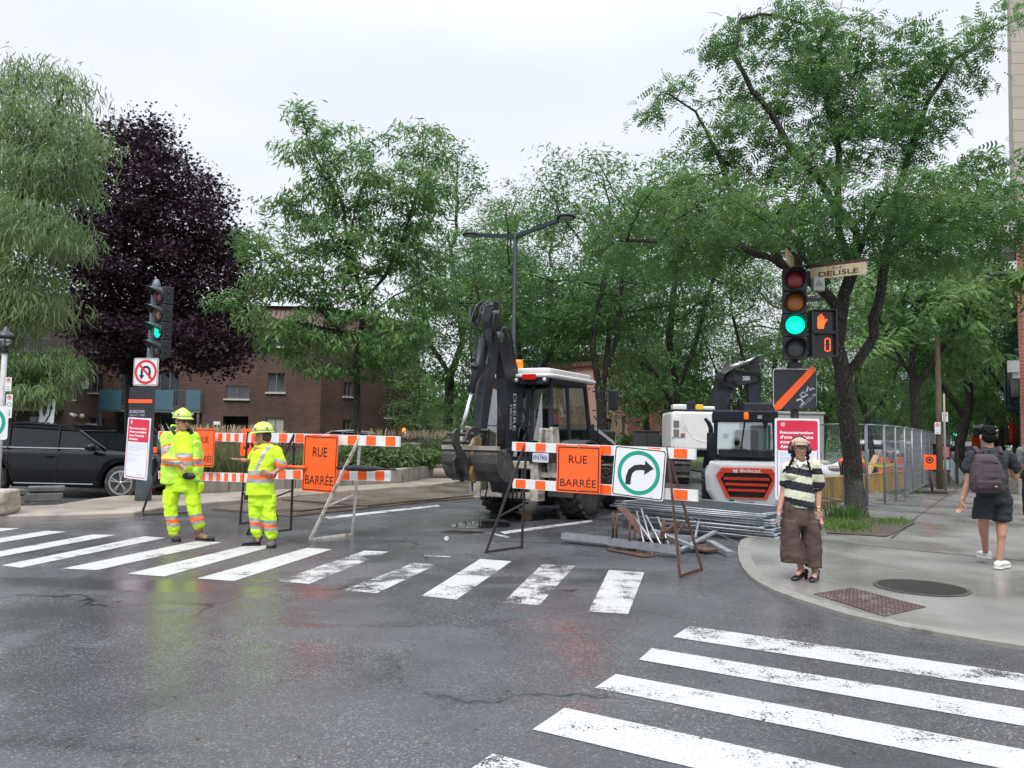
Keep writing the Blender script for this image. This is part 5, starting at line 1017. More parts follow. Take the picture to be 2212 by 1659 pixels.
def d_keep(b, w, h):
    b.prism([(-w*.32, h*.86), (-w*.02, h*.86), (-w*.02, h*.6), (-w*.17, h*.48), (-w*.32, h*.6)], -.001, -.003, mi=0); pts_ = [(-w*.12, h*.1), (-w*.1, h*.26), (w*.05, h*.42), (w*.2, h*.55), (w*.24, h*.72)]; b.prism(arrow_pts(pts_, w*.11, w*.34, h*.14), -.001, -.003, mi=0)
t = small_sign(80, 861, 119, 938, 20.5, 'keep_right_sign', 'white keep right sign with curved black arrow behind the black car', d_keep, R(-25)); t.rotation_euler = (0, R(3), R(-25)); b = B(); b.box((0, .04, -.5), (.05, .05, 1.6)); b.obj('post', M_galv, t)
q = G(2, 1114, .1); t = thing('boulder', 'rough pale tan concrete block at the left edge of the median', 'concrete block', (q.x-.22, q.y+.25, .1)); b = B(); b.box((0, 0, .21), (.5, .45, .40)); o = b.obj('block', mat('rough_tan_stone', (.36, .32, .25), .85, var=.3, scale=6, bump=.8, bscale=12, dirt=(.14, .12, .09), damt=.4), t, bevel=.05, seg=3)
s_ = o.modifiers.new('s', 'SUBSURF'); s_.levels = s_.render_levels = 3; s_.subdivision_type = 'SIMPLE'; tx = bpy.data.textures.new('rock', 'CLOUDS'); tx.noise_scale = .25; dm = o.modifiers.new('d', 'DISPLACE'); dm.texture = tx; dm.strength = .09
for u0, u1, v, lb in ((20, 55, 1094, 'stacked grey concrete kerb pieces next to the boulder'), (50, 135, 1086, 'long dark concrete kerb piece under the black car')):
    a, c = G(u0, v, .1), G(u1, v-2, .1); t = thing('kerb_block', lb, 'concrete kerb', tuple(a), math.atan2(c.y-a.y, c.x-a.x)); L_ = (c-a).length; b = B(); b.box((L_/2, .2, .09), (L_, .35, .17)); M_kd = mat('dark_wet_kerb', (.11, .11, .105), .6, var=.3, bump=.3); b.obj('block', M_kd, t, bevel=.02); b = B(); b.box((L_/2+.04, .2, .25), (L_*.96, .33, .10)); b.obj('block', M_kd, t, bevel=.02)
# ---- double arm street light ----
LS = LF(1107, 24); base = P(1106, 950, 24); t = thing('street_light', 'tall dark double arm street light behind the backhoe', 'street light', (base.x, 24, 0)); zt = LS(1107, 511)[1]
M_lamp = mat('lamp_dark_green', (.012, .022, .028), .35, var=.15)
b = B(); b.lathe([(.16, 0), (.15, .8), (.11, .9), (.105, 4.2), (.075, 4.25), (.07, zt), (.05, zt+.05)], 14); b.obj('pole', M_lamp, t)
def wp(u, v, Y): p = P(u, v, Y); return (p.x-base.x, Y-24, p.z)
b = B(); b.bar((0, 0, zt), wp(1205, 476, 22.5), .09, .12); b.bar((0, 0, zt), wp(1030, 508, 25.4), .09, .12); b.obj('arm', M_lamp, t)
for u, v, Y in ((1223, 469, 22.3), (1017, 507.5, 25.6)):
    c = Vector(wp(u, v, Y)); b = B(); b.lathe([(.26, -.03), (.29, .0), (.25, .06), (.12, .09), (1e-3, .1)], 24, c, None); b.obj('lamp_head', M_lamp, t); b = B(); b.lathe([(1e-3, -.045), (.18, -.04), (.2, -.031)], 24, c); b.obj('diffuser', mat('lamp_glass', (.35, .38, .36), .3), t)
# ---- steel road plates ----
M_pl = wet_concrete('wet_steel_plate', (.085, .068, .055), (.15, .115, .09), 1.5, (.05, .04, .035), .08)
for k, (pts_, lb) in enumerate((([(456, 1097), (631, 1114), (889, 1086), (1040, 1072), (1010, 1058), (700, 1062)], 'lower rusty steel road plate lying on wet asphalt'), ([(608, 1077), (795, 1091), (935, 1077), (1052, 1066), (1052, 1046), (860, 1050)], 'upper wet brown steel road plate lying across the lower plate'))):
    q = [G(*p_, .03+.035*k) for p_ in pts_]; b = B(); o_ = q[0]; b.prism([(p_.x-o_.x, p_.y-o_.y) for p_ in q], .002+.034*k, .03+.036*k, 'z'); o = b.obj('steel_plate', M_pl, bevel=.004); o.location = (o_.x, o_.y, 0); tag(o, lb, 'steel plate')
    if k: b2 = B(); [b2.prism([(p_.x-o_.x+dx, p_.y-o_.y) for p_ in q[:4]], .0, .001, 'z') for dx in ()]
for k, (u0, v0, u1, v1) in enumerate(((640, 1108, 890, 1083), (900, 1080, 1050, 1063))):
    a, c = G(u0, v0), G(u1, v1); b = B(); b.bar(a+Vector((0, -.1, .035)), c+Vector((0, -.1, .035)), .14, .05); tag(b.obj('timber_beam', mat('dark_wet_wood', (.06, .042, .03), .6, var=.4, scale=8)), ('long dark timber along the front edge of the lower steel plate', 'dark timber at the right end of the upper steel plate')[k], 'timber')
# concrete pipe and slab left of backhoe bucket
q = P(937, 1022, 17.5); b = B(); b.lathe([(.09, 0), (.11, 0), (.11, 1.3), (.09, 1.3)], 18, (0, 0, 0), Matrix.Rotation(R(90), 3, 'Y')); o = b.obj('concrete_pipe', mat('pipe_brown', (.2, .16, .125), .7, var=.2, bump=.2), bevel=0); o.location = (q.x, 17.5, q.z); tag(o, 'short brown grey pipe lying on blocks left of the backhoe bucket', 'pipe')
q = G(1012, 1068); b = B(); b.box((.35, .2, .42), (1.1, .5, .16)); b.box((0, .2, .17), (.12, .4, .34)); b.box((.7, .2, .17), (.12, .4, .34)); o = b.obj('concrete_slab', M_kerb, bevel=.01); o.location = (q.x, q.y+1.2, 0); tag(o, 'grey concrete slab on two short legs behind the backhoe bucket', 'concrete slab')
# ================= VEHICLES =================
M_dk = mat('machine_black', (.022, .026, .034), .42, 0, var=.3, scale=4, dirt=(.06, .055, .05), damt=.12, dscale=5, spec=.3); M_cream2 = mat('machine_cream', (.42, .40, .34), .5, var=.12, dirt=(.13, .11, .09), damt=.42, dscale=5); M_mwhite = mat('machine_white', (.66, .66, .64), .35, var=.04, dirt=(.4, .38, .35), damt=.2, dscale=2)
M_tyre = mat('tyre_rubber', (.022, .022, .022), .75, var=.4, scale=6, dirt=(.09, .08, .07), damt=.35, dscale=6); M_chr = mat('chrome_rod', (.75, .77, .8), .15, 1); M_bkt = mat('bucket_steel', (.075, .072, .07), .45, .4, var=.3, scale=5, dirt=(.16, .14, .12), damt=.4, dscale=4); M_tanst = mat('worn_yellow_steel', (.30, .18, .07), .6, .3, var=.3, scale=9, dirt=(.07, .05, .04), damt=.45, dscale=9)
M_hose = mat('hydraulic_hose', (.012, .012, .013), .45); M_gl = glass_mat('cab_glass', (.75, .86, .84), .3); M_glc = mat('car_glass', (.008, .01, .012), .05, spec=.35); M_gl2 = mat('work_lamp_glass', (.5, .52, .52), .1); M_plw = mat('licence_plate_white', (.6, .62, .66), .4); M_plb = mat('plate_blue', (.02, .05, .25), .5); M_beac = mat('beacon_orange', (1.0, .20, .01), .25, emit=.35); M_tail = mat('tail_lamp_red', (.5, .015, .012), .2); M_seat = mat('seat_black', (.02, .02, .022), .8)
RX = Matrix.Rotation(R(90), 3, 'Y')
def big_wheel(t, x, y, r, w, rim_m, name='wheel', lugs=True, side=1):
    b = B(); hw = w/2; prof = [(r*.56, -hw*.85), (r*.62, -hw), (r*.86, -hw), (r*.93, -hw*.93), (r*.95, -hw*.7), (r*.95, hw*.7), (r*.93, hw*.93), (r*.86, hw), (r*.62, hw), (r*.56, hw*.85)]; b.lathe(prof, 40, (x, y, r), RX)
    if lugs:
        n_ = 22
        for i in range(n_):
            for s in (-1, 1):
                a = 2*math.pi*(i+(.5 if s > 0 else 0))/n_; 
                for q, (off, da) in enumerate(((.28, .0), (.78, .14))):
                    aa = a+da; c = Vector((x+s*hw*off, y+math.sin(aa)*r*.965, r+math.cos(aa)*r*.965)); m = Matrix.Rotation(-aa, 3, 'X') @ Matrix.Rotation(s*.55, 3, 'Z'); b.box(c, (hw*.62, r*.13, r*.075), m)
    o = b.obj(name, M_tyre, t); b = B(); s = side
    b.lathe([(1e-3, hw*.42*s), (r*.16, hw*.42*s), (r*.18, hw*.2*s), (r*.42, hw*.15*s), (r*.50, hw*.75*s), (r*.57, hw*.86*s), (r*.57, hw*.7*s)], 30, (x, y, r), RX); b.lathe([(1e-3, -hw*.3*s), (r*.56, -hw*.6*s)], 30, (x, y, r), RX)
    for k in range(8): a = k*math.pi/4; b.ell((x+hw*.3*s, y+.12*r/.66*math.cos(a)*1.9, r+.12*r/.66*math.sin(a)*1.9), (.03, .018, .018), 6)
    b.obj('rim', rim_m, o); return o
# ---------- backhoe loader ----------
BO = Vector((.47, 15.5, 0)); BR = -R(30); Rb = Matrix.Rotation(-BR, 3, 'Z')
bh = thing('backhoe_loader', 'cream and black backhoe loader parked facing away with its digging arm folded up', 'backhoe loader', tuple(BO), BR)
def ML(u, v, x0=None, y0=None, O=BO, Rm=Rb):   # pixel -> local point on plane x=x0 or y=y0
    o = Rm @ (Vector((0, 0, HC))-O); d = Rm @ ray(u, v)
    t = (x0-o.x)/d.x if x0 is not None else (y0-o.y)/d.y
    return o+d*t
def c4(x, y): return (932.7+x*.26457, 630.9+y*.26457)
for sx in (-1, 1): big_wheel(bh, sx*.86+.17, 0, .66, .46, M_cream2, side=sx)
for sx in (-1, 1): big_wheel(bh, sx*.84, 2.2, .47, .33, M_cream2, side=sx)
b = B(); b.box((0, 1.1, .72), (.75, 4.2, .35)); b.box((0, 0, .66), (1.3, .3, .3)); b.box((0, 2.2, .47), (1.3, .2, .2)); b.obj('chassis', M_dk, bh, bevel=.02)
b = B(); b.box((0, 2.3, 1.35), (.86, 1.9, .75)); b.obj('hood', M_dk, bh, bevel=.06, seg=3)
b = B(); b.box((0, 3.28, 1.3), (.8, .08, .6)); b.obj('grille', M_mwhite, bh, bevel=.02)
# rear frame, stabilisers
b = B()
for sx in (-1, 1): b.box((sx*.62, -1.0, .72), (.16, .3, .72)); b.box((sx*.95, -.98, .85), (.5, .12, .1))
b.box((0, -1.0, 1.02), (1.4, .28, .14)); b.box((0, -1.0, .45), (1.4, .25, .12)); b.box((-.1, -1.2, .72), (.3, .3, .6)); b.obj('rear_frame', M_cream2, bh, bevel=.015)
for sx in (-1, 1):
    b = B(); b.box((sx*.86, -.98, 1.25), (.12, .14, .9), Matrix.Rotation(-sx*.12, 3, 'Y')); b.box((sx*.98, -1.04, 1.52), (.07, .28, .42), Matrix.Rotation(-sx*.1, 3, 'Y')); b.box((sx*.74, -1.04, 1.50), (.07, .28, .42), Matrix.Rotation(sx*.1, 3, 'Y')); b.lathe([(.05, -.2), (.05, .2)], 12, (sx*.86, -1.03, 1.36), RX); b.obj('stabiliser', M_cream2, bh, bevel=.02)
b = B(); b.box((0, -.86, 1.05), (1.5, .12, .12)); b.obj('cab_floor', M_dk, bh)
# fenders
for sx in (-1, 1):
    rings = []
    for i in range(13):
        a = R(-15+i*13); r_ = .80; c = Vector((0, -math.cos(a)*r_, .66+math.sin(a)*r_)); n_ = Vector((0, -math.cos(a), math.sin(a)))
        rings.append([c+Vector((sx*.62+.12, 0, 0)), c+Vector((sx*1.1+.15, 0, 0)), c+n_*.04+Vector((sx*1.1+.15, 0, 0)), c+n_*.04+Vector((sx*.62+.12, 0, 0))])
    b = B(); b.ring(rings, smooth=False); b.obj('fender', mat('fender_grey', (.06, .065, .07), .45, var=.2, dirt=(.12, .1, .09), damt=.3), bh)
# cab
cb = [(-.78, -.78, 1.12), (.78, -.78, 1.12), (.78, 1.1, 1.12), (-.78, 1.1, 1.12)]; ct = [(-.66, -.62, 2.62), (.66, -.62, 2.62), (.66, .95, 2.62), (-.66, .95, 2.62)]
b = B()
def lp(p, q, t): return tuple(Vector(p).lerp(Vector(q), t))
for i in range(4): b.bar(cb[i], ct[i], .075, .075)
for i in (1, 3):
    j = (i+1) % 4; b.bar(lp(cb[i], cb[j], .45), lp(ct[i], ct[j], .45), .06, .06)
b.bar(lp(cb[0], cb[1], .72), lp(ct[0], ct[1], .72), .06, .06)
for q in (cb, ct):
    for i in range(4): b.bar(q[i], q[(i+1) % 4], .09, .09)
b.bar(lp(cb[0], ct[0], .42), lp(lp(cb[0], cb[1], .7), lp(ct[0], ct[1], .7), .42), .025, .02); b.obj('cab_frame', M_dk, bh, bevel=.012)
b = B(); 
for i in range(4): j = (i+1) % 4; b.add([cb[i], cb[j], ct[j], ct[i]], [(0, 1, 2, 3)])
b.obj('cab_glass', M_gl, bh)
b = B(); b.prism(rrect(-.84, -.98, .84, 1.3, .22, 6), 2.66, 2.74, 'z'); b.prism(rrect(-.76, -.9, .76, 1.2, .2, 6), 2.741, 2.85, 'z'); b.obj('roof', M_mwhite, bh, bevel=.045, seg=3)
b = B(); b.box((0, -.86, 2.60), (1.45, .14, .12)); b.obj('lamp_bar', M_dk, bh, bevel=.01)
for x in (-.7, -.02, .13, .74):
    b = B(); b.lathe([(.02, 0), (.055, .02), (.062, .08), (.055, .085)], 14, (x, -.94, 2.61), Matrix.Rotation(R(90), 3, 'X')); l_ = b.obj('work_lamp', M_dk, bh); b = B(); b.lathe([(1e-3, .09), (.054, .084)], 14, (x, -.94, 2.61), Matrix.Rotation(R(90), 3, 'X')); b.obj('lens', M_gl2, l_)
b = B(); b.box((.40, -.98, 2.67), (.28, .08, .11)); b.obj('tail_lamp', M_tail, bh, bevel=.01)
b = B(); b.lathe([(.08, 0), (.085, .02), (.08, .14), (.06, .17), (1e-3, .175)], 16, (.02, -.72, 2.86)); b.obj('beacon', M_beac, bh)
b = B(); b.lathe([(.012, 0), (.006, .12), (1e-3, .14)], 6, (.35, -.5, 2.86)); b.obj('antenna', M_plb, bh)
b = B(); b.box((.1, .1, 1.45), (.5, .5, .14)); b.box((.1, .36, 1.8), (.5, .14, .65)); b.obj('seat', M_seat, bh, bevel=.05, seg=3)
b = B(); b.tube([(.1+.19*math.cos(a/12*6.283), .62+.05*math.sin(a/12*6.283), 1.95+.17*math.sin(a/12*6.283)) for a in range(12)], .014, 6, closed=True); b.tube([(.1, .9, 1.3), (.1, .64, 1.93)], .03, 8)
for x in (-.25, -.1, .35): b.tube([(x, -.45, 1.15), (x, -.42, 1.6), (x+.02, -.4, 1.7)], [.02, .012, .025], 6)
b.obj('steering_wheel', M_seat, bh)
b = B(); b.bar((.84, .95, 2.5), (1.2, 1.15, 2.52), .03); b.obj('mirror_arm', M_dk, bh); b = B(); b.bar((.84, .95, 2.1), (1.2, 1.15, 2.15), .02); b.obj('mirror_arm', M_dk, bh); b = B(); b.box((1.22, 1.15, 2.33), (.22, .07, .42)); b.obj('mirror', M_dk, bh, bevel=.03)
b = B(); b.bar((.95, .3, 1.2), (.95, 1.2, 1.2), .05); b.tube([(.92, 1.05, .7), (.92, 1.05, 1.9), (.85, 1.0, 2.0)], .018, 6); b.obj('handrail', M_dk, bh)
b = B(); b.box((.8, .15, 1.2), (.03, .4, .5)); b.obj('side_panel', mat('panel_dark', (.03, .033, .038), .4), bh); 
# licence plate
p0 = ML(1167, 988, y0=-1.2); b = B(); b.prism(rrect(p0.x-.16, p0.z-.09, p0.x+.17, p0.z+.08, .015), -1.2, -1.19); pl_o = b.obj('licence_plate', M_plw, bh); b = B(); b.text('FPA7406', p0.x-.14, p0.z-.05, .285, .085, y=-1.203, bold=.01); b.text('Québec', p0.x-.05, p0.z+.045, .1, .022, y=-1.203); b.obj('lettering', M_plb, pl_o)
b = B(); b.box((p0.x, -1.1, p0.z+.02), (.5, .15, .24)); b.obj('plate_holder', M_dk, bh)
# hydraulic guts
b = B()
for i in range(9): x = -.35+i*.09; b.tube([(x, -1.15, .95), (x+.1, -1.35, .6-.03*i), (x-.05, -1.2, .35), (x, -.9, .3)], .018, 6)
b.ell((.12, -1.15, .72), (.2, .15, .2), 12); b.obj('hose_bundle', M_hose, bh)
# boom, dipper and cylinders (drawn in the arm's vertical plane)
XR = .10
def poly(pts, x0): return [(lambda q: (q.y, q.z))(ML(*c4(x, y), x0=x0)) for x, y in pts]
def plate(name, pts, x0, x1, m, bev=.012): b = B(); b.prism(poly(pts, x1), x0, x1, 'x'); return b.obj(name, m, bh, bevel=bev)
boom = plate('boom', [(515, 75), (545, 100), (552, 190), (575, 285), (610, 305), (652, 430), (690, 560), (735, 735), (750, 930), (728, 1100), (702, 1212), (625, 1290), (610, 1000), (600, 700), (565, 520), (545, 420), (500, 330), (485, 160)], -XR, XR, M_dk)
b = B(); q = poly([(735, 745), (795, 795), (788, 830), (750, 870)], .09); b.prism(q, .03, .1, 'x'); q0 = poly([(770, 812)], .1)[0]; b.lathe([(.05, .0), (.05, .22)], 14, (-.06, q0[0], q0[1]), RX); b.obj('boom_lug', M_dk, boom)
b = B(); a_ = ML(*c4(676, 830), x0=XR); z_ = ML(*c4(655, 1135), x0=XR); hh = a_.z-z_.z
def txt_x(b, s, yc, z0, ln, h_, x, flip=1):   # text running down along z on an x-plane
    t0 = B(); t0.text(s, 0, 0, ln, h_, y=0)
    for v in t0.v: v[:] = (x, yc+v.z, z0-v.x)
    b.add(t0.v, t0.f)
txt_x(b, 'DEERE', a_.y-.05, a_.z, hh, .11, XR+.004); txt_x(b, '2903002', a_.y-.17, a_.z-.2, hh*.68, .07, XR+.004); b.obj('lettering', mat('decal_white', (.6, .6, .58), .5), boom)
dip = plate('dipper', [(500, 240), (535, 260), (556, 400), (540, 560), (508, 760), (465, 1010), (440, 1110), (425, 1150), (395, 1150), (420, 900), (452, 640), (480, 400)], -.08, .09, M_dk)
b = B()
def seg(b, p, q, r, x0=0, n=12, **k): a_, c_ = ML(*c4(*p), x0=x0), ML(*c4(*q), x0=x0); b.tube([a_, c_], r, n, **k)
seg(b, (418, 385), (328, 815), .075, x0=-.02); seg(b, (355, 600), (350, 625), .08, x0=-.02); b.obj('bucket_cylinder', M_dk, bh); b = B(); seg(b, (332, 800), (248, 1115), .038); b.obj('cylinder_rod', M_chr, bh); 
b = B(); seg(b, (575, 560), (565, 1280), .085, x0=-.05); b.obj('boom_cylinder', mat('worn_cylinder', (.07, .06, .055), .5, .3, var=.3, dirt=(.2, .13, .08), damt=.4, dscale=6), bh)
b = B(); b.prism(poly([(430, 110), (495, 115), (485, 190), (460, 245), (425, 235)], .16), .12, .16, 'x'); b.prism(poly([(430, 110), (495, 115), (485, 190), (460, 245), (425, 235)], .16), -.16, -.12, 'x'); q0 = poly([(470, 180)], 0)[0]; b.lathe([(.06, -.2), (.06, .2)], 14, (0, q0[0], q0[1]), RX); q0 = poly([(500, 370)], 0)[0]; b.lathe([(.10, -.18), (.10, .18)], 16, (0, q0[0], q0[1]), RX); b.obj('pivot_bracket', mat('bracket_grey', (.07, .075, .08), .45, .3), bh)
b = B()
for pts_, x0, r_ in (([(500, 90), (430, 75), (370, 110), (325, 220), (310, 400), (330, 580)], -.1, .016), ([(520, 95), (450, 85), (400, 130), (380, 250), (365, 400), (345, 560)], -.05, .016), ([(500, 110), (440, 120), (415, 240), (430, 360), (465, 480), (440, 600)], .15, .016), ([(545, 100), (480, 70), (435, 120), (420, 260), (440, 420)], .1, .014), ([(535, 170), (505, 200), (500, 300), (545, 380), (575, 300), (630, 310), (655, 420), (680, 560)], .17, .016), ([(550, 180), (515, 210), (515, 310), (555, 375), (590, 290), (640, 320), (665, 430)], .15, .014), ([(500, 75), (560, 85), (590, 120), (570, 200)], 0, .014), ([(385, 180), (350, 190), (355, 250), (400, 330)], -.1, .014), ([(340, 620), (310, 740), (295, 770)], -.08, .018), ([(460, 480), (470, 620), (400, 700), (360, 800), (340, 1000)], .12, .012), ([(752, 950), (770, 1050), (720, 1110), (705, 1200)], .14, .022), ([(740, 1110), (765, 1150), (745, 1210)], .2, .02)):
    P_ = [ML(*c4(*p), x0=x0) for p in pts_]; C_ = []
    for i in range(len(P_)-1):
        p0_, p1, p2, p3 = P_[max(i-1, 0)], P_[i], P_[i+1], P_[min(i+2, len(P_)-1)]
        for k in range(5): t_ = k/5; C_.append(.5*((2*p1)+(p2-p0_)*t_+(2*p0_-5*p1+4*p2-p3)*t_*t_+(3*p1-p0_-3*p2+p3)*t_**3))
    C_.append(P_[-1]); b.tube(C_, r_, 6)
b.obj('hydraulic_hoses', M_hose, bh)
b = B()
for x0 in (-.2, .2):
    b.prism(poly([(170, 1150), (200, 1110), (225, 1130), (215, 1230), (300, 1380), (290, 1400), (230, 1400), (190, 1280), (165, 1230)], x0), x0-.025, x0+.025, 'x'); b.prism(poly([(265, 1220), (290, 1130), (345, 1095), (395, 1110), (385, 1160), (330, 1190), (290, 1250)], x0), x0-.02, x0+.02, 'x')
for p in ((235, 1160), (200, 1225), (360, 1130)): q0 = poly([p], 0)[0]; b.lathe([(.035, -.27), (.035, .27)], 12, (0, q0[0], q0[1]), RX)
b.obj('bucket_linkage', mat('link_steel', (.05, .048, .045), .5, .4, var=.3), bh, bevel=.008)
b = B()
for x0 in (-.17, .17): b.prism(poly([(360, 1190), (400, 1190), (395, 1260), (370, 1330), (380, 1420), (370, 1480), (350, 1560), (325, 1550), (310, 1480), (330, 1400), (320, 1330), (340, 1240)], x0), x0-.03, x0+.03, 'x')
q0 = poly([(345, 1390)], 0)[0]; b.lathe([(.045, -.24), (.045, .24)], 14, (0, q0[0], q0[1]), RX); q0 = poly([(335, 1490)], 0)[0]; b.lathe([(.03, -.22), (.03, .22)], 12, (0, q0[0], q0[1]), RX); b.obj('quick_coupler', M_tanst, bh, bevel=.01)
# ditching bucket: open shell profile extruded across
pc = ML(*c4(340, 1425), x0=0); prof = [(-.31, .30), (-.34, .22), (-.34, .08), (-.29, -.06), (-.18, -.18), (0, -.25), (.22, -.26), (.38, -.2)]; th_ = [(-.335+.0, .30)]
inn = [(p[0]*.93+.02, p[1]*.93+.02) for p in prof]; pp = prof+inn[::-1]; b = B(); W_ = .53; b.M = Matrix.Translation((.12, 0, 0)); b.prism([(pc.y+y, pc.z+z) for y, z in pp], -W_, W_, 'x')
for sx in (-1, 1): b.prism([(pc.y+y, pc.z+z) for y, z in [(-.30, .31), (.1, .24), (.43, -.2)]+prof[::-1]], sx*(W_+.001), sx*(W_+.03), 'x')
bk_ = b.obj('bucket', M_bkt, bh, bevel=.008); b = B(); b.M = Matrix.Translation((.12, 0, 0)); b.box((0, pc.y-.30, pc.z+.335), (W_*2+.07, .1, .07)); b.obj('bucket_lip', mat('dusty_steel', (.30, .27, .23), .6, var=.2, dirt=(.1, .08, .07), damt=.3), bk_)
b = B(); 
for k in (-1, 1): b.prism([(pc.y-.36, pc.z+.2), (pc.y-.46, pc.z+.12), (pc.y-.40, pc.z-.1), (pc.y-.2, pc.z-.26), (pc.y-.12, pc.z-.27), (pc.y-.3, pc.z)], k*.12-.02, k*.12+.02, 'x')
b.obj('bucket_ear', M_bkt, bh)
b = B(); b.prism([(-1.1, .5), (-1.1, 1.35), (-1.35, 1.3), (-1.5, 1.15), (-1.55, .9), (-1.35, .5)], -.16, .16, 'x'); b.obj('swing_post', M_dk, bh, bevel=.02)
# front loader arms and bucket
for sx in (-1, 1):
    b = B(); b.prism([(1.25, 1.75), (1.45, 1.85), (2.6, 1.5), (3.5, .85), (3.75, .45), (3.6, .38), (3.3, .75), (2.4, 1.28), (1.3, 1.55)], sx*.56, sx*.64, 'x'); b.obj('loader_arm', M_dk, bh, bevel=.015)
    b = B(); b.prism([(1.5, 1.80), (2.6, 1.47), (3.3, .98), (3.3, .92), (2.6, 1.4), (1.5, 1.72)], sx*.645, sx*.65, 'x'); b.obj('arm_stripe', M_mwhite, bh)
b = B(); prof = [(3.85, .85), (3.75, .7), (3.72, .35), (3.85, .12), (4.1, .05), (4.75, .05)]; b.prism(prof+[(y+.04 if i < 4 else y, z+.05) for i, (y, z) in enumerate(prof)][::-1], -1.12, 1.12, 'x')
for sx in (-1, 1): b.prism([(3.88, .86), (4.2, .7), (4.75, .05), (4.1, .05), (3.85, .12), (3.72, .35), (3.75, .7)], sx*1.121, sx*1.15, 'x')
b.obj('loader_bucket', M_bkt, bh, bevel=.01)
# ---------- compact wheel loader ----------
gO = P(1612, 950, 16.2); gO.z = 0; gR = R(-14); lw = thing('compact_loader', 'white compact wheel loader seen from behind with red louvred grille and dark cab', 'wheel loader', tuple(gO), gR)
M_lred = mat('loader_red', (.80, .065, .025), .35, var=.05); M_lwh = mat('loader_white', (.78, .78, .78), .25, coat=.3)
b = B(); rings = []
for y, w_, z0, z1 in ((-.02, .70, .20, 1.0), (.0, .78, .16, 1.06), (.1, .84, .14, 1.10), (.9, .84, .3, 1.12), (1.5, .72, .4, 1.14)):
    pts = [(-w_*.72, z0), (w_*.72, z0), (w_*.97, z0+(z1-z0)*.35), (w_, z0+(z1-z0)*.7), (w_*.88, z1), (-w_*.88, z1), (-w_, z0+(z1-z0)*.7), (-w_*.97, z0+(z1-z0)*.35)]; rings.append([Vector((x, y, z)) for x, z in pts])
b.ring(rings[::-1], smooth=False); b.obj('hood', M_lwh, lw, bevel=.035, seg=3)
gp = [(-.62, .80), (-.5, .97), (.5, .97), (.62, .80), (.40, .33), (-.40, .33)]; b = B()
inn = [(x*.84, .64+(z-.64)*.80-.035) for x, z in gp]; vs = [(x, -.06, z) for x, z in gp]+[(x, -.05, z) for x, z in inn]+[(x, -.0, z) for x, z in gp]+[(x, .0, z) for x, z in inn]; n_ = 6
b.add(vs, [(i, (i+1) % 6, 6+(i+1) % 6, 6+i) for i in range(6)]+[(12+i, 12+(i+1) % 6, (i+1) % 6, i) for i in range(6)]+[(6+i, 6+(i+1) % 6, 18+(i+1) % 6, 18+i) for i in range(6)]); b.prism([(-.56, .86), (-.48, .955), (.48, .955), (.56, .86)], -.05, -.068)
for z, wd in ((.74, .92), (.62, .86), (.50, .76)): b.box((0, -.045, z), (wd, .05, .05), Matrix.Rotation(.25, 3, 'X'))
for v in b.v: v.y += .0
gr_ = b.obj('grille', M_lred, lw, bevel=.008); b = B(); b.prism(inn, -.021, -.024); b.obj('grille_mesh', mat('radiator_black', (.012, .012, .012), .7), gr_)
b = B(); b.text('Bobcat', -.13, .878, .42, .075, y=-.07, bold=.03); b.prism([(-.27, .95), (-.25, .925), (-.21, .93), (-.18, .95), (-.175, .91), (-.19, .885), (-.17, .875), (-.2, .865), (-.215, .875), (-.23, .86), (-.245, .875), (-.28, .87), (-.262, .89), (-.275, .915)], -.07, -.071); b.obj('lettering', mat('decal_white2', (.8, .8, .8), .5), gr_)
b = B(); b.box((-.02, -.01, .24), (.34, .05, .05)); b.box((-.3, -.012, .27), (.1, .05, .06)); b.obj('plate_recess', M_plb, lw)
b = B(); b.box((.0, 1.2, 1.17), (1.35, 1.3, .1)); 
for sx in (-1, 1):
    for y in (.55, 1.75): b.bar((sx*.62, y, 1.2), (sx*.60, y, 1.98), .07)
b.bar((-.1, .52, 1.2), (.0, .5, 1.95), .03); b.obj('cab_frame', M_dk, lw, bevel=.01)
b = B(); b.box((0, 1.15, 2.06), (1.36, 1.5, .24)); b.obj('roof', M_dk, lw, bevel=.03); b = B(); b.box((0, .42, 1.26), (1.1, .12, .16)); b.box((-.1, .35, 1.34), (.3, .05, .03)); b.obj('rear_ledge', M_dk, lw, bevel=.02)
b = B(); b.box((0, 1.15, 1.6), (1.2, 1.16, .72)); b.f = b.f[:]; b.obj('cab_glass', M_gl, lw)
b = B(); b.box((.05, 1.1, 1.35), (.5, .5, .15)); b.box((.05, .9, 1.55), (.5, .14, .45)); b.obj('seat', M_seat, lw, bevel=.05)
b = B(); b.lathe([(.085, 1.0), (.085, 1.68), (.07, 1.7), (1e-3, 1.7)], 14, (-.72, .25, 0)); b.tube([(-.72, .25, 1.68), (-.72, .25, 1.8), (-.76, .22, 1.9), (-.84, .18, 2.0)], [.05, .05, .045, .03], 10); b.obj('exhaust', mat('exhaust_black', (.015, .015, .015), .6, bump=.8, bscale=60), lw)
b = B(); b.lathe([(.05, 0), (.05, .12), (.03, .15), (1e-3, .15)], 12, (.02, .35, 2.0)); b.obj('beacon', M_beac, lw); b = B(); b.box((.3, .385, 2.05), (.09, .04, .08)); b.obj('lamp', M_gl2, lw)
for sx in (-1, 1): big_wheel(lw, sx*.74, .95, .42, .32, M_lwh, side=sx); big_wheel(lw, sx*.74, 2.5, .42, .32, M_lwh, side=sx)
b = B(); b.box((0, 2.3, .7), (.7, 1.6, .5)); b.obj('front_frame', M_dk, lw)
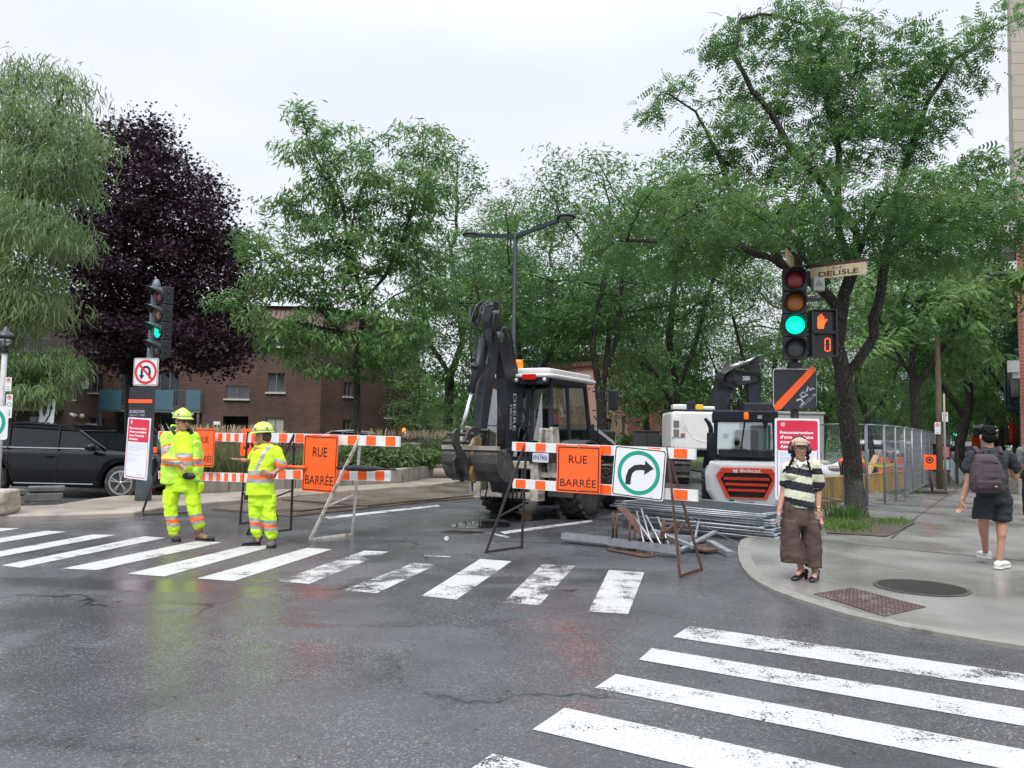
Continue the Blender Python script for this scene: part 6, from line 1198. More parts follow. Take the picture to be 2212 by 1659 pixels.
# ---------- excavator ----------
eO = P(1519, 948, 27); eO.z = 0; ex = thing('excavator', 'large white and black tracked excavator standing behind the compact loader', 'excavator', tuple(eO), R(-3)); eR = Matrix.Rotation(R(3), 3, 'Z')
def c11(x, y): return (1399+x*.14882, 740.7+y*.14882)
def ME(x, y, y0): return ML(*c11(x, y), y0=y0, O=eO, Rm=eR)
def epoly(pts, y0): return [(lambda q: (q.x, q.z))(ME(x, y, y0)) for x, y in pts]
b = B(); rings = []
for y, k in ((-.5, .90), (-.42, .985), (-.1, 1.0), (1.6, 1.0)): rings.append([Vector((x*k, y+(0 if k > .95 else 0), 1.83+(z-1.83)*(k*.98+.02))) for x, z in rrect(-1.2, 1.16, 1.2, 2.5, .12, 3)])
b.ring(rings[::-1], smooth=False); cw = b.obj('counterweight', M_mwhite, ex, bevel=.03, seg=3)
b = B(); q = [(-.82, 2.44), (-.72, 1.95), (-.42, 1.56), (-.1, 1.46), (.3, 1.46), (.52, 1.62), (.82, 1.98), (.95, 2.44)]; q2 = [(x*.9+.005, 1.95+(z-1.95)*.86+.07) for x, z in q]
b.add([(x, -.515, z) for x, z in q]+[(x, -.40, z) for x, z in q2], [(i, i+1, 8+i+1, 8+i) for i in range(7)]+[list(range(8, 16))]); b.box((-1.02, -.515, 1.95), (.3, .03, .68)); b.box((1.02, -.515, 1.95), (.2, .03, .68)); b.obj('recess_panel', M_mwhite, cw)
b = B(); b.box((-1.02, -.535, 2.05), (.19, .02, .24)); b.box((-1.02, -.535, 1.75), (.19, .02, .24)); b.obj('vent', mat('vent_grey', (.13, .13, .12), .7, bump=.5), cw)
for x in (-.8, 1.02-.35): b = B(); b.box((x, -.52, 1.72), (.18, .012, .04), mi=0); b.box((x, -.52, 1.66), (.16, .012, .02), mi=1); b.box((x, -.52, 1.62), (.16, .012, .02), mi=1); b.obj('warning_label', [M_signr, M_plb], cw)
b = B(); b.box((0, .8, 2.54), (2.3, 2.4, .06)); b.box((.2, 1.5, 2.0), (2.3, 2.6, 1.0)); b.box((0, 1.2, 1.1), (1.6, 1.6, .35)); b.obj('upper_frame', M_dk, ex, bevel=.02)
b = B(); b.box((-.8, .3, 2.66), (.5, .5, .2)); b.box((.0, .5, 2.64), (.9, .7, .14)); b.obj('engine_cover', M_mwhite, ex, bevel=.05, seg=3)
b = B(); b.box((-.42, .2, 2.72), (.3, .3, .28)); b.tube([(-.25, .4, 2.6), (-.25, .4, 2.95)], .05, 10); b.obj('air_filter', M_dk, ex, bevel=.02); b = B(); b.box((-.12, .05, 2.66), (.26, .12, .2)); b.obj('yellow_bracket', mat('bright_yellow', (.8, .45, .02), .5), ex, bevel=.03)
for sx in (-1, 1):
    b = B(); tr = []
    for i in range(24):
        a = i/24*6.283; cy = 1.5*(1 if math.cos(a) > 0 else -1); tr.append((1.2+cy+.45*math.cos(a), .47+.45*math.sin(a)))
    b.prism(tr, sx*.85-.25, sx*.85+.25, 'x')
    for i in range(26): y = -.45+i*.13; b.box((sx*.85, y, .93), (.54, .09, .05)); b.box((sx*.85, y, .025), (.54, .09, .05))
    for i in range(7): a = R(-75+i*25); b.box((sx*.85, -.3-.47*math.cos(a), .47+.47*math.sin(a)), (.54, .05, .1), Matrix.Rotation(a, 3, 'X'))
    b.obj('track', M_tyre, ex)
def epl(name, pts, y0, y1, m, bev=.02): b = B(); b.prism(epoly(pts, y0), y0, y1); return b.obj(name, m, ex, bevel=bev)
bm_ = epl('boom', [(905, 975), (990, 620), (1010, 480), (1070, 400), (1200, 380), (1300, 470), (1310, 620), (1240, 640), (1160, 975)], 1.4, 1.85, M_dk)
epl('boom_arm', [(1210, 400), (1285, 372), (1400, 390), (1540, 425), (1640, 480), (1600, 570), (1440, 600), (1310, 630), (1240, 560)], 1.38, 1.82, M_dk)
epl('stick', [(1480, 1005), (1460, 560), (1490, 300), (1510, 215), (1570, 195), (1615, 235), (1650, 500), (1640, 1005)], 1.45, 1.8, M_dk)
b = B(); a_, c_ = ME(1385, 545, 1.37), ME(1487, 487, 1.37); b.text('DEERE', a_.x, a_.z, c_.x-a_.x, c_.z-a_.z, y=1.376, bold=.02, rot=.04); b.obj('lettering', MC['decal_white'], ex)
b = B(); b.tube([ME(1180, 365, 1.35), ME(1400, 290, 1.35)], .09, 12); b.obj('arm_cylinder', M_galv, ex); b = B(); b.tube([ME(1390, 293, 1.35), ME(1555, 222, 1.35)], .05, 10); b.obj('cylinder_rod', M_chr, ex)
b = B()
for k in range(6): o_ = k*16; P_ = [ME(x+o_, y, 1.3-.02*k) for x, y in ((1165, 330+k*6), (1100, 385+k*5), (1040, 430+k*4), (1010, 520), (1015, 580))]; b.tube(P_, .022, 5)
for k in range(4): P_ = [ME(x, y+k*14, 1.3) for x, y in ((1010, 575), (1250, 600), (1290, 560), (1210, 520), (1130, 510), (1200, 420))]; b.tube(P_, .018, 5)
for k in range(3): b.tube([ME(x, y+k*12, 1.32) for x, y in ((1260, 380), (1400, 400), (1540, 418), (1620, 430), (1650, 520), (1640, 700))], .018, 5)
for k in range(4): b.tube([ME(1225+k*14, 620, 1.3), ME(1240+k*10, 700, 1.3), ME(1260, 780, 1.3)], .015, 5)
b.obj('hydraulic_hoses', M_hose, ex)
b = B(); b.tube([ME(1180, 975, .9), ME(1180, 820, .9), ME(1210, 795, .9), ME(1310, 800, .9), ME(1330, 970, .9)], .025, 6); b.tube([ME(1185, 900, .9), ME(1330, 900, .9)], .02, 6); b.box(tuple(ME(1400, 930, .9)), (.35, .3, .3)); b.obj('guard_rail', M_dk, ex)
b = B(); b.box(tuple(ME(1560, 1060, 1.0)), (1.1, 1.3, .9)); b.obj('cab', M_dk, ex, bevel=.05)
# ---------- cars ----------
def car(name, label, loc, rz, paint, group=None, detail=True, suv=True, sc=1):
    t = thing(name, label, 'car', loc, rz, group); t.scale = (sc,)*3
    wb0, wb1 = 1.5, -1.5; zr = .36; top = []
    def arch(cx): return [(cx-.46*math.cos(R(a)), .34+.46*math.sin(R(a))) for a in range(0, 181, 20)]
    b = B(); xs = [-2.46, -2.44, -2.38, -2.28]+[-2.2+.08*i for i in range(56)]+[2.30, 2.38, 2.45, 2.49]; rings = []
    for x in xs:
        e = max(0, abs(x)-2.0)/.49; zb = .24+.06*e
        for cx in (wb0, wb1):
            d = abs(x-cx)
            if d < .47: zb = max(zb, .34+math.sqrt(.47**2-d*d))
        zt = 1.10 if x < .9 else 1.10-.10*((x-.9)/1.4)**1.3-.22*max(0, (x-2.15)/.34)**1.5
        zt -= .12*max(0, (-x-2.25)/.21)**2; w = .965-.13*e**2.2; zt = max(zt, zb+.12)
        sec = [(w*.93, zb), (w*.985, zb+(zt-zb)*.18), (w, zb+(zt-zb)*.45), (w*.985, zb+(zt-zb)*.66), (w*.955, zb+(zt-zb)*.84), (w*.90, zt-.025), (w*.82, zt)]
        rings.append([Vector((x, -y, z)) for y, z in sec]+[Vector((x, y, z)) for y, z in sec[::-1]])
    b.ring(rings)
    b.obj('body', paint, t)
    b = B(); b.box((0, 0, .62), (4.4, 1.5, .7)); b.obj('underbody', M_dark, t)
    gh = [(1.08, 1.06), (.35, 1.50), (.0, 1.60), (-.9, 1.66), (-1.7, 1.60), (-2.25, 1.28), (-2.35, 1.08)]
    b = B(); b.prism(gh, -.88, .88)
    for v in b.v: v.y *= 1-(v.z-1.06)*.42
    b.obj('glass', M_glc, t, bevel=.02)
    b = B(); ro = [(.42, 1.505), (.0, 1.625), (-.9, 1.685), (-1.7, 1.63), (-2.15, 1.42), (-2.15, 1.36), (-1.7, 1.58), (-.9, 1.63), (.0, 1.57), (.38, 1.45)]; b.prism(ro, -.71, .71); rfo = b.obj('roof', paint, t, bevel=.02)
    b = B()
    for s in (-1, 1):
        for (x0, z0, x1, z1, w_) in ((1.06, 1.09, .36, 1.5, .06), (-.02, 1.09, -.1, 1.58, .06), (-1.15, 1.09, -1.25, 1.6, .07), (-1.95, 1.1, -1.75, 1.58, .16)): b.bar((x0, s*.885*(1-(z0-1.06)*.42), z0), (x1, s*.885*(1-(z1-1.06)*.42), z1), .03, w_)
        b.bar((.36, s*.73, 1.52), (-1.7, s*.70, 1.62), .05, .04)
    b.obj('pillar', paint, t)
    b = B()
    for s in (-1, 1): b.bar((1.0, s*.9, 1.1), (-2.1, s*.885, 1.115), .012, .02); b.bar((-.9, s*.985, .33), (.9, s*.985, .33), .02, .02)
    b.obj('trim', M_chr, t)
    if detail:
        for s in (-1, 1):
            b = B(); b.ell((.82, s*1.05, 1.14), (.12, .1, .08), 12); b.box((.84, s*.95, 1.08), (.06, .12, .05)); b.obj('mirror', paint, t)
            for x in (-.15, -1.25): b = B(); b.box((x, s*.975, .93), (.2, .03, .03)); b.obj('door_handle', paint, t, bevel=.008)
        b = B()
        for s in (-1, 1):
            for x in (.02, -1.1): b.box((x, s*.9705, .68), (.008, .004, .75))
        b.obj('door_seam', M_dark, t)
    for s in (-1, 1):
        b = B(); b.box((2.36, s*.68, .74), (.16, .32, .1)); b.obj('headlight', M_gl2, t, bevel=.02); b = B(); b.box((-2.38, s*.68, .9), (.08, .36, .1)); b.obj('tail_light', M_tail, t)
        for x in (wb0, wb1):
            b = B(); RY = Matrix.Rotation(R(90), 3, 'X'); b.lathe([(.24, -.12), (.34, -.125), (.372, -.1), (.372, .1), (.34, .125), (.24, .12)], 28, (x, s*.84, .372), RY); w_ = b.obj('wheel', M_tyre, t); b = B()
            b.annulus(x, .372, .235, .265, s*.84+s*.09, s*.84+s*.13, 28); b.lathe([(1e-3, -.04), (.26, -.04)], 20, (x, s*.84, .372), RY, mi=1)
            for k in range(5):
                for dd in (-.13, .13): a = k*1.2566+.3; b.bar((x+.03*math.cos(a), s*.96, .372+.03*math.sin(a)), (x+.25*math.cos(a+dd), s*.955, .372+.25*math.sin(a+dd)), .02, .022, up=(0, 1, 0))
            b.ell((x, s*.96, .372), (.04, .02, .04), 10); b.obj('rim', [mat('alloy', (.5, .5, .5), .3, .8), M_dark], w_)
    return t
M_cblk = mat('car_paint_black', (.004, .005, .007), .1, spec=.32); M_cwh = mat('car_paint_white', (.7, .7, .7), .25, coat=.6); M_csil = mat('car_paint_silver', (.35, .37, .39), .25, .6, coat=.6); M_cblue = mat('car_paint_grey', (.08, .09, .11), .25, .3, coat=.6)
fw = G(262, 1076, .03); dirv = Vector((.999, -.035, 0)).normalized(); n2 = Vector((-dirv.y, dirv.x, 0)); cc = Vector((fw.x, fw.y, 0))-dirv*1.5+n2*.9; cc.z = 0
suv = car('parked_car', 'glossy black SUV stopped behind the left median pole', tuple(cc), math.atan2(dirv.y, dirv.x), M_cblk)
c0 = P(800, 955, 36); car('parked_car', 'pale silver car half hidden behind the planter grasses', (c0.x, 36, 0), R(8), M_csil, detail=False)
def carcopy(src, u, Y, rz, paint, label, group='cars far down the avenue'):
    o = src.copy(); C.objects.link(o); o.location = (P(u, 950, Y).x, Y, .0); o.rotation_euler = (0, 0, rz); o['label'] = label; o['group'] = group
    def rec(s_, d_):
        for ch in [x for x in bpy.data.objects if x.parent == s_]:
            k = ch.copy(); C.objects.link(k); k.parent = d_
            if k.data.materials and k.data.materials[0].name.startswith('car_paint'): k.data = k.data.copy(); k.data.materials[0] = paint
            rec(ch, k)
    rec(src, o); return o
srcc = bpy.data.objects['parked_car.001']; ra_ = math.atan2(AV.y, AV.x)
for u, Y, da, pt, lb in ((1888, 50, 0, M_cwh, 'white car beyond the fence left of the slender locust trunk'), (1925, 56, 3.14, M_csil, 'silver car beyond the fence, just left of the slender trunk'), (2012, 44, 0, M_cblue, 'dark grey car beyond the small orange sign'), (2092, 46, 0, M_cwh, 'white car right of the stout tree trunk'), (2055, 60, 0, M_cwh, 'white car behind the newspaper boxes'), (2120, 62, 3.14, M_cblk, 'dark car near the small distant orange sign'), (1975, 70, 0, M_cwh, 'distant white car low between the two right trunks'), (1850, 72, 3.14, M_csil, 'distant pale car left behind the corner trunk'), (1155, 48, 3.3, M_csil, 'pale car parked beyond the planter left of the backhoe cab'), (945, 44, 3.0, M_cblue, 'dark car behind the planter near the beige house')): carcopy(srcc, u, Y, ra_+da if u > 1700 else da, pt, lb, 'cars far down the avenue' if u > 1700 else 'cars behind the planter')
# ================= PEOPLE =================
def skin_mat(name, c): m = mat(name, c, .5, var=.08, scale=12); m.node_tree.nodes['Principled BSDF'].inputs['Subsurface Weight'].default_value = .12; m.node_tree.nodes['Principled BSDF'].inputs['Subsurface Radius'].default_value = (.02, .008, .004); return m
SK1 = skin_mat('skin_light', (.50, .25, .17)); SK2 = skin_mat('skin_tanned', (.38, .18, .115)); SK3 = skin_mat('skin_brown', (.44, .235, .165)); SK4 = skin_mat('skin_olive', (.42, .22, .15))
M_hv = mat('fluorescent_yellow', (.52, .80, .018), .8, var=.06, scale=6, bump=.15, bscale=250); M_hvj = mat('fluorescent_jacket', (.46, .76, .07), .7, var=.06, scale=6, bump=.1, bscale=200); M_ref = mat('reflective_grey', (.34, .345, .35), .4, .2, var=.1, scale=8); M_fo = mat('fluorescent_orange', (1, .16, .03), .6, var=.06)
M_hat = mat('helmet_yellow_green', (.50, .72, .09), .35); M_boot = mat('boot_brown', (.16, .09, .05), .65, var=.25, scale=12, dirt=(.25, .2, .16), damt=.3, dscale=9); M_bootg = mat('boot_grey', (.05, .05, .055), .65, var=.25, scale=12, dirt=(.16, .15, .14), damt=.3, dscale=9); M_sole = mat('rubber_black', (.015, .015, .015), .7)
M_hairk = mat('hair_black', (.007, .006, .006), .75, spec=.15, bump=.6, bscale=120); M_hairb = mat('hair_brown_short', (.05, .035, .028), .6, bump=.6, bscale=120); M_lip = mat('lips', (.30, .085, .075), .4); M_eye = mat('eye_white', (.7, .68, .66), .2); M_iris = mat('iris_dark', (.02, .012, .008), .1)
class PF:
    def __init__(s, u0, v0, conv, z=0, zb=0, xc=0, yc=0): s.xc, s.yc, s.zb = xc, yc, zb; s.g = G(u0, v0, zb); s.k = s.g.y/1660*1.0; s.u0, s.v0, s.c = u0, v0, conv
    def __call__(s, x, y, dy=0):
        if x == 0: x = s.xc
        if y == 0: y = s.yc
        u, v = s.c(x, y); return P(u, v, s.g.y+dy)-Vector((s.g.x, s.g.y, s.zb))
def frame_of(fwd, up=(0, 0, 1)): y = Vector(fwd).normalized(); x = y.cross(Vector(up)).normalized(); z = x.cross(y); return Matrix((x, y, z)).transposed()
def head(b, c, M3, s=1.0, chin=1.0):
    def E(p, r): b.ell(c+M3 @ (Vector(p)*s), [q*s for q in r], 16, rot=M3)
    E((0, -.012, .035), (.076, .095, .088)); E((0, .028, -.03), (.063, .066, .085)); E((0, .045, -.088*chin), (.040, .042, .034)); E((0, .03, -.07), (.055, .05, .045))
    E((0, .096, -.018), (.010, .016, .026)); E((0, .106, -.034), (.016, .016, .011)); E((0, .093, -.068), (.023, .010, .010)); E((-.028, .078, -.03), (.022, .018, .02)); E((.028, .078, -.03), (.022, .018, .02)); E((0, .082, .018), (.048, .014, .010))
    for q in (-1, 1): E((q*.078, -.005, -.012), (.010, .02, .032))
def face(t, c, M3, s=1.0, lips=True, brows=M_hairk):
    for q in (-1, 1):
        b = B(); b.ell(c+M3 @ (Vector((q*.028, .083, .0))*s), [x*s for x in (.014, .008, .008)], 10, rot=M3, mi=0); b.ell(c+M3 @ (Vector((q*.028, .0905, .0))*s), [x*s for x in (.006, .003, .006)], 8, rot=M3, mi=1); b.obj('eye', [M_eye, M_iris], t)
        b = B(); b.tube([c+M3 @ (Vector(p)*s) for p in ((q*.012, .094, .021), (q*.03, .093, .027), (q*.047, .083, .02))], .004*s, 6); b.obj('eyebrow', brows, t)
    if lips: b = B(); b.ell(c+M3 @ (Vector((0, .099, -.064))*s), [x*s for x in (.021, .006, .0045)], 12, rot=M3); b.ell(c+M3 @ (Vector((0, .098, -.073))*s), [x*s for x in (.018, .007, .0055)], 12, rot=M3); b.obj('lips', M_lip, t)
def hand(b, w, d, n, side=1, curl=.5, s=1.0):
    d = Vector(d).normalized(); n = (Vector(n)-d*Vector(n).dot(d)).normalized(); x = d.cross(n); M3 = Matrix((x, n, d)).transposed(); w = Vector(w)
    b.ell(w+d*.048*s, (.040*s, .017*s, .055*s), 12, rot=M3); b.cap(w-d*.03*s, w+d*.02*s, .026*s, .026*s, 10)
    for i, L_ in enumerate((.066, .076, .070, .054)):
        p = w+d*.085*s+x*(i-1.5)*.0215*s*side; dd = d.copy(); ax = x
        for k in range(3):
            q = Matrix.Rotation(-curl*(.5+.35*k+.12*i), 3, ax); dd = (q @ d) if k == 0 else (Matrix.Rotation(-curl*.7, 3, ax) @ dd); l_ = L_*s*(.45, .32, .25)[k]; p2 = p+dd*l_; b.cap(p, p2, .0092*s, .0085*s, 8); p = p2
    p = w+d*.025*s-x*.034*s*side; td = (d*.75-x*.55*side+n*.3).normalized(); p2 = p+td*.035*s; b.cap(p, p2, .0125*s, .0105*s, 8); td2 = (td+d*.3+n*.3).normalized(); b.cap(p2, p2+td2*.028*s, .0105*s, .009*s, 8)
def boot(t, heel, toe, m, h=.135, w=.06, ank=None, name='boot', toecap=None, solem=M_sole):
    heel, toe = Vector(heel), Vector(toe); heel.z = max(0, heel.z) if name == 'sneaker' and heel.z > .05 else 0; d = toe-heel; d.z = 0; L_ = d.length; d.normalize(); s = Vector((-d.y, d.x, 0)); b = B(); rings = []
    def rg(c, rx, top): return [c+s*(rx*math.cos(a))+Vector((0, 0, .022+max(0, top-.022)*(.5+.5*math.sin(a)))) for a in [2*math.pi*i/14 for i in range(14)]]
    z0 = Vector((heel.x, heel.y, heel.z))
    for f_, rx, tp in ((-.04, .028, .07), (.0, .040, h*.9), (.12, .043, h), (.28, .043, h*.98), (.42, .043, h*.72), (.6, .049, .085), (.8, .05, .075), (.93, .042, .064), (1.0, .024, .045)): rings.append(rg(z0+d*L_*f_, rx*w/.05, tp))
    b.ring(rings); 
    if ank is not None: b.cap(z0+d*L_*.13+Vector((0, 0, h*.7)), Vector(ank), .052, .056, 12)
    if toecap: 
        o = len(b.f)
        cm = lambda c, n: 1 if (c-z0).dot(d) > L_*.72 else 0
        ob = remesh(b, name, [m, toecap], .008, t, cm, 2)
    else: ob = remesh(b, name, [m], .008, t, None, 2)
    b = B(); pts = []
    for f_, rx in ((-.05, .022), (.0, .04), (.2, .041), (.45, .042), (.65, .052), (.85, .05), (.97, .034), (1.02, .015)): pts.append((f_, rx))
    lo = [z0+d*L_*f_+s*rx*w/.05 for f_, rx in pts]+[z0+d*L_*f_-s*rx*w/.05 for f_, rx in pts[::-1]]; b.prism([(p.x, p.y) for p in lo], heel.z+.001, heel.z+.026, 'z'); b.obj('sole', solem, ob); return ob
def helmet(t, c, M3, logo=True):
    b = B(); vs = []; rings = []
    for i in range(9):
        a = R(90)*i/8; rings.append([c+M3 @ Vector((.118*math.cos(a)*math.cos(j*.2618), .145*math.cos(a)*math.sin(j*.2618), .012+.118*math.sin(a)*(1+.03*math.cos(4*j*.2618)))) for j in range(24)])
    rim = [c+M3 @ Vector((.128*math.cos(j*.2618), .157*math.sin(j*.2618)+(.035 if math.sin(j*.2618) > .3 else 0), .002+(-.012 if math.sin(j*.2618) > .3 else 0))) for j in range(24)]; rim2 = [p-M3 @ Vector((0, 0, .008)) for p in rim]; inn_ = [c+M3 @ Vector((.11*math.cos(j*.2618), .135*math.sin(j*.2618), -.004)) for j in range(24)]
    rings[-1] = [c+M3 @ Vector((.004*math.cos(j*.2618), .004*math.sin(j*.2618), .131)) for j in range(24)]
    b.ring([inn_, rim2, rim]+rings, cap=False); b.tube([c+M3 @ Vector((0, .135*math.cos(a), .014+.119*math.sin(a))) for a in [R(20+14*i) for i in range(11)]], .013, 6); h = b.obj('helmet', M_hat, t)
    b = B(); b.ring([[c+M3 @ Vector((r_*math.cos(j*.2618), r_*1.23*math.sin(j*.2618), z_)) for j in range(24)] for r_, z_ in ((.1225, .018), (.1215, .032))], cap=False); b.obj('band', M_ref, h)
    if logo:
        for q in ((.1, -.08, .055), (-.1, .08, .055), (.1, .06, .055), (-.1, -.08, .055)): b = B(); v = Vector(q); b.ell(c+M3 @ v, (.02, .02, .02), 10, rot=M3); b.ell(c+M3 @ (v*1.06), (.012, .012, .012), 8, mi=1); b.obj('sticker', [M_ref, M_signb], h)
    return h
def inband(v, bands):
    for lo, hi, m in bands:
        if lo <= v < hi: return m
    return 0
# ---- worker 1 ----
f1 = PF(405, 1168, lambda x, y: (x/2.7487, 603.5+y/2.7487), xc=1090, yc=1150); w1 = thing('person', 'worker in open fluorescent jacket, white green hard hat and sunglasses looking right, arm across stomach', 'person', (f1.g.x, f1.g.y, 0)); J = f1
HC1 = J(1083, 842, -.02); H1 = frame_of((.82, -.57, -.03))
b = B(); head(b, HC1, H1, 1.09); b.cap(J(1068, 905, .02), J(1075, 868, -.0), .062, .058); b.loftz([(J(1075, 925).x, .03, J(0, 925).z, .16, .10), (J(1080, 1000).x, .02, J(0, 1000).z, .15, .11), (J(1090, 1100).x, .0, J(0, 1100).z, .13, .12), (J(1085, 1200).x, .0, J(0, 1200).z, .12, .11)])
for kx, kneex, ax in ((1030, 1025, 1030), (1130, 1155, 1180)): b.cap(J(kx, 1180), J(kneex, 1320), .07, .05); b.cap(J(kneex, 1320), J(ax, 1515), .05, .035)
b.cap(J(985, 945, .0), J(992, 1066, -.12), .04, .035); b.cap(J(992, 1066, -.12), J(1062, 1092, -.23), .034, .027); hand(b, J(1066, 1096, -.235), (.6, -.1, -.65), (.5, .8, .1), 1, .35, 1.0)
b.cap(J(1155, 940, .03), J(1185, 1060, .06), .04, .035); b.cap(J(1185, 1060, .06), J(1170, 1150, .02), .034, .028); hand(b, J(1168, 1155, .02), (-.1, -.2, -1), (-1, 0, 0), 1, .5, 1)
remesh(b, 'body', SK1, .0075, w1, None, 2)
face(w1, HC1, H1, 1.09, brows=M_hairb)
b = B()
for q in (-1, 1): b.ell(HC1+H1 @ Vector((q*.036, .105, .002)), (.033, .011, .022), 12, rot=H1); b.bar(HC1+H1 @ Vector((q*.066, .096, .008)), HC1+H1 @ Vector((q*.087, -.01, .008)), .008, .014)
b.bar(HC1+H1 @ Vector((-.015, .105, .006)), HC1+H1 @ Vector((.015, .105, .006)), .006, .008); b.obj('sunglasses', mat('sunglasses_dark', (.02, .012, .012), .12), w1)
b = B(); b.ell(HC1+H1 @ Vector((0, -.035, .012)), (.083, .082, .075), 14, rot=H1); b.obj('hair', M_hairb, w1); helmet(w1, HC1+H1 @ Vector((0, -.005, .048)), H1)
# t-shirt
zz_ = lambda y: J(0, y).z
b = B(); b.loftz([(J(1095, 905).x, -.02, zz_(905), .07, .06), (J(1090, 925).x, -.02, zz_(925), .13, .09), (J(1104, 990).x, -.05, zz_(990), .135, .12), (J(1116, 1060).x, -.07, zz_(1060), .14, .15), (J(1118, 1120).x, -.07, zz_(1120), .135, .15), (J(1115, 1165).x, -.05, zz_(1165), .13, .12)], 24)
tb = [(zz_(1052), zz_(1030), 1), (zz_(1080), zz_(1052), 2), (zz_(1102), zz_(1080), 1)]
remesh(b, 't_shirt', [M_hv, M_ref, M_fo], .012, w1, lambda p, n: inband(p.z, tb), 4, .012, 7)
# jacket
b = B(); b.loftz([(J(1050, 895).x, .05, zz_(895), .10, .07), (J(1062, 925).x, .05, zz_(925), .20, .10), (J(1062, 960).x, .05, zz_(960), .235, .125), (J(1062, 1060).x, .03, zz_(1060), .255, .155), (J(1066, 1130).x, .03, zz_(1130), .27, .165), (J(1066, 1215).x, .03, zz_(1215), .275, .17)], 26, 2.3)
b.loftz([(J(1172, 960).x, -.03, zz_(960), .045, .09), (J(1180, 1060).x, -.05, zz_(1060), .05, .1), (J(1182, 1170).x, -.05, zz_(1190), .05, .1)], 14)
A0, A1, A2 = J(988, 940, -.03), J(992, 1068, -.13), J(1060, 1092, -.22); b.cap(A0, A1, .085, .07); b.cap(A1, A2, .07, .056); b.cap(J(1152, 935, .03), J(1180, 1060, .07), .08, .07); b.cap(J(1180, 1060, .07), J(1182, 1135, .0), .07, .06)
def jm(p, n):
    d = (A1-A0); t_ = (p-A0).dot(d)/d.length_squared; q = (p-(A0+d*max(0, min(1, t_)))).length; e = (A2-A1); t2 = (p-A1).dot(e)/e.length_squared
    if q < .12 and p.x < A0.x+.10 and .2 < t_ < 1.0: s_ = p.z-.35*p.x*0+(p.x-A0.x)*-.45; zc = A0.z+(A1.z-A0.z)*.62; u_ = s_-zc; return 2 if .045 < u_ < .07 or -.07 < u_ < -.045 else 1 if -.045 <= u_ <= .045 else 0
    return inband(p.z, [(zz_(1075), zz_(1062), 2), (zz_(1096), zz_(1075), 1), (zz_(1110), zz_(1096), 2)])
remesh(b, 'jacket', [M_hvj, M_ref, M_fo], .011, w1, jm, 3, .014, 9)
b = B()
for (x, y, dy, rx) in ((1010, 893, .04, 0), (1030, 905, -.03, 0)): pass
b.tube([J(1140, 915, -.04), J(1128, 895, .06), J(1085, 878, .13), J(1035, 875, .12), J(1020, 890, .04), J(1045, 925, -.07)], [.025, .03, .03, .032, .034, .02], 8); b.obj('collar', mat('collar_black', (.015, .018, .022), .8), w1)
b = B(); b.loftz([(J(1010, 862).x, .11, zz_(885), .05, .05), (J(1015, 880).x, .12, zz_(862), .05, .045)], 12); remesh(b, 'hood', M_hvj, .012, w1, None, 3, .01)
b = B(); b.ell(J(1122, 1168, -.19), (.095, .04, .05), 16); b.obj('waist_pouch', mat('pouch_black', (.012, .012, .014), .6), w1)
# trousers
b = B(); b.loftz([(J(1085, 1155).x, -.01, zz_(1155), .165, .14), (J(1090, 1200).x, 0, zz_(1200), .19, .15), (J(1092, 1260).x, 0, zz_(1262), .19, .14)], 24)
for pts_ in ([(1028, 1235, 0, .105), (1012, 1330, -.01, .10), (1022, 1420, -.01, .085), (1033, 1485, .0, .085), (1031, 1503, 0, .075)], [(1138, 1230, .0, .11), (1150, 1320, -.02, .10), (1158, 1400, -.02, .09), (1178, 1445, .0, .088), (1176, 1462, 0, .075)]):
    q = [(J(x, y, dy), r_) for x, y, dy, r_ in pts_]
    for i in range(len(q)-1): b.cap(q[i][0], q[i+1][0], q[i][1], q[i+1][1])
b.box(J(985, 1290, -.02), (.05, .12, .20)); b.box(J(1192, 1235, -.02), (.04, .12, .15))
lb = [(.352, 2)]
def tm(p, n):
    z = p.z-(.03 if p.x > .0 else 0)-(p.x-.1)*.18*(p.x > 0); return inband(z, [(zz_(1465), zz_(1448), 1), (zz_(1448), zz_(1422), 2), (zz_(1422), zz_(1404), 1)])
remesh(b, 'trousers', [M_hv, M_ref, M_fo], .011, w1, tm, 3, .014, 9)
boot(w1, J(1040, 1540, .06), J(1050, 1562, -.17)+Vector((0, 0, -.0)), M_boot, toecap=M_sole, ank=J(1032, 1515, .02)); boot(w1, J(1170, 1545, .03), J(1268, 1548, -.05), M_boot, toecap=M_sole, ank=J(1180, 1490, .0))
# ---- worker 2 ----
f2 = PF(568, 1180, lambda x, y: (274.3+x*.29766, 823+y*.29766), xc=990, yc=650); w2 = thing('person', 'shorter worker in fluorescent T-shirt and trousers looking left with one hand on hip', 'person', (f2.g.x, f2.g.y, 0)); J = f2; zz_ = lambda y: J(0, y).z
HC2 = J(985, 398, 0); H2 = frame_of((-.93, -.05, -.05))
b = B(); head(b, HC2, H2, 1.0); b.cap(J(1005, 465, .0), J(995, 430, 0), .058, .055); b.loftz([(J(1000, 480).x, .0, zz_(480), .15, .10), (J(990, 600).x, -.02, zz_(600), .14, .12), (J(980, 800).x, 0, zz_(800), .14, .13)])
b.cap(J(985, 830), J(950, 1000), .07, .05); b.cap(J(950, 1000), J(950, 1150), .05, .035); b.cap(J(1030, 830), J(1040, 1000), .07, .05); b.cap(J(1040, 1000), J(1050, 1150), .05, .035)
b.cap(J(930, 500, .08), J(905, 580, .12), .04, .036); b.cap(J(905, 580, .12), J(845, 575, .02), .036, .027); hand(b, J(842, 574, .015), (-1, -.1, .08), (0, 0, 1), 1, -.1, 1)
b.cap(J(1085, 500, -.02), J(1125, 625, -.03), .045, .04); b.cap(J(1125, 625, -.03), J(1060, 672, -.14), .038, .028); hand(b, J(1052, 672, -.155), (-1, -.1, .12), (.1, 1, 0), -1, .25, 1.0)
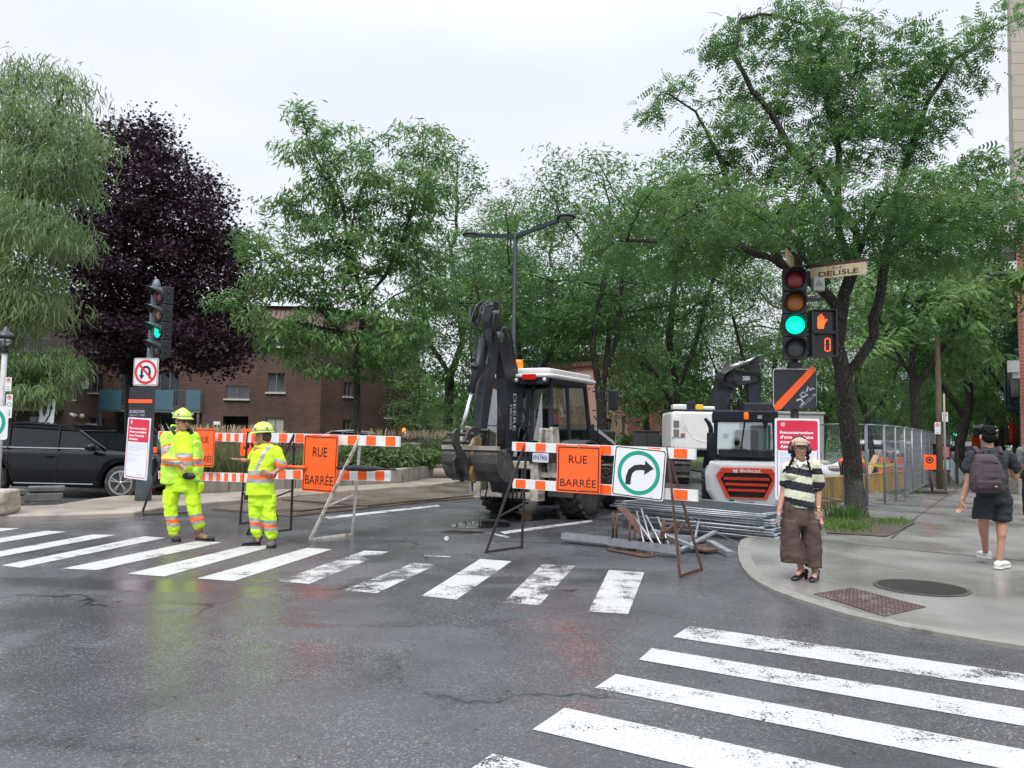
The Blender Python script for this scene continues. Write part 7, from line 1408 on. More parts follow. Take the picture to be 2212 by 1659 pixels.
remesh(b, 'body', SK2, .0075, w2, None, 2); face(w2, HC2, H2, 1.0, brows=M_hairb)
b = B(); b.ell(HC2+H2 @ Vector((0, -.045, .0)), (.083, .075, .085), 14, rot=H2); b.ell(HC2+H2 @ Vector((0, -.055, -.045)), (.07, .05, .05), 12, rot=H2); b.obj('hair', M_hairb, w2); helmet(w2, HC2+H2 @ Vector((0, -.005, .05)), H2)
b = B(); b.ell(HC2+H2 @ Vector((-.088, .0, -.045)), (.006, .006, .012), 8); b.obj('earring', M_chr, w2)
b = B(); b.loftz([(J(1015, 458).x, .0, zz_(455), .07, .07), (J(1015, 482).x, .0, zz_(478), .13, .10), (J(1000, 530).x, -.01, zz_(530), .165, .13), (J(985, 620).x, -.02, zz_(620), .175, .15), (J(975, 700).x, -.02, zz_(700), .18, .16), (J(968, 780).x, -.01, zz_(780), .19, .165), (J(968, 820).x, -.01, zz_(828), .195, .165)], 26)
S0, S1 = J(1080, 510, -.01), J(1118, 610, -.03); b.cap(S0, S1, .082, .082); b.cap(J(945, 500, .06), J(915, 555, .12), .07, .07)
def sm2(p, n):
    if (p-S1).length < .2 and p.x > J(1075, 0).x and p.z < zz_(560): return inband(p.z-(p.x-S1.x)*.25*-1, [(zz_(592), zz_(568), 1), (zz_(622), zz_(592), 2), (zz_(650), zz_(622), 1)])
    if p.y < .0 and zz_(650) < p.z: xs = J(1035+(455-(J.v0-0))*0, 0).x; fx = J(1045, 0).x+(p.z-zz_(450))*.42; return 1 if abs(p.x-fx) < .027 and p.z < zz_(470) else 0
    return inband(p.z, [(zz_(680), zz_(645), 1), (zz_(705), zz_(680), 2), (zz_(735), zz_(705), 1)])
remesh(b, 't_shirt', [M_hv, M_ref, M_fo], .011, w2, sm2, 3, .011, 9)
b = B(); b.loftz([(J(970, 800).x, .0, zz_(800), .17, .14), (J(972, 850).x, 0, zz_(860), .175, .14), (J(975, 900).x, 0, zz_(905), .17, .13)], 22)
for pts_ in ([(935, 880, 0, .105), (935, 980, -.01, .095), (940, 1060, 0, .085), (945, 1090, .0, .08), (948, 1104, 0, .07)], [(1020, 880, 0, .105), (1032, 980, -.02, .095), (1040, 1060, -.01, .088), (1048, 1100, .0, .085), (1052, 1118, 0, .075)]):
    q = [(J(x, y, dy), r_) for x, y, dy, r_ in pts_]
    for i in range(len(q)-1): b.cap(q[i][0], q[i+1][0], q[i][1], q[i+1][1])
b.box(J(1068, 870, -.04), (.04, .12, .16))
remesh(b, 'trousers', [M_hv, M_ref, M_fo], .011, w2, lambda p, n: inband(p.z+(.03 if p.x > J(990, 0).x else 0)*1, [(zz_(1070), zz_(1045), 1), (zz_(1045), zz_(1018), 2), (zz_(1018), zz_(992), 1)]), 3, .014, 9)
boot(w2, J(965, 1190, .05), J(835, 1190, -.0)+Vector((0, 0, 0)), M_bootg, ank=J(955, 1130, .02)); boot(w2, J(1058, 1200, .04), J(1040, 1200, -.19), M_bootg, ank=J(1052, 1145, .02))
b = B(); b.box(J(868, 835, -.02), (.05, .08, .1)); b.obj('belt_radio', M_signb, w2, bevel=.01)
# ---- woman with headphones ----
f3 = PF(1740, 1253, lambda x, y: (1618.5+x*.26462, 877.8+y*.26462), zb=SWZ, xc=410, yc=700); wm = thing('person', 'woman in striped rugby shirt, brown wide trousers, cap and headphones standing at the sidewalk corner', 'person', (f3.g.x, f3.g.y, SWZ)); J = f3; zz_ = lambda y: J(0, y).z
HC3 = J(412, 348, 0); H3 = frame_of((-.12, -1, .07))
b = B(); head(b, HC3, H3, .98); b.cap(J(420, 450, .01), J(415, 400, 0.0), .052, .05); b.loftz([(J(420, 460).x, .0, zz_(460), .13, .08), (J(400, 600).x, 0, zz_(600), .12, .09), (J(400, 800).x, 0, zz_(800), .12, .1)])
b.cap(J(330, 870), J(370, 1100), .07, .05); b.cap(J(370, 1100), J(425, 1330, .04), .05, .032); b.cap(J(470, 870), J(510, 1100), .07, .05); b.cap(J(510, 1100), J(535, 1350, .02), .05, .033)
b.cap(J(290, 540, .03), J(280, 690, .03), .04, .036); b.cap(J(280, 690, .03), J(247, 850, -.01), .036, .025); hand(b, J(243, 855, -.012), (-.12, -.1, -1), (1, .1, 0), 1, .35, .95)
b.cap(J(560, 520, .03), J(562, 680, .04), .045, .042); b.cap(J(562, 680, .04), J(562, 840, -.02), .042, .026); hand(b, J(563, 848, -.025), (.08, -.15, -1), (-.3, .9, 0), -1, .2, .98)
for a_, c_ in ((J(425, 1330, .04), J(395, 1368, -.06)), (J(535, 1350, .02), J(530, 1400, -.10))): b.cap(a_, c_, .033, .026)
remesh(b, 'body', SK3, .0065, wm, None, 2); face(wm, HC3, H3, .98)
b = B(); b.ell(HC3+H3 @ Vector((0, -.03, .02)), (.082, .085, .085), 14, rot=H3); b.ell(HC3+H3 @ Vector((0, -.05, -.04)), (.075, .055, .06), 12, rot=H3); hr = b.obj('hair', M_hairk, wm)
def braid(path, r0, r1):
    P_ = [Vector(p) for p in path]; L_ = [0]
    for i in range(1, len(P_)): L_.append(L_[-1]+(P_[i]-P_[i-1]).length)
    b = B(); n_ = int(L_[-1]/.022)
    for i in range(n_):
        s_ = L_[-1]*i/n_; k = max(j for j in range(len(L_)) if L_[j] <= s_); k = min(k, len(P_)-2); p = P_[k].lerp(P_[k+1], (s_-L_[k])/(L_[k+1]-L_[k])); r_ = r0+(r1-r0)*i/n_; o_ = .35*r_*(1 if i % 2 else -1); b.ell(p+Vector((o_, 0, 0)), (r_, r_, .02), 8)
    b.obj('braid', M_hairk, wm)
braid([J(352, 375, -.03), J(357, 430, -.08), J(335, 475, -.12), J(300, 515, -.14), J(265, 540, -.14)], .02, .009); braid([J(470, 375, -.03), J(480, 430, -.09), J(483, 480, -.13), J(500, 520, -.14), J(520, 545, -.14)], .021, .01)
# cap: striped newsboy
def stripe_mat():
    m = mat('striped_cap_cloth', (.4, .3, .2), .9); n = m.node_tree.nodes; l = m.node_tree.links; t = n.new('ShaderNodeTexCoord'); w = n.new('ShaderNodeTexWave'); w.inputs['Scale'].default_value = 16; w.inputs['Distortion'].default_value = 1; l.new(t.outputs['Object'], w.inputs[0]); r_ = n.new('ShaderNodeValToRGB'); r_.color_ramp.elements[0].color = (.50, .38, .26, 1); r_.color_ramp.elements[1].color = (.17, .11, .08, 1); r_.color_ramp.elements[0].position = .55; r_.color_ramp.elements[1].position = .9; l.new(w.outputs['Fac'], r_.inputs[0]); l.new(r_.outputs[0], n['Principled BSDF'].inputs['Base Color']); return m
b = B(); b.ell(HC3+H3 @ Vector((0, -.01, .068)), (.098, .108, .055), 20, rot=H3); b.ell(HC3+H3 @ Vector((0, .0, .045)), (.09, .095, .035), 20, rot=H3); b.ell(HC3+H3 @ Vector((0, .095, .040)), (.072, .045, .010), 16, rot=H3); b.ell(HC3+H3 @ Vector((0, -.01, .122)), (.01, .01, .006), 8); remesh(b, 'cap', stripe_mat(), .006, wm, None, 2)
b = B()
for q in (-1, 1): b.tube([HC3+H3 @ Vector((q*.034+.029*math.cos(a), .107-.25*abs(q*.034+.029*math.cos(a))**2*10, -.002+.024*math.sin(a))) for a in [i*.524 for i in range(12)]], .0035, 6, closed=True); b.bar(HC3+H3 @ Vector((q*.062, .095, .006)), HC3+H3 @ Vector((q*.08, .0, .006)), .005, .008)
b.bar(HC3+H3 @ Vector((-.007, .108, .004)), HC3+H3 @ Vector((.007, .108, .004)), .005, .005); gl_ = b.obj('glasses', mat('glasses_frame', (.02, .012, .01), .25), wm)
b = B(); b.tube([HC3+H3 @ Vector((.108*math.cos(a), -.01, .01+.135*math.sin(a))) for a in [R(5+17*i) for i in range(11)]], .009, 8)
for q in (-1, 1): b.lathe([(1e-3, -.024), (.034, -.022), (.044, -.008), (.044, .014), (.036, .022), (1e-3, .024)], 18, HC3+H3 @ Vector((q*.098, -.005, -.012)), H3 @ RX)
b.obj('headphones', mat('headphone_black', (.018, .018, .02), .5), wm)
M_cr = mat('shirt_cream', (.56, .57, .43), .85, var=.06, bump=.1, bscale=200); M_nv = mat('shirt_navy', (.012, .014, .024), .9); M_cw = mat('collar_white', (.72, .72, .72), .8)
b = B(); b.loftz([(J(420, 452).x, .0, zz_(448), .06, .055), (J(418, 470).x, .0, zz_(468), .13, .085), (J(410, 520).x, .0, zz_(520), .152, .11), (J(405, 620).x, -.01, zz_(620), .155, .12), (J(402, 720).x, -.01, zz_(720), .162, .13), (J(407, 790).x, -.01, zz_(790), .16, .13), (J(418, 830).x, -.01, zz_(822), .16, .13)], 26)
b.ell(J(355, 560, -.075), (.065, .05, .06), 12); b.ell(J(450, 565, -.075), (.065, .05, .06), 12)
b.cap(J(530, 485, .0), J(555, 610, .02), .075, .078); b.cap(J(555, 605, .02), J(557, 640, .03), .078, .08); b.cap(J(310, 495, .01), J(290, 600, .03), .062, .06); b.cap(J(290, 600, .03), J(284, 630, .03), .06, .055)
def wmf(p, n):
    cx = 410+(p.x-J(410, 700, p.y).x)/(J.k*.26462); cy = 700-(p.z-J(410, 700, p.y).z)/(J.k*.26462)
    if cx > 512 and cy < 672: return inband(cy, [(508, 556, 1), (618, 670, 1)]) if (cx-512) > (cy-505)*-.0 else 0
    if cx < 298 and cy < 660: return inband(cy, [(610, 660, 1)])
    y = cy-.18*(cx-400); return inband(y, [(508, 565, 1), (620, 690, 1), (757, 812, 1)])
remesh(b, 'shirt', [M_cr, M_nv], .0085, wm, wmf, 4, .010, 8)
b = B(); b.tube([J(370, 440, -.03), J(385, 455, .05), J(440, 448, .06), J(468, 438, -.02)], [.02, .022, .022, .02], 8); b.prism([(J(366, 0).x, zz_(432)), (J(360, 0).x, zz_(470)), (J(383, 0).x, zz_(498)), (J(400, 0).x, zz_(468))], -.118, -.085); b.prism([(J(468, 0).x, zz_(432)), (J(476, 0).x, zz_(478)), (J(440, 0).x, zz_(478)), (J(400, 0).x, zz_(462))], -.118, -.085); b.prism([(J(388, 0).x, zz_(458)), (J(412, 0).x, zz_(458)), (J(380, 0).x, zz_(502)), (J(372, 0).x, zz_(490))], -.135, -.11); b.obj('collar', M_cw, wm, bevel=.006)
M_tr = mat('trousers_brown', (.075, .05, .04), .85, var=.12, scale=5, bump=.12, bscale=180)
b = B(); b.loftz([(J(400, 780).x, .0, zz_(775), .165, .125), (J(402, 850).x, 0, zz_(850), .168, .13), (J(405, 930).x, 0, zz_(930), .182, .13), (J(408, 975).x, 0, zz_(975), .178, .12)], 26)
def leg(secs): b.loftz([(J(x, y).x, dy, zz_(y), rx, ry) for x, y, dy, rx, ry in secs], 20)
leg([(342, 930, 0, .105, .125), (335, 1050, 0, .10, .12), (345, 1160, .01, .122, .125), (368, 1279, .02, .135, .135)]); leg([(482, 930, 0, .105, .125), (502, 1050, -.01, .098, .12), (512, 1160, -.01, .105, .115), (522, 1308, -.01, .085, .11)])
def wfold(co): return 1.0
remesh(b, 'trousers', M_tr, .010, wm, None, 5, .012, 7)
b = B(); b.bar(J(490, 790, -.128), J(495, 905, -.13), .006, .004); b.bar(J(330, 800, -.125), J(325, 900, -.13), .006, .004); b.obj('seam', mat('seam_dark', (.03, .02, .018), .9), wm)
M_shoe = mat('patent_black_leather', (.012, .012, .014), .18)
for hl, te in ((J(470, 1380, .08), J(352, 1395, -.08)), (J(560, 1418, .07), J(505, 1425, -.16))):
    hl.z = 0; te.z = 0; d = te-hl; L_ = d.length; d.normalize(); s = Vector((-d.y, d.x, 0)); b = B(); rings = []
    for f_, rx, z0, z1 in ((-.02, .022, .055, .10), (.06, .030, .05, .115), (.2, .030, .045, .085), (.45, .034, .015, .055), (.62, .040, .004, .062), (.8, .041, .004, .055), (.94, .032, .004, .042), (1.0, .016, .006, .03)): rings.append([hl+d*L_*f_+s*rx*math.cos(a)+Vector((0, 0, (z0+z1)/2+(z1-z0)/2*math.sin(a))) for a in [6.283*i/14 for i in range(14)]])
    b.ring(rings); b.cap(hl+d*.02+Vector((0, 0, .06)), hl+d*.015+Vector((0, 0, .012)), .024, .018, 10); sh = b.obj('shoe', M_shoe, wm); b = B(); b.bar(hl+d*L_*.62+s*.02+Vector((0, 0, .066)), hl+d*L_*.62-s*.02+Vector((0, 0, .066)), .012, .005); b.obj('buckle', M_chr, sh)
b = B(); b.lathe([(.030, 0), (.034, .006), (.030, .012)], 18, J(562, 828, -.02), None); b.lathe([(.028, -.02), (.032, -.014), (.028, -.008)], 18, J(562, 835, -.02), None); b.obj('bracelet', mat('gold', (.8, .5, .2), .25, 1), wm)
b = B(); b.ell(J(552, 1000, -.05), (.05, .03, .075), 12); b.ell(J(545, 1040, -.05), (.055, .03, .05), 12); b.cap(J(562, 930, -.06), J(555, 985, -.05), .018, .03)
for v in b.v: v += Vector((noise.noise(v*20), noise.noise(v*21+Vector((3, 0, 0))), 0))*.012
o = b.obj('crumpled_bag', mat('black_plastic', (.012, .016, .02), .3, bump=.6, bscale=30)); o.location = wm.location; tag(o, 'small crumpled black plastic bag held in the woman\'s hand', 'bag')
b = B(); b.box(J(236, 925, -.045), (.015, .07, .14), Matrix.Rotation(.2, 3, 'X')); o = b.obj('phone', mat('phone_silver', (.4, .4, .42), .2), bevel=.005); o.location = wm.location; tag(o, 'slim silver phone held in the hand of the woman with headphones', 'phone')
# ---- man with backpack ----
f4 = PF(2150, 1227, lambda x, y: (1865.4+x*.33086, 768+y*.33086), zb=.045, xc=840, yc=800); mn = thing('person', 'man in dark T-shirt and shorts walking away on the sidewalk with a backpack', 'person', (f4.g.x, f4.g.y, .045)); J = f4; zz_ = lambda y: J(0, y).z
HC4 = J(808, 530, 0); H4 = frame_of((.15, 1, -.08)); b = B(); head(b, HC4, H4, 1.06); b.cap(J(815, 610, .0), J(810, 560, 0.0), .062, .06); b.loftz([(J(830, 640).x, .0, zz_(640), .17, .10), (J(835, 800).x, 0, zz_(800), .14, .11), (J(845, 900).x, 0, zz_(900), .14, .11)])
b.cap(J(790, 940), J(782, 1070, .1), .07, .06); b.cap(J(782, 1070, .10), J(790, 1180, .28), .06, .048); b.cap(J(782, 1110, .14), J(786, 1170, .26), .062, .05); b.cap(J(790, 1180, .28), J(797, 1280, .42), .045, .036)
b.cap(J(897, 940), J(898, 1080, .0), .07, .06); b.cap(J(898, 1080, .0), J(900, 1190, -.03), .062, .05); b.cap(J(903, 1110, -.02), J(903, 1170, -.04), .064, .05); b.cap(J(900, 1190, -.03), J(888, 1330, -.02), .045, .037)
b.cap(J(700, 700, .0), J(683, 830, .02), .052, .045); b.cap(J(683, 830, .02), J(645, 945, .04), .045, .028); hand(b, J(643, 950, .04), (-.08, .15, -1), (1, 0, 0), -1, .55, 1.05)
b.cap(J(965, 700, .02), J(990, 790, .08), .052, .045); b.cap(J(990, 790, .08), J(935, 775, .28), .044, .03); hand(b, J(930, 770, .30), (-.8, .4, .3), (0, 1, .3), 1, .6, 1.0)
remesh(b, 'body', SK4, .0075, mn, None, 2)
b = B(); b.ell(HC4+H4 @ Vector((0, -.018, .05)), (.083, .1, .08), 16, rot=H4); b.ell(HC4+H4 @ Vector((0, -.05, -.005)), (.084, .064, .082), 14, rot=H4)
rngh = random.Random(4)
for i in range(130): a = rngh.uniform(0, 6.28); p_ = rngh.uniform(-.2, 1.3); b.ell(HC4+H4 @ Vector((.085*math.cos(a)*math.cos(p_), -.018+.1*math.sin(a)*math.cos(p_), .05+.085*math.sin(p_))), (.016, .016, .014), 6)
remesh(b, 'hair', M_hairk, .007, mn, None, 1)
M_ts = mat('tshirt_charcoal', (.022, .025, .034), .85, var=.1, bump=.1, bscale=200); b = B(); b.loftz([(J(820, 600).x, .02, zz_(597), .07, .065), (J(825, 618).x, .01, zz_(615), .15, .10), (J(832, 660).x, 0, zz_(660), .205, .125), (J(838, 760).x, 0, zz_(760), .19, .125), (J(845, 860).x, 0, zz_(868), .185, .125)], 26)
b.cap(J(712, 655, .0), J(690, 735, .01), .075, .08); b.cap(J(945, 655, .0), J(985, 730, .05), .075, .082); remesh(b, 't_shirt', M_ts, .010, mn, None, 4, .018, 8)
M_sh = mat('shorts_black', (.012, .016, .022), .85, var=.1); b = B(); b.loftz([(J(845, 850).x, 0, zz_(850), .18, .13), (J(847, 920).x, 0, zz_(925), .2, .135), (J(847, 960).x, 0, zz_(965), .2, .13)], 24); b.loftz([(J(790, 930).x, 0, zz_(930), .11, .12), (J(788, 1068).x, .04, zz_(1068), .105, .11)], 18); b.loftz([(J(903, 930).x, 0, zz_(930), .11, .12), (J(902, 1080).x, .0, zz_(1080), .115, .11)], 18); remesh(b, 'shorts', M_sh, .010, mn, None, 4, .022, 8)
M_bp = mat('backpack_plum', (.052, .036, .045), .8, var=.12, bump=.2, bscale=150, scale=8); b = B(); rings = []
b.loftz([(J(800, 890, -.17).x, -.17, zz_(892), .15, .07), (J(805, 870, -.19).x, -.19, zz_(870), .20, .095), (J(808, 800, -.2).x, -.20, zz_(800), .21, .105), (J(802, 720, -.19).x, -.19, zz_(720), .175, .095), (J(795, 660, -.17).x, -.17, zz_(660), .13, .075), (J(790, 640, -.15).x, -.15, zz_(640), .09, .05)], 26, 2.6); bp = remesh(b, 'backpack', M_bp, .010, None, None, 3, .010, 9); bp.location = mn.location; tag(bp, 'plum coloured backpack worn by the man walking away', 'backpack')
b = B(); b.loftz([(J(815, 860, -.27).x, -.27, zz_(860), .15, .035), (J(817, 820, -.28).x, -.285, zz_(820), .155, .04), (J(815, 860, -.27).x, -.27, zz_(795), .14, .03)], 20, 2.8); remesh(b, 'front_pocket', M_bp, .009, bp, None, 2, .006, 9)
b = B(); b.tube([J(700, 700, -.27), J(760, 688, -.285), J(820, 690, -.285), J(880, 705, -.27)], .006, 6); b.tube([J(720, 790, -.30), J(790, 800, -.325), J(880, 795, -.315)], .005, 6); b.obj('zip', M_sole, bp); b = B(); b.box(J(865, 855, -.31), (.03, .01, .016)); b.obj('tag', mat('tag_yellow', (.4, .35, .08), .6), bp)
b = B()
for q in ((735, 700, 700), (880, 700, 935)): b.tube([J(q[0]+20, 640, -.13), J(q[0]-8 if q[0] < 800 else q[0]+5, 605, -.03), J(q[0]-15 if q[0] < 800 else q[0]+10, 615, .10)], [.026, .03, .026], 8)
b.tube([J(780, 640, -.14), J(785, 618, -.15), J(820, 618, -.15), J(822, 640, -.14)], .01, 6); b.obj('strap', M_bp, bp)
M_snk = mat('sneaker_white', (.68, .67, .63), .6, var=.06); boot(mn, J(818, 1325, .40), J(752, 1305, .60), M_snk, h=.10, w=.056, name='sneaker', solem=M_snk); boot(mn, J(875, 1392, -.06), J(940, 1398, .16), M_snk, h=.10, w=.056, name='sneaker', solem=M_snk)
# ================= SITE CLUTTER, FENCES, DISTANT THINGS =================
M_galv2 = mat('galvanised_tube', (.30, .325, .35), .42, .7, var=.25, scale=12, dirt=(.2, .21, .22), damt=.25)
def panel_mesh(L_, D_, fr=.015, cell=.07, wr=.0016, upright=False):
    f, m = B(), B()
    for y in (0, D_): f.tube([(-.02 if y else -.12, y, 0), (L_+.1, y, 0)], fr, 8)
    for x in (0, L_): f.tube([(x, 0, 0), (x, D_, 0)], fr*.9, 8)
    for x in (-.12, L_+.1): f.lathe([(fr*.7, -.002), (fr*.7, .002)], 8, (x, 0, 0), RX, mi=1)
    if upright: f.tube([(0, D_*.5, 0), (L_, D_*.5, 0)], fr*.6, 6)
    n_ = int(L_/cell)
    for i in range(1, n_): m.bar((i*cell, 0, 0), (i*cell, D_, 0), wr*2)
    cy = cell*(2.6 if upright else 1)
    for j in range(1, int(D_/cy)): m.bar((0, j*cy, .003), (L_, j*cy, .003), wr*2)
    return f, m
a = Vector((1.95, 13.5, 0)); c = Vector((3.93, 11.75, 0)); sd_ = (c-a).normalized(); srz = math.atan2(sd_.y, sd_.x)
f, m = panel_mesh(2.55, 1.8); rngs = random.Random(5); proto = None; NP = 12
for i in range(NP):
    z = .05+i*.036; off = Vector((rngs.uniform(-.12, .12), rngs.uniform(-.09, .09), 0))
    pos_lab = {0: 'bottom', NP-1: 'top'}.get(i)
    if proto is None: t = thing('fence_panel', 'x', 'fence panel', (0, 0, 0), 0, 'flat stack of galvanised chain link fence panels'); f.obj('frame', [M_galv2, M_dark], t); m.obj('wire_mesh', mat('mesh_wire', (.16, .18, .19), .5, .5), t); proto = t
    else: t = copy_tree(proto)
    t.location = a+off+Vector((0, 0, z)); t.rotation_euler = (R(rngs.uniform(-.5, .5)), R(rngs.uniform(-.3, .3)), srz+R(rngs.uniform(-1.6, 1.6)))
    t['label'] = {0: 'lowest galvanised fence panel, flat at the bottom of the stack beside the scrap', NP-1: 'topmost galvanised fence panel lying flat on the stack before the compact loader'}.get(i, 'galvanised chain link fence panel lying inside the flat stack beside the scrap')
def scrap(q0, q1, w, h, m, lab, z0=.02, z1=.02, name='scrap_beam', shape='bar', Y0=None):
    p = G(*q0)+Vector((0, 0, z0)); q = G(*q1)+Vector((0, 0, z1)); b = B(); o_ = p.copy()
    p, q = Vector((0, 0, 0)), q-o_
    if shape == 'bar': b.bar(p, q, w, h)
    elif shape == 'chan': b.bar(p, q, w, .006); d = (q-p).normalized(); s = d.cross(Vector((0, 0, 1))).normalized(); b.bar(p+s*w/2+Vector((0, 0, h/2)), q+s*w/2+Vector((0, 0, h/2)), .006, h); b.bar(p-s*w/2+Vector((0, 0, h/2)), q-s*w/2+Vector((0, 0, h/2)), .006, h)
    elif shape == 'rod': b.tube([p, (p+q)/2+Vector((0, 0, w*.3)), q], w, 6)
    elif shape == 'angle': b.bar(p, q, w, .008); d = (q-p).normalized(); s = d.cross(Vector((0, 0, 1))).normalized(); b.bar(p+s*w/2+Vector((0, 0, h/2)), q+s*w/2+Vector((0, 0, h/2)), .008, h)
    o = b.obj(name, m); o.location = o_; tag(o, lab, 'scrap metal', 'scrap metal heap before the fence panels'); return o
scrap((1216, 1172), (1316, 1182), .12, .09, M_galv, 'grey galvanised channel at the left end of the scrap heap', .06, .05, shape='chan')
scrap((1318, 1186), (1464, 1206), .13, .09, M_galv, 'grey galvanised channel along the front of the scrap heap', .06, .06, shape='chan')
scrap((1341, 1158), (1412, 1183), .15, .02, M_rust, 'rusty flat plank leaning up at the left of the scrap heap', .45, .05)
scrap((1402, 1182), (1465, 1172), .12, .06, M_rust, 'rusty angle iron rising towards the rusty barricade frame', .06, .28, shape='angle')
scrap((1322, 1188), (1405, 1204), .22, .012, M_rust, 'thin rusty plate lying on the asphalt in front of the heap', .012, .012)
scrap((1500, 1190), (1540, 1197), .28, .02, M_rust, 'rusty plate just right of the rusty barricade frame', .05, .05); scrap((1533, 1186), (1578, 1204), .1, .07, M_galv, 'short pale beam end at the right of the heap by the kerb', .09, .04)
scrap((1487, 1180), (1604, 1184), .035, .006, M_galv, 'long thin grey strap sloping down to the kerb', .42, .03)
scrap((1395, 1182), (1500, 1180), .09, .09, M_galv, 'grey box section lying across the middle of the heap', .16, .1); scrap((1440, 1192), (1530, 1180), .12, .03, M_rust, 'rusty bar behind the foot of the rusty barricade frame', .07, .07)
for k, (q0, q1, z0, z1) in enumerate((((1395, 1195), (1375, 1170), .02, .45), ((1410, 1190), (1385, 1172), .02, .5), ((1420, 1192), (1372, 1180), .03, .4), ((1432, 1190), (1395, 1175), .03, .42), ((1448, 1190), (1420, 1180), .03, .42))): scrap(q0, q1, .014, 0, M_galv, ('leftmost thin grey rod sticking up from the heap', 'second thin grey rod from the left, the tallest in the heap', 'thin grey rod crossing low over the rusty plank', 'thin grey rod leaning left in the middle of the heap', 'rightmost thin grey rod of the heap')[k], z0, z1, 'scrap_rod', 'rod')
for q0, q1, w_, h_, m_, lb, z0, z1 in (((1360, 1176), (1450, 1188), .1, .012, M_rust, 'rusty strip lying crosswise under the grey rods', .1, .16), ((1410, 1176), (1500, 1195), .08, .05, M_galv, 'grey square bar running under the rusty barricade frame', .2, .08), ((1350, 1190), (1440, 1172), .05, .05, M_darkst, 'dark bar across the left of the heap', .08, .2), ((1470, 1196), (1545, 1178), .07, .03, M_galv, 'flat grey bar at the right of the heap', .05, .2), ((1330, 1180), (1400, 1188), .16, .07, mat('old_board', (.2, .15, .1), .8, var=.3), 'weathered tan board under the left of the heap', .05, .06), ((1500, 1178), (1512, 1152), .03, .03, M_galv, 'short grey tube leaning on the fence panels', .05, .3)): scrap(q0, q1, w_, h_, m_, lb, z0, z1)
for k, (u, v, h_) in enumerate(((1324, 1166, .42), (1331, 1168, .42), (1360, 1192, .43), (1370, 1190, .44), (1425, 1184, .4), (1433, 1186, .42))):
    p = G(u, v); b = B(); b.tube([(0, 0, 0), ((.01 if k % 2 else .05 if k > 3 else .0), 0, h_)], .016, 6); o = b.obj('steel_stake', M_rust); o.location = p; tag(o, ('leftmost upright rusty stake beside the scrap', 'second upright rusty stake from the left', 'short upright rusty stake behind the front channel', 'upright rusty stake just right of the short one', 'leaning rusty stake in the middle of the heap', 'leaning rusty stake next to the rusty barricade frame')[k], 'steel stake', 'upright rusty stakes in the scrap')
b = B(); b.lathe([(.022, 0), (.032, .07), (.028, .07), (.018, .01)], 12, (0, 0, .03), Matrix.Rotation(1.2, 3, 'X')); o = b.obj('paper_cup', M_white); o.location = G(965, 1170); tag(o, 'small crushed white cup lying on the wet asphalt', 'cup')
# ---- tree pits ----
M_soil = mat('pit_soil', (.075, .058, .043), .9, var=.4, scale=8, bump=.9, bscale=20, dirt=(.14, .12, .09), damt=.3, dscale=25)
def pit(pts, zoff=.006): q = [G(*p, .10) for p in pts]; b = B(); b.add([(p.x, p.y, SZ(p.x, p.y)+.006) for p in q][::-1], [list(range(len(q)))]); struct(b.obj('soil', M_soil)); return q
q = pit([(1785, 1150), (1915, 1157), (1978, 1131), (1958, 1124), (1800, 1116), (1778, 1122)]); pit([(1900, 1066), (2050, 1073), (2072, 1063), (1960, 1057)]); pit([(2000, 1051), (2100, 1056), (2110, 1050), (2010, 1046)])
def grass_patch(cs, n_, h, lab):
    P_ = []; 
    for (u, v, su, sv) in cs:
        for _ in range(n_): p = G(u+rngs.gauss(0, su), v+rngs.gauss(0, sv), .12); P_.append((p.x, p.y, SZ(p.x, p.y)))
    P_ = np.array(P_); d = rgn.normal(0, .35, (len(P_), 3)); d[:, 2] = 1; o = scatter('grass', P_, d, blade(h, .012), M_lawn2, rgn, (.4, 1.3), .8); struct(o, 'stuff', lab); return o
M_lawn2 = leaf_mat('pit_grass', (.06, .13, .03), (.14, .24, .06), .3)
grass_patch([(1825, 1136, 18, 6), (1800, 1132, 14, 6), (1850, 1138, 20, 4), (1925, 1128, 20, 3)], 420, .085, 'tufts of green grass at the foot of the corner tree'); grass_patch([(1975, 1064, 14, 2), (1940, 1066, 12, 1.5)], 300, .12, 'sparse grass at the foot of the slender tree')
for u, v, lb in ((1800, 1118, 'leafy weed growing against the fence left of the corner tree'), (1838, 1122, 'low weed at the left foot of the corner tree')): p = G(u, v, .12); clump('weed', lb, 'weed', p, 90, .3, .28, M_lawn2, rgn, 'weeds round the corner tree')
# litter flecks and fallen leaves on the ground
P_ = []; 
for _ in range(150): u, v = rngs.uniform(0, 2212), rngs.uniform(1110, 1640); p = G(u, v); P_.append((p.x, p.y, .007))
o = scatter('fallen_leaves', np.array(P_), rgn.normal(0, 1, (len(P_), 3))*np.array([1, 1, .03]), lens(.03, .012, 2, .05), leaf_mat('dead_leaf', (.05, .035, .02), (.16, .12, .05), .1), rgn, (.5, 1.3), .1); struct(o, 'stuff', 'small fallen leaves and grit scattered on the wet ground')
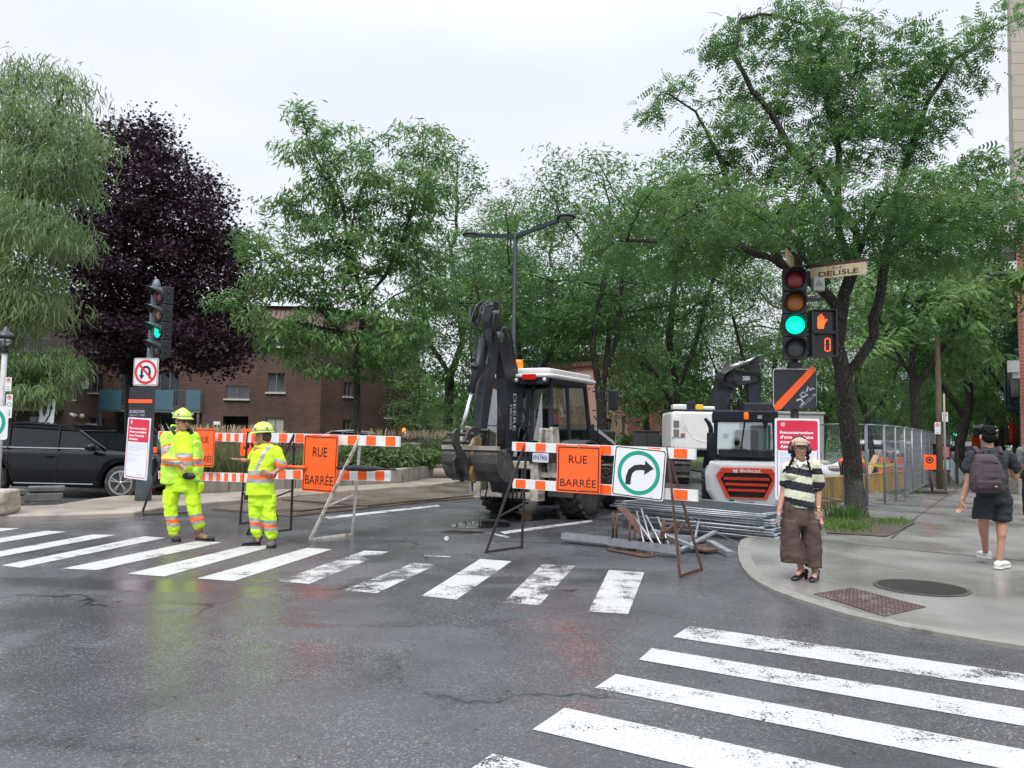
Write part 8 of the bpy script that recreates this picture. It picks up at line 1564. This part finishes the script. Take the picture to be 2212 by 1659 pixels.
# ---- upright fence panels ----
fp = [G(*q_, .1) for q_ in ((1765, 1084), (1826, 1094), (1873, 1094), (1912, 1091), (1936, 1084), (1956, 1077), (1972, 1069))]
last = fp[-1]
for k in range(1, 7): fp.append(last+AV*2.5*k+Vector((.05*k, .1*k, 0)))
flab = ['end fence panel running left behind the woman', 'fence panel directly left of the corner tree trunk', 'fence panel just right of the corner tree trunk', 'second fence panel right of the corner tree trunk', 'third fence panel right of the corner tree trunk', 'fourth fence panel right of the corner trunk, seen obliquely', 'fence panel just left of the slender tree', 'fence panel behind the slender tree', 'fence panel behind the small orange sign', 'fence panel left of the newspaper boxes', 'fence panel behind the newspaper boxes', 'farthest but one fence panel down the sidewalk', 'farthest fence panel down the sidewalk']
for i in range(len(fp)-1):
    p, q = fp[i], fp[i+1]; d = q-p; L_ = d.length; t = thing('fence_panel', 'grey wire mesh '+flab[i], 'fence panel', (p.x, p.y, .1), math.atan2(d.y, d.x), 'upright wire fence along the work site'); H_ = 1.85; f, m = B(), B()
    for x in (.02, L_-.02): f.tube([(x, 0, .03), (x, 0, H_)], .021, 8)
    for z in (.12, H_): f.tube([(.02, 0, z), (L_-.02, 0, z)], .017, 6)
    f.box((0, 0, .015), (.12, .6, .03)); f.obj('frame', M_galv2, t); n_ = int(L_/.07)
    for k in range(1, n_): m.bar((k*.07, 0, .12), (k*.07, 0, H_), .005)
    for k in range(1, 9): z = .12+k*.19; m.bar((.02, -.003, z), (L_-.02, -.003, z), .005)
    m.obj('wire_mesh', M_galv2, t)
# ---- trench box ----
M_yel = mat('worn_yellow_paint', (.50, .31, .045), .6, var=.2, scale=3, dirt=(.2, .14, .06), damt=.42, dscale=2, streak=True)
a = P(1770, 1043, 19.3); c = P(1950, 1020.5, 24.8); d = Vector((c.x-a.x, c.y-a.y, 0)); L_ = d.length; t = thing('trench_box', 'long low yellow trench shoring box behind the wire fence', 'trench box', (a.x, a.y, 0), math.atan2(d.y, d.x))
for off, nm in ((0, 'side_panel'), (1.5, 'side_panel')):
    b = B(); b.box((L_/2, off, .31), (L_, .1, .62))
    for k in range(int(L_/.45)): b.box((k*.45+.2, off-.055, .3), (.05, .02, .56))
    b.box((L_/2, off, .63), (L_+.02, .14, .03)); b.obj(nm, M_yel, t, bevel=.006)
for x in (.3, L_*.5, L_-.3): b = B(); b.tube([(x, .05, .4), (x, 1.45, .4)], .06, 10); b.obj('spreader', M_yel, t)
M_wood = mat('raw_timber', (.42, .27, .15), .75, var=.25, scale=6)
p, q = P(1875, 1026, 22.3), P(1893, 984, 22.8); b = B(); b.bar((0, 0, 0), q-p, .16, .05); o = b.obj('timber_plank', M_wood); o.location = p; tag(o, 'raw wooden plank leaning up inside the work site', 'plank')
for k, (u0, v0, u1, v1, lb) in enumerate(((1888, 1000, 1920, 1003, 'horizontal timber behind the leaning plank'), (1905, 1012, 1932, 1010, 'pale timber lying beside the trench box'))): p, q = P(u0, v0, 23.2), P(u1, v1, 23.8); b = B(); b.bar((0, 0, 0), q-p, .12, .1); o = b.obj('timber_plank', M_wood); o.location = p; tag(o, lb, 'plank')
p, q = P(1858, 993, 21.5), P(1934, 1001.5, 23.5); b = B(); k_ = 8
for i in range(k_): x0, x1 = i/k_, (i+1)/k_; a0 = (q-p)*x0+Vector((0, 0, -.12*math.sin(x0*3.14))); a1 = (q-p)*x1+Vector((0, 0, -.12*math.sin(x1*3.14))); b.bar(a0, a1, .004, .07)
o = b.obj('barrier_tape', mat('tape_yellow', (.75, .68, .04), .5)); o.location = p; tag(o, 'yellow barrier tape strung across the work site', 'tape')
for k, (u, v, Y, lb) in enumerate(((1910, 1016, 26, 'orange traffic drum behind the leaning plank'), (1942, 1018, 27, 'orange traffic drum near the end of the trench box'))):
    p = P(u, 950, Y); t = thing('traffic_drum', lb, 'traffic drum', (p.x, Y, .05), 0, 'orange drums inside the work site'); b = B(); b.lathe([(.26, 0), (.26, .04), (.21, .05), (.17, .95), (.1, 1.0), (1e-3, 1.0)], 16); b.obj('drum', M_or, t); b = B(); b.lathe([(.201, .3), (.195, .42)], 16); b.lathe([(.187, .6), (.182, .72)], 16); b.obj('band', M_signw, t)
b = B(); p = P(1783, 950, 23)
for k in range(26): b.ell((rngs.uniform(-.85, .55), rngs.uniform(-.3, .5), .1+.14*(k//5)), (.3, .2, .09), 10)
o = remesh(b, 'sandbag_heap', mat('sack_cloth', (.36, .34, .28), .85, var=.25, scale=7), .03, None, None, 1, .01); o.location = (p.x, 23, .1); tag(o, 'heap of pale sandbags behind the fence left of the corner tree', 'sandbags')
b = B(); rings = []
for i in range(9): x = -1+i*.22; rings.append([Vector((x, y, .72+.2*math.sin(i*1.1)*.5+(.12-abs(y)*.3)-(.25 if abs(y) > .5 else 0))) for y in (-.55, -.3, 0, .3, .55)])
b.add([p_ for r_ in rings for p_ in r_], [(i*5+j, (i+1)*5+j, (i+1)*5+j+1, i*5+j+1) for i in range(8) for j in range(4)], 0, True); o = b.obj('white_tarpaulin', mat('tarp_white', (.62, .63, .65), .5)); o.location = (p.x+.1, 23, .1)
so_ = o.modifiers.new('s', 'SOLIDIFY'); so_.thickness = .01; tag(o, 'white tarpaulin spread over the sandbags behind the fence', 'tarpaulin')
# bending worker in orange vest
def simple_person(u, Y, lab, top, trou, h=1.75, bend=0, rz=0, sk=SK1, hat=None, zb=.1):
    p = P(u, 950, Y); t = thing('person', lab, 'person', (p.x, Y, zb), rz); s = h/1.75; b = B(); hip = Vector((0, 0, .92*s)); sh = hip+Vector((math.sin(bend), 0, math.cos(bend)))*.5*s; hd = sh+Vector((math.sin(bend*1.1), 0, math.cos(bend*1.1)))*.22*s
    b.ell(hd, (.08*s, .095*s, .115*s), 12); b.cap(sh, hd, .06*s, .055*s); b.ell(hd+Vector((0, -.095*s, -.01)), (.014, .02, .02), 6); b.cap(hip, sh, .1*s, .1*s)
    hds = []
    for q_ in (-1, 1):
        a_ = sh+Vector((0, q_*.19*s, -.05)); e_ = a_+Vector((.05+.1*math.sin(bend), q_*.04, -.29*s)); w_ = e_+Vector((.08, 0, -.25*s)); b.cap(a_, e_, .045*s, .04*s); b.cap(e_, w_, .038*s, .028*s); hand(b, w_, (.2, 0, -1), (q_*-.2, 1, 0), 1, .4, .95); hds.append((a_, e_))
        k_ = Vector((.04, q_*.1*s, .48*s)); b.cap(hip+Vector((0, q_*.09*s, -.02)), k_, .07*s, .05*s); b.cap(k_, Vector((0, q_*.11*s, .06)), .05*s, .035*s); b.ell((.06, q_*.11*s, .045), (.13*s, .05*s, .045), 10)
    remesh(b, 'body', sk, .012, t, None, 1); b = B(); b.cap(hip+Vector((0, 0, .02)), sh, .145*s, .15*s)
    for q_ in (-1, 1): b.cap(hds[0 if q_ < 0 else 1][0], hds[0 if q_ < 0 else 1][1], .065*s, .058*s); b.cap(sh+Vector((0, 0, -.05)), sh+Vector((0, q_*.17*s, -.06)), .09*s, .075*s)
    remesh(b, 'vest', top, .014, t, None, 2, .01); b = B()
    for q_ in (-1, 1): k_ = Vector((.04, q_*.1*s, .48*s)); b.cap(hip+Vector((0, q_*.08*s, -.02)), k_, .1*s, .075*s); b.cap(k_, Vector((0, q_*.11*s, .14)), .075*s, .062*s)
    b.cap(hip+Vector((0, -.05, 0)), hip+Vector((0, .05, 0)), .13*s, .13*s); remesh(b, 'trousers', trou, .014, t, None, 2, .01)
    b = B(); b.ell(hd+Vector((0, .0, .04)), (.095*s, .11*s, .1*s), 12); b.obj('helmet' if hat else 'hair', hat or M_hairk, t); return t
simple_person(1822, 22, 'worker in orange vest bending over behind the fence left of the corner trunk', M_fo, M_nv, 1.6, 1.0, R(10)); simple_person(1950, 33, 'distant worker with yellow hard hat beyond the fence by the slender tree', M_cream, M_nv, 1.75, 0, 0, hat=mat('helmet_yellow', (.75, .5, .03), .4))
simple_person(2228, 14.5, 'passer-by cut off by the right edge of the photo, only an arm showing', mat('top_grey', (.2, .2, .2), .8), M_nv, 1.7, 0, R(60), zb=.12)
# ---- right sidewalk furniture ----
p = G(2014, 1066, .12); t = thing('small_work_sign', 'small orange sign with a black ring on a post with a flat black base', 'road sign', tuple(p), R(-10)); kk = p.y/1660; b = B(); b.prism(rrect(-.42, 0, .35, .06, .03), -.22, .25); b.obj('base', M_blk, t); b = B(); b.tube([(0, 0, .05), (-.05, 0, .75)], .03, 8); b.obj('post', M_rust, t)
b = B(); b.prism(rrect(-.23, .68, .10, 1.10, .03), -.05, -.04); b.obj('plate', M_or, t); b = B(); b.annulus(-.07, .95, .07, .1, -.052, -.056, 24); b.annulus(-.07, .95, .0, .04, -.052, -.056, 16); b.obj('symbol', M_signb, t)
p = G(2031, 1057, .12); t = thing('utility_pole', 'weathered wooden utility pole behind the newspaper boxes', 'utility pole', tuple(p)); b = B(); b.lathe([(.10, 0), (.075, 4.8)], 10); b.obj('pole', mat('pole_wood', (.14, .105, .07), .85, var=.25, bump=.4, dirt=(.12, .1, .08), damt=.3, streak=True), t); b = B(); b.lathe([(.084, 2.2), (.082, 2.7)], 10); b.obj('sleeve', M_galv, t)
for (u0, v0, u1, v1, lb) in ((2019, 912, 2032, 938, 'small no parking sign left of the wooden utility pole'), (2035, 890, 2048, 911, 'small parking sign right of the wooden utility pole')): small_sign(u0, v0, u1, v1, p.y-.15, 'parking_sign', lb, d_park)
p2 = G(2043, 1062, .12); b = B(); b.lathe([(.035, 0), (.028, 2.9), (1e-3, 2.92)], 10); o = b.obj('slim_post', mat('post_pale', (.3, .27, .24), .6)); o.location = p2; tag(o, 'slim pale post right of the newspaper boxes', 'post')
p = P(2035, 1060, 25.2); t = thing('newspaper_box', 'two stacked colourful newspaper boxes in front of the wooden pole', 'newspaper box', (p.x, 25.2, .12)); b = B(); b.box((0, 0, .95), (.36, .36, .82)); b.box((0, 0, 1.38), (.42, .4, .05)); b.box((0, 0, .52), (.4, .4, .05)); b.obj('cabinet', M_blk, t, bevel=.01)
for z, cl, nm in ((1.15, (.5, .12, .16), 'upper'), (.74, (.2, .42, .36), 'lower')): b = B(); b.box((0, -.19, z), (.28, .02, .32)); b.obj('window', mat('newsbox_'+nm, cl, .3, var=.4, scale=20), t)
for x in (-.12, .12): b = B(); b.bar((x, 0, 0), (x, 0, .5), .04); b.obj('leg', M_blk, t)
p = P(2066, 1050, 27); t = thing('tilted_sign', 'grey sheet sign leaning against the stout tree trunk', 'sign', (p.x, 27, .12)); b = B(); b.bar((-.3, 0, .75), (.25, .1, .1), .03, .45, up=(0, 0, 1)); b.obj('panel', M_galv, t); b = B()
for x in (-.25, .05): b.bar((x, 0, 0), (x, 0, 1.35), .04)
b.obj('post', M_darkst, t)
p = G(2206, 1068, .12); t = thing('planter_box', 'low grey concrete planter box at the right edge', 'planter', (p.x+.4, p.y+.4, .12)); b = B(); b.box((0, 0, .22), (1.0, .9, .44)); b.obj('box', M_kerb, t, bevel=.02); 
scatter('plant', np.array([[0, 0, .44]]*140)+rgn.normal(0, .2, (140, 3))*np.array([1, 1, .3]), rgn.normal(0, .6, (140, 3))+np.array([0, 0, .8]), lens(.2, .07, 2, .3), M_shrub, rgn, (.6, 1.2), .5, t)
def far_light(u, v, Y, lb, col='red'):
    q = P(u, v, Y); t = thing('traffic_light', lb, 'traffic light', (q.x, Y, .1)); z = q.z; b = B(); b.lathe([(.1, 0), (.08, z+.6)], 8, (.25, 0, 0)); b.obj('pole', M_darkst, t); b = B(); b.box((0, 0, z-.3), (.4, .3, 1.2)); b.obj('housing', M_blk, t, bevel=.03); b = B(); b.lathe([(.17, 0), (1e-3, .05)], 14, (0, -.16, z), Matrix.Rotation(R(90), 3, 'X')); b.obj('lens', mat('far_lens_'+col, (1, .05, .03) if col == 'red' else (.02, .8, .4), .4, emit=3), t); b = B(); b.lathe([(.16, 0), (1e-3, .04)], 12, (0, -.16, z-.4), Matrix.Rotation(R(90), 3, 'X')); b.obj('lens', MC['lens_dark'], t)
far_light(2181, 927, 38, 'far traffic light showing red under the hanging banner'); far_light(1984, 928, 60, 'tiny distant traffic light showing red beside the slender trunk'); far_light(2062, 940, 75, 'tiny distant traffic light showing green', 'green')
q = P(2191, 935, 36); t = thing('red_shop_sign', 'red box sign on a red post below the banner', 'shop sign', (q.x, 36, .1)); b = B(); b.box((0, 0, q.z-.1), (.35, .3, .95)); b.obj('box', M_signr, t, bevel=.02); b = B(); b.lathe([(.09, 0), (.09, q.z+.3)], 10); b.obj('post', mat('post_maroon', (.14, .03, .03), .5), t)
q = P(2112, 962, 40); t = thing('small_work_sign', 'small distant orange sign left of the walking man', 'road sign', (q.x, 40, .1)); b = B(); b.prism(rrect(-.3, q.z-.45, .3, q.z+.3, .05), 0, .03); b.obj('plate', M_or, t); b = B(); b.box((0, .04, q.z/2-.2), (.06, .05, q.z-.3)); b.obj('post', M_blk, t)
q = P(2122, 950, 30); b = B(); b.lathe([(.07, 0), (.06, q.z+.5), (1e-3, q.z+.52)], 10); b.box((0, 0, q.z+.42), (.7, .05, .12)); o = b.obj('slim_post', mat('post_green_grey', (.25, .3, .28), .6)); o.location = (q.x, 30, .1); tag(o, 'pale post with a short crossbar left of the walking man', 'post')
q = P(1892, 915, 55); t = thing('street_name_sign', 'small dark green sign on a post beyond the corner trunk', 'street sign', (q.x, 55, .0)); b = B(); b.box((0, 0, q.z), (1.1, .06, 1.0)); b.obj('plate', mat('sign_dark_green', (.02, .13, .10), .5), t); b = B(); b.bar((0, .05, 0), (0, .05, q.z), .12); b.obj('post', M_darkst, t)
t = small_sign(1975, 932, 1988, 950, 48, 'keep_right_sign', 'tiny distant white keep right sign beside the slender trunk', d_keep); b = B(); b.box((0, .04, -1.2), (.06, .05, 2.6)); b.obj('post', M_galv, t)
# far city street closing the view
for k, (u0, u1, Y, h_, col, lb) in enumerate(((1840, 1925, 150, 10, (.35, .3, .27), 'distant beige building far down the avenue'), (1925, 2010, 165, 8, (.4, .4, .4), 'distant pale grey building far down the avenue, in the middle'), (2010, 2110, 140, 12, (.3, .2, .17), 'distant brown building far down the avenue beside the sidewalk'))): block('house', lb, u0, u1, Y, Y, h_, mat('far_wall%d' % k, col, .8), [(u0+12+i*16, 905, u0+22+i*16, 922) for i in range(4)])
# wires to the distant traffic light
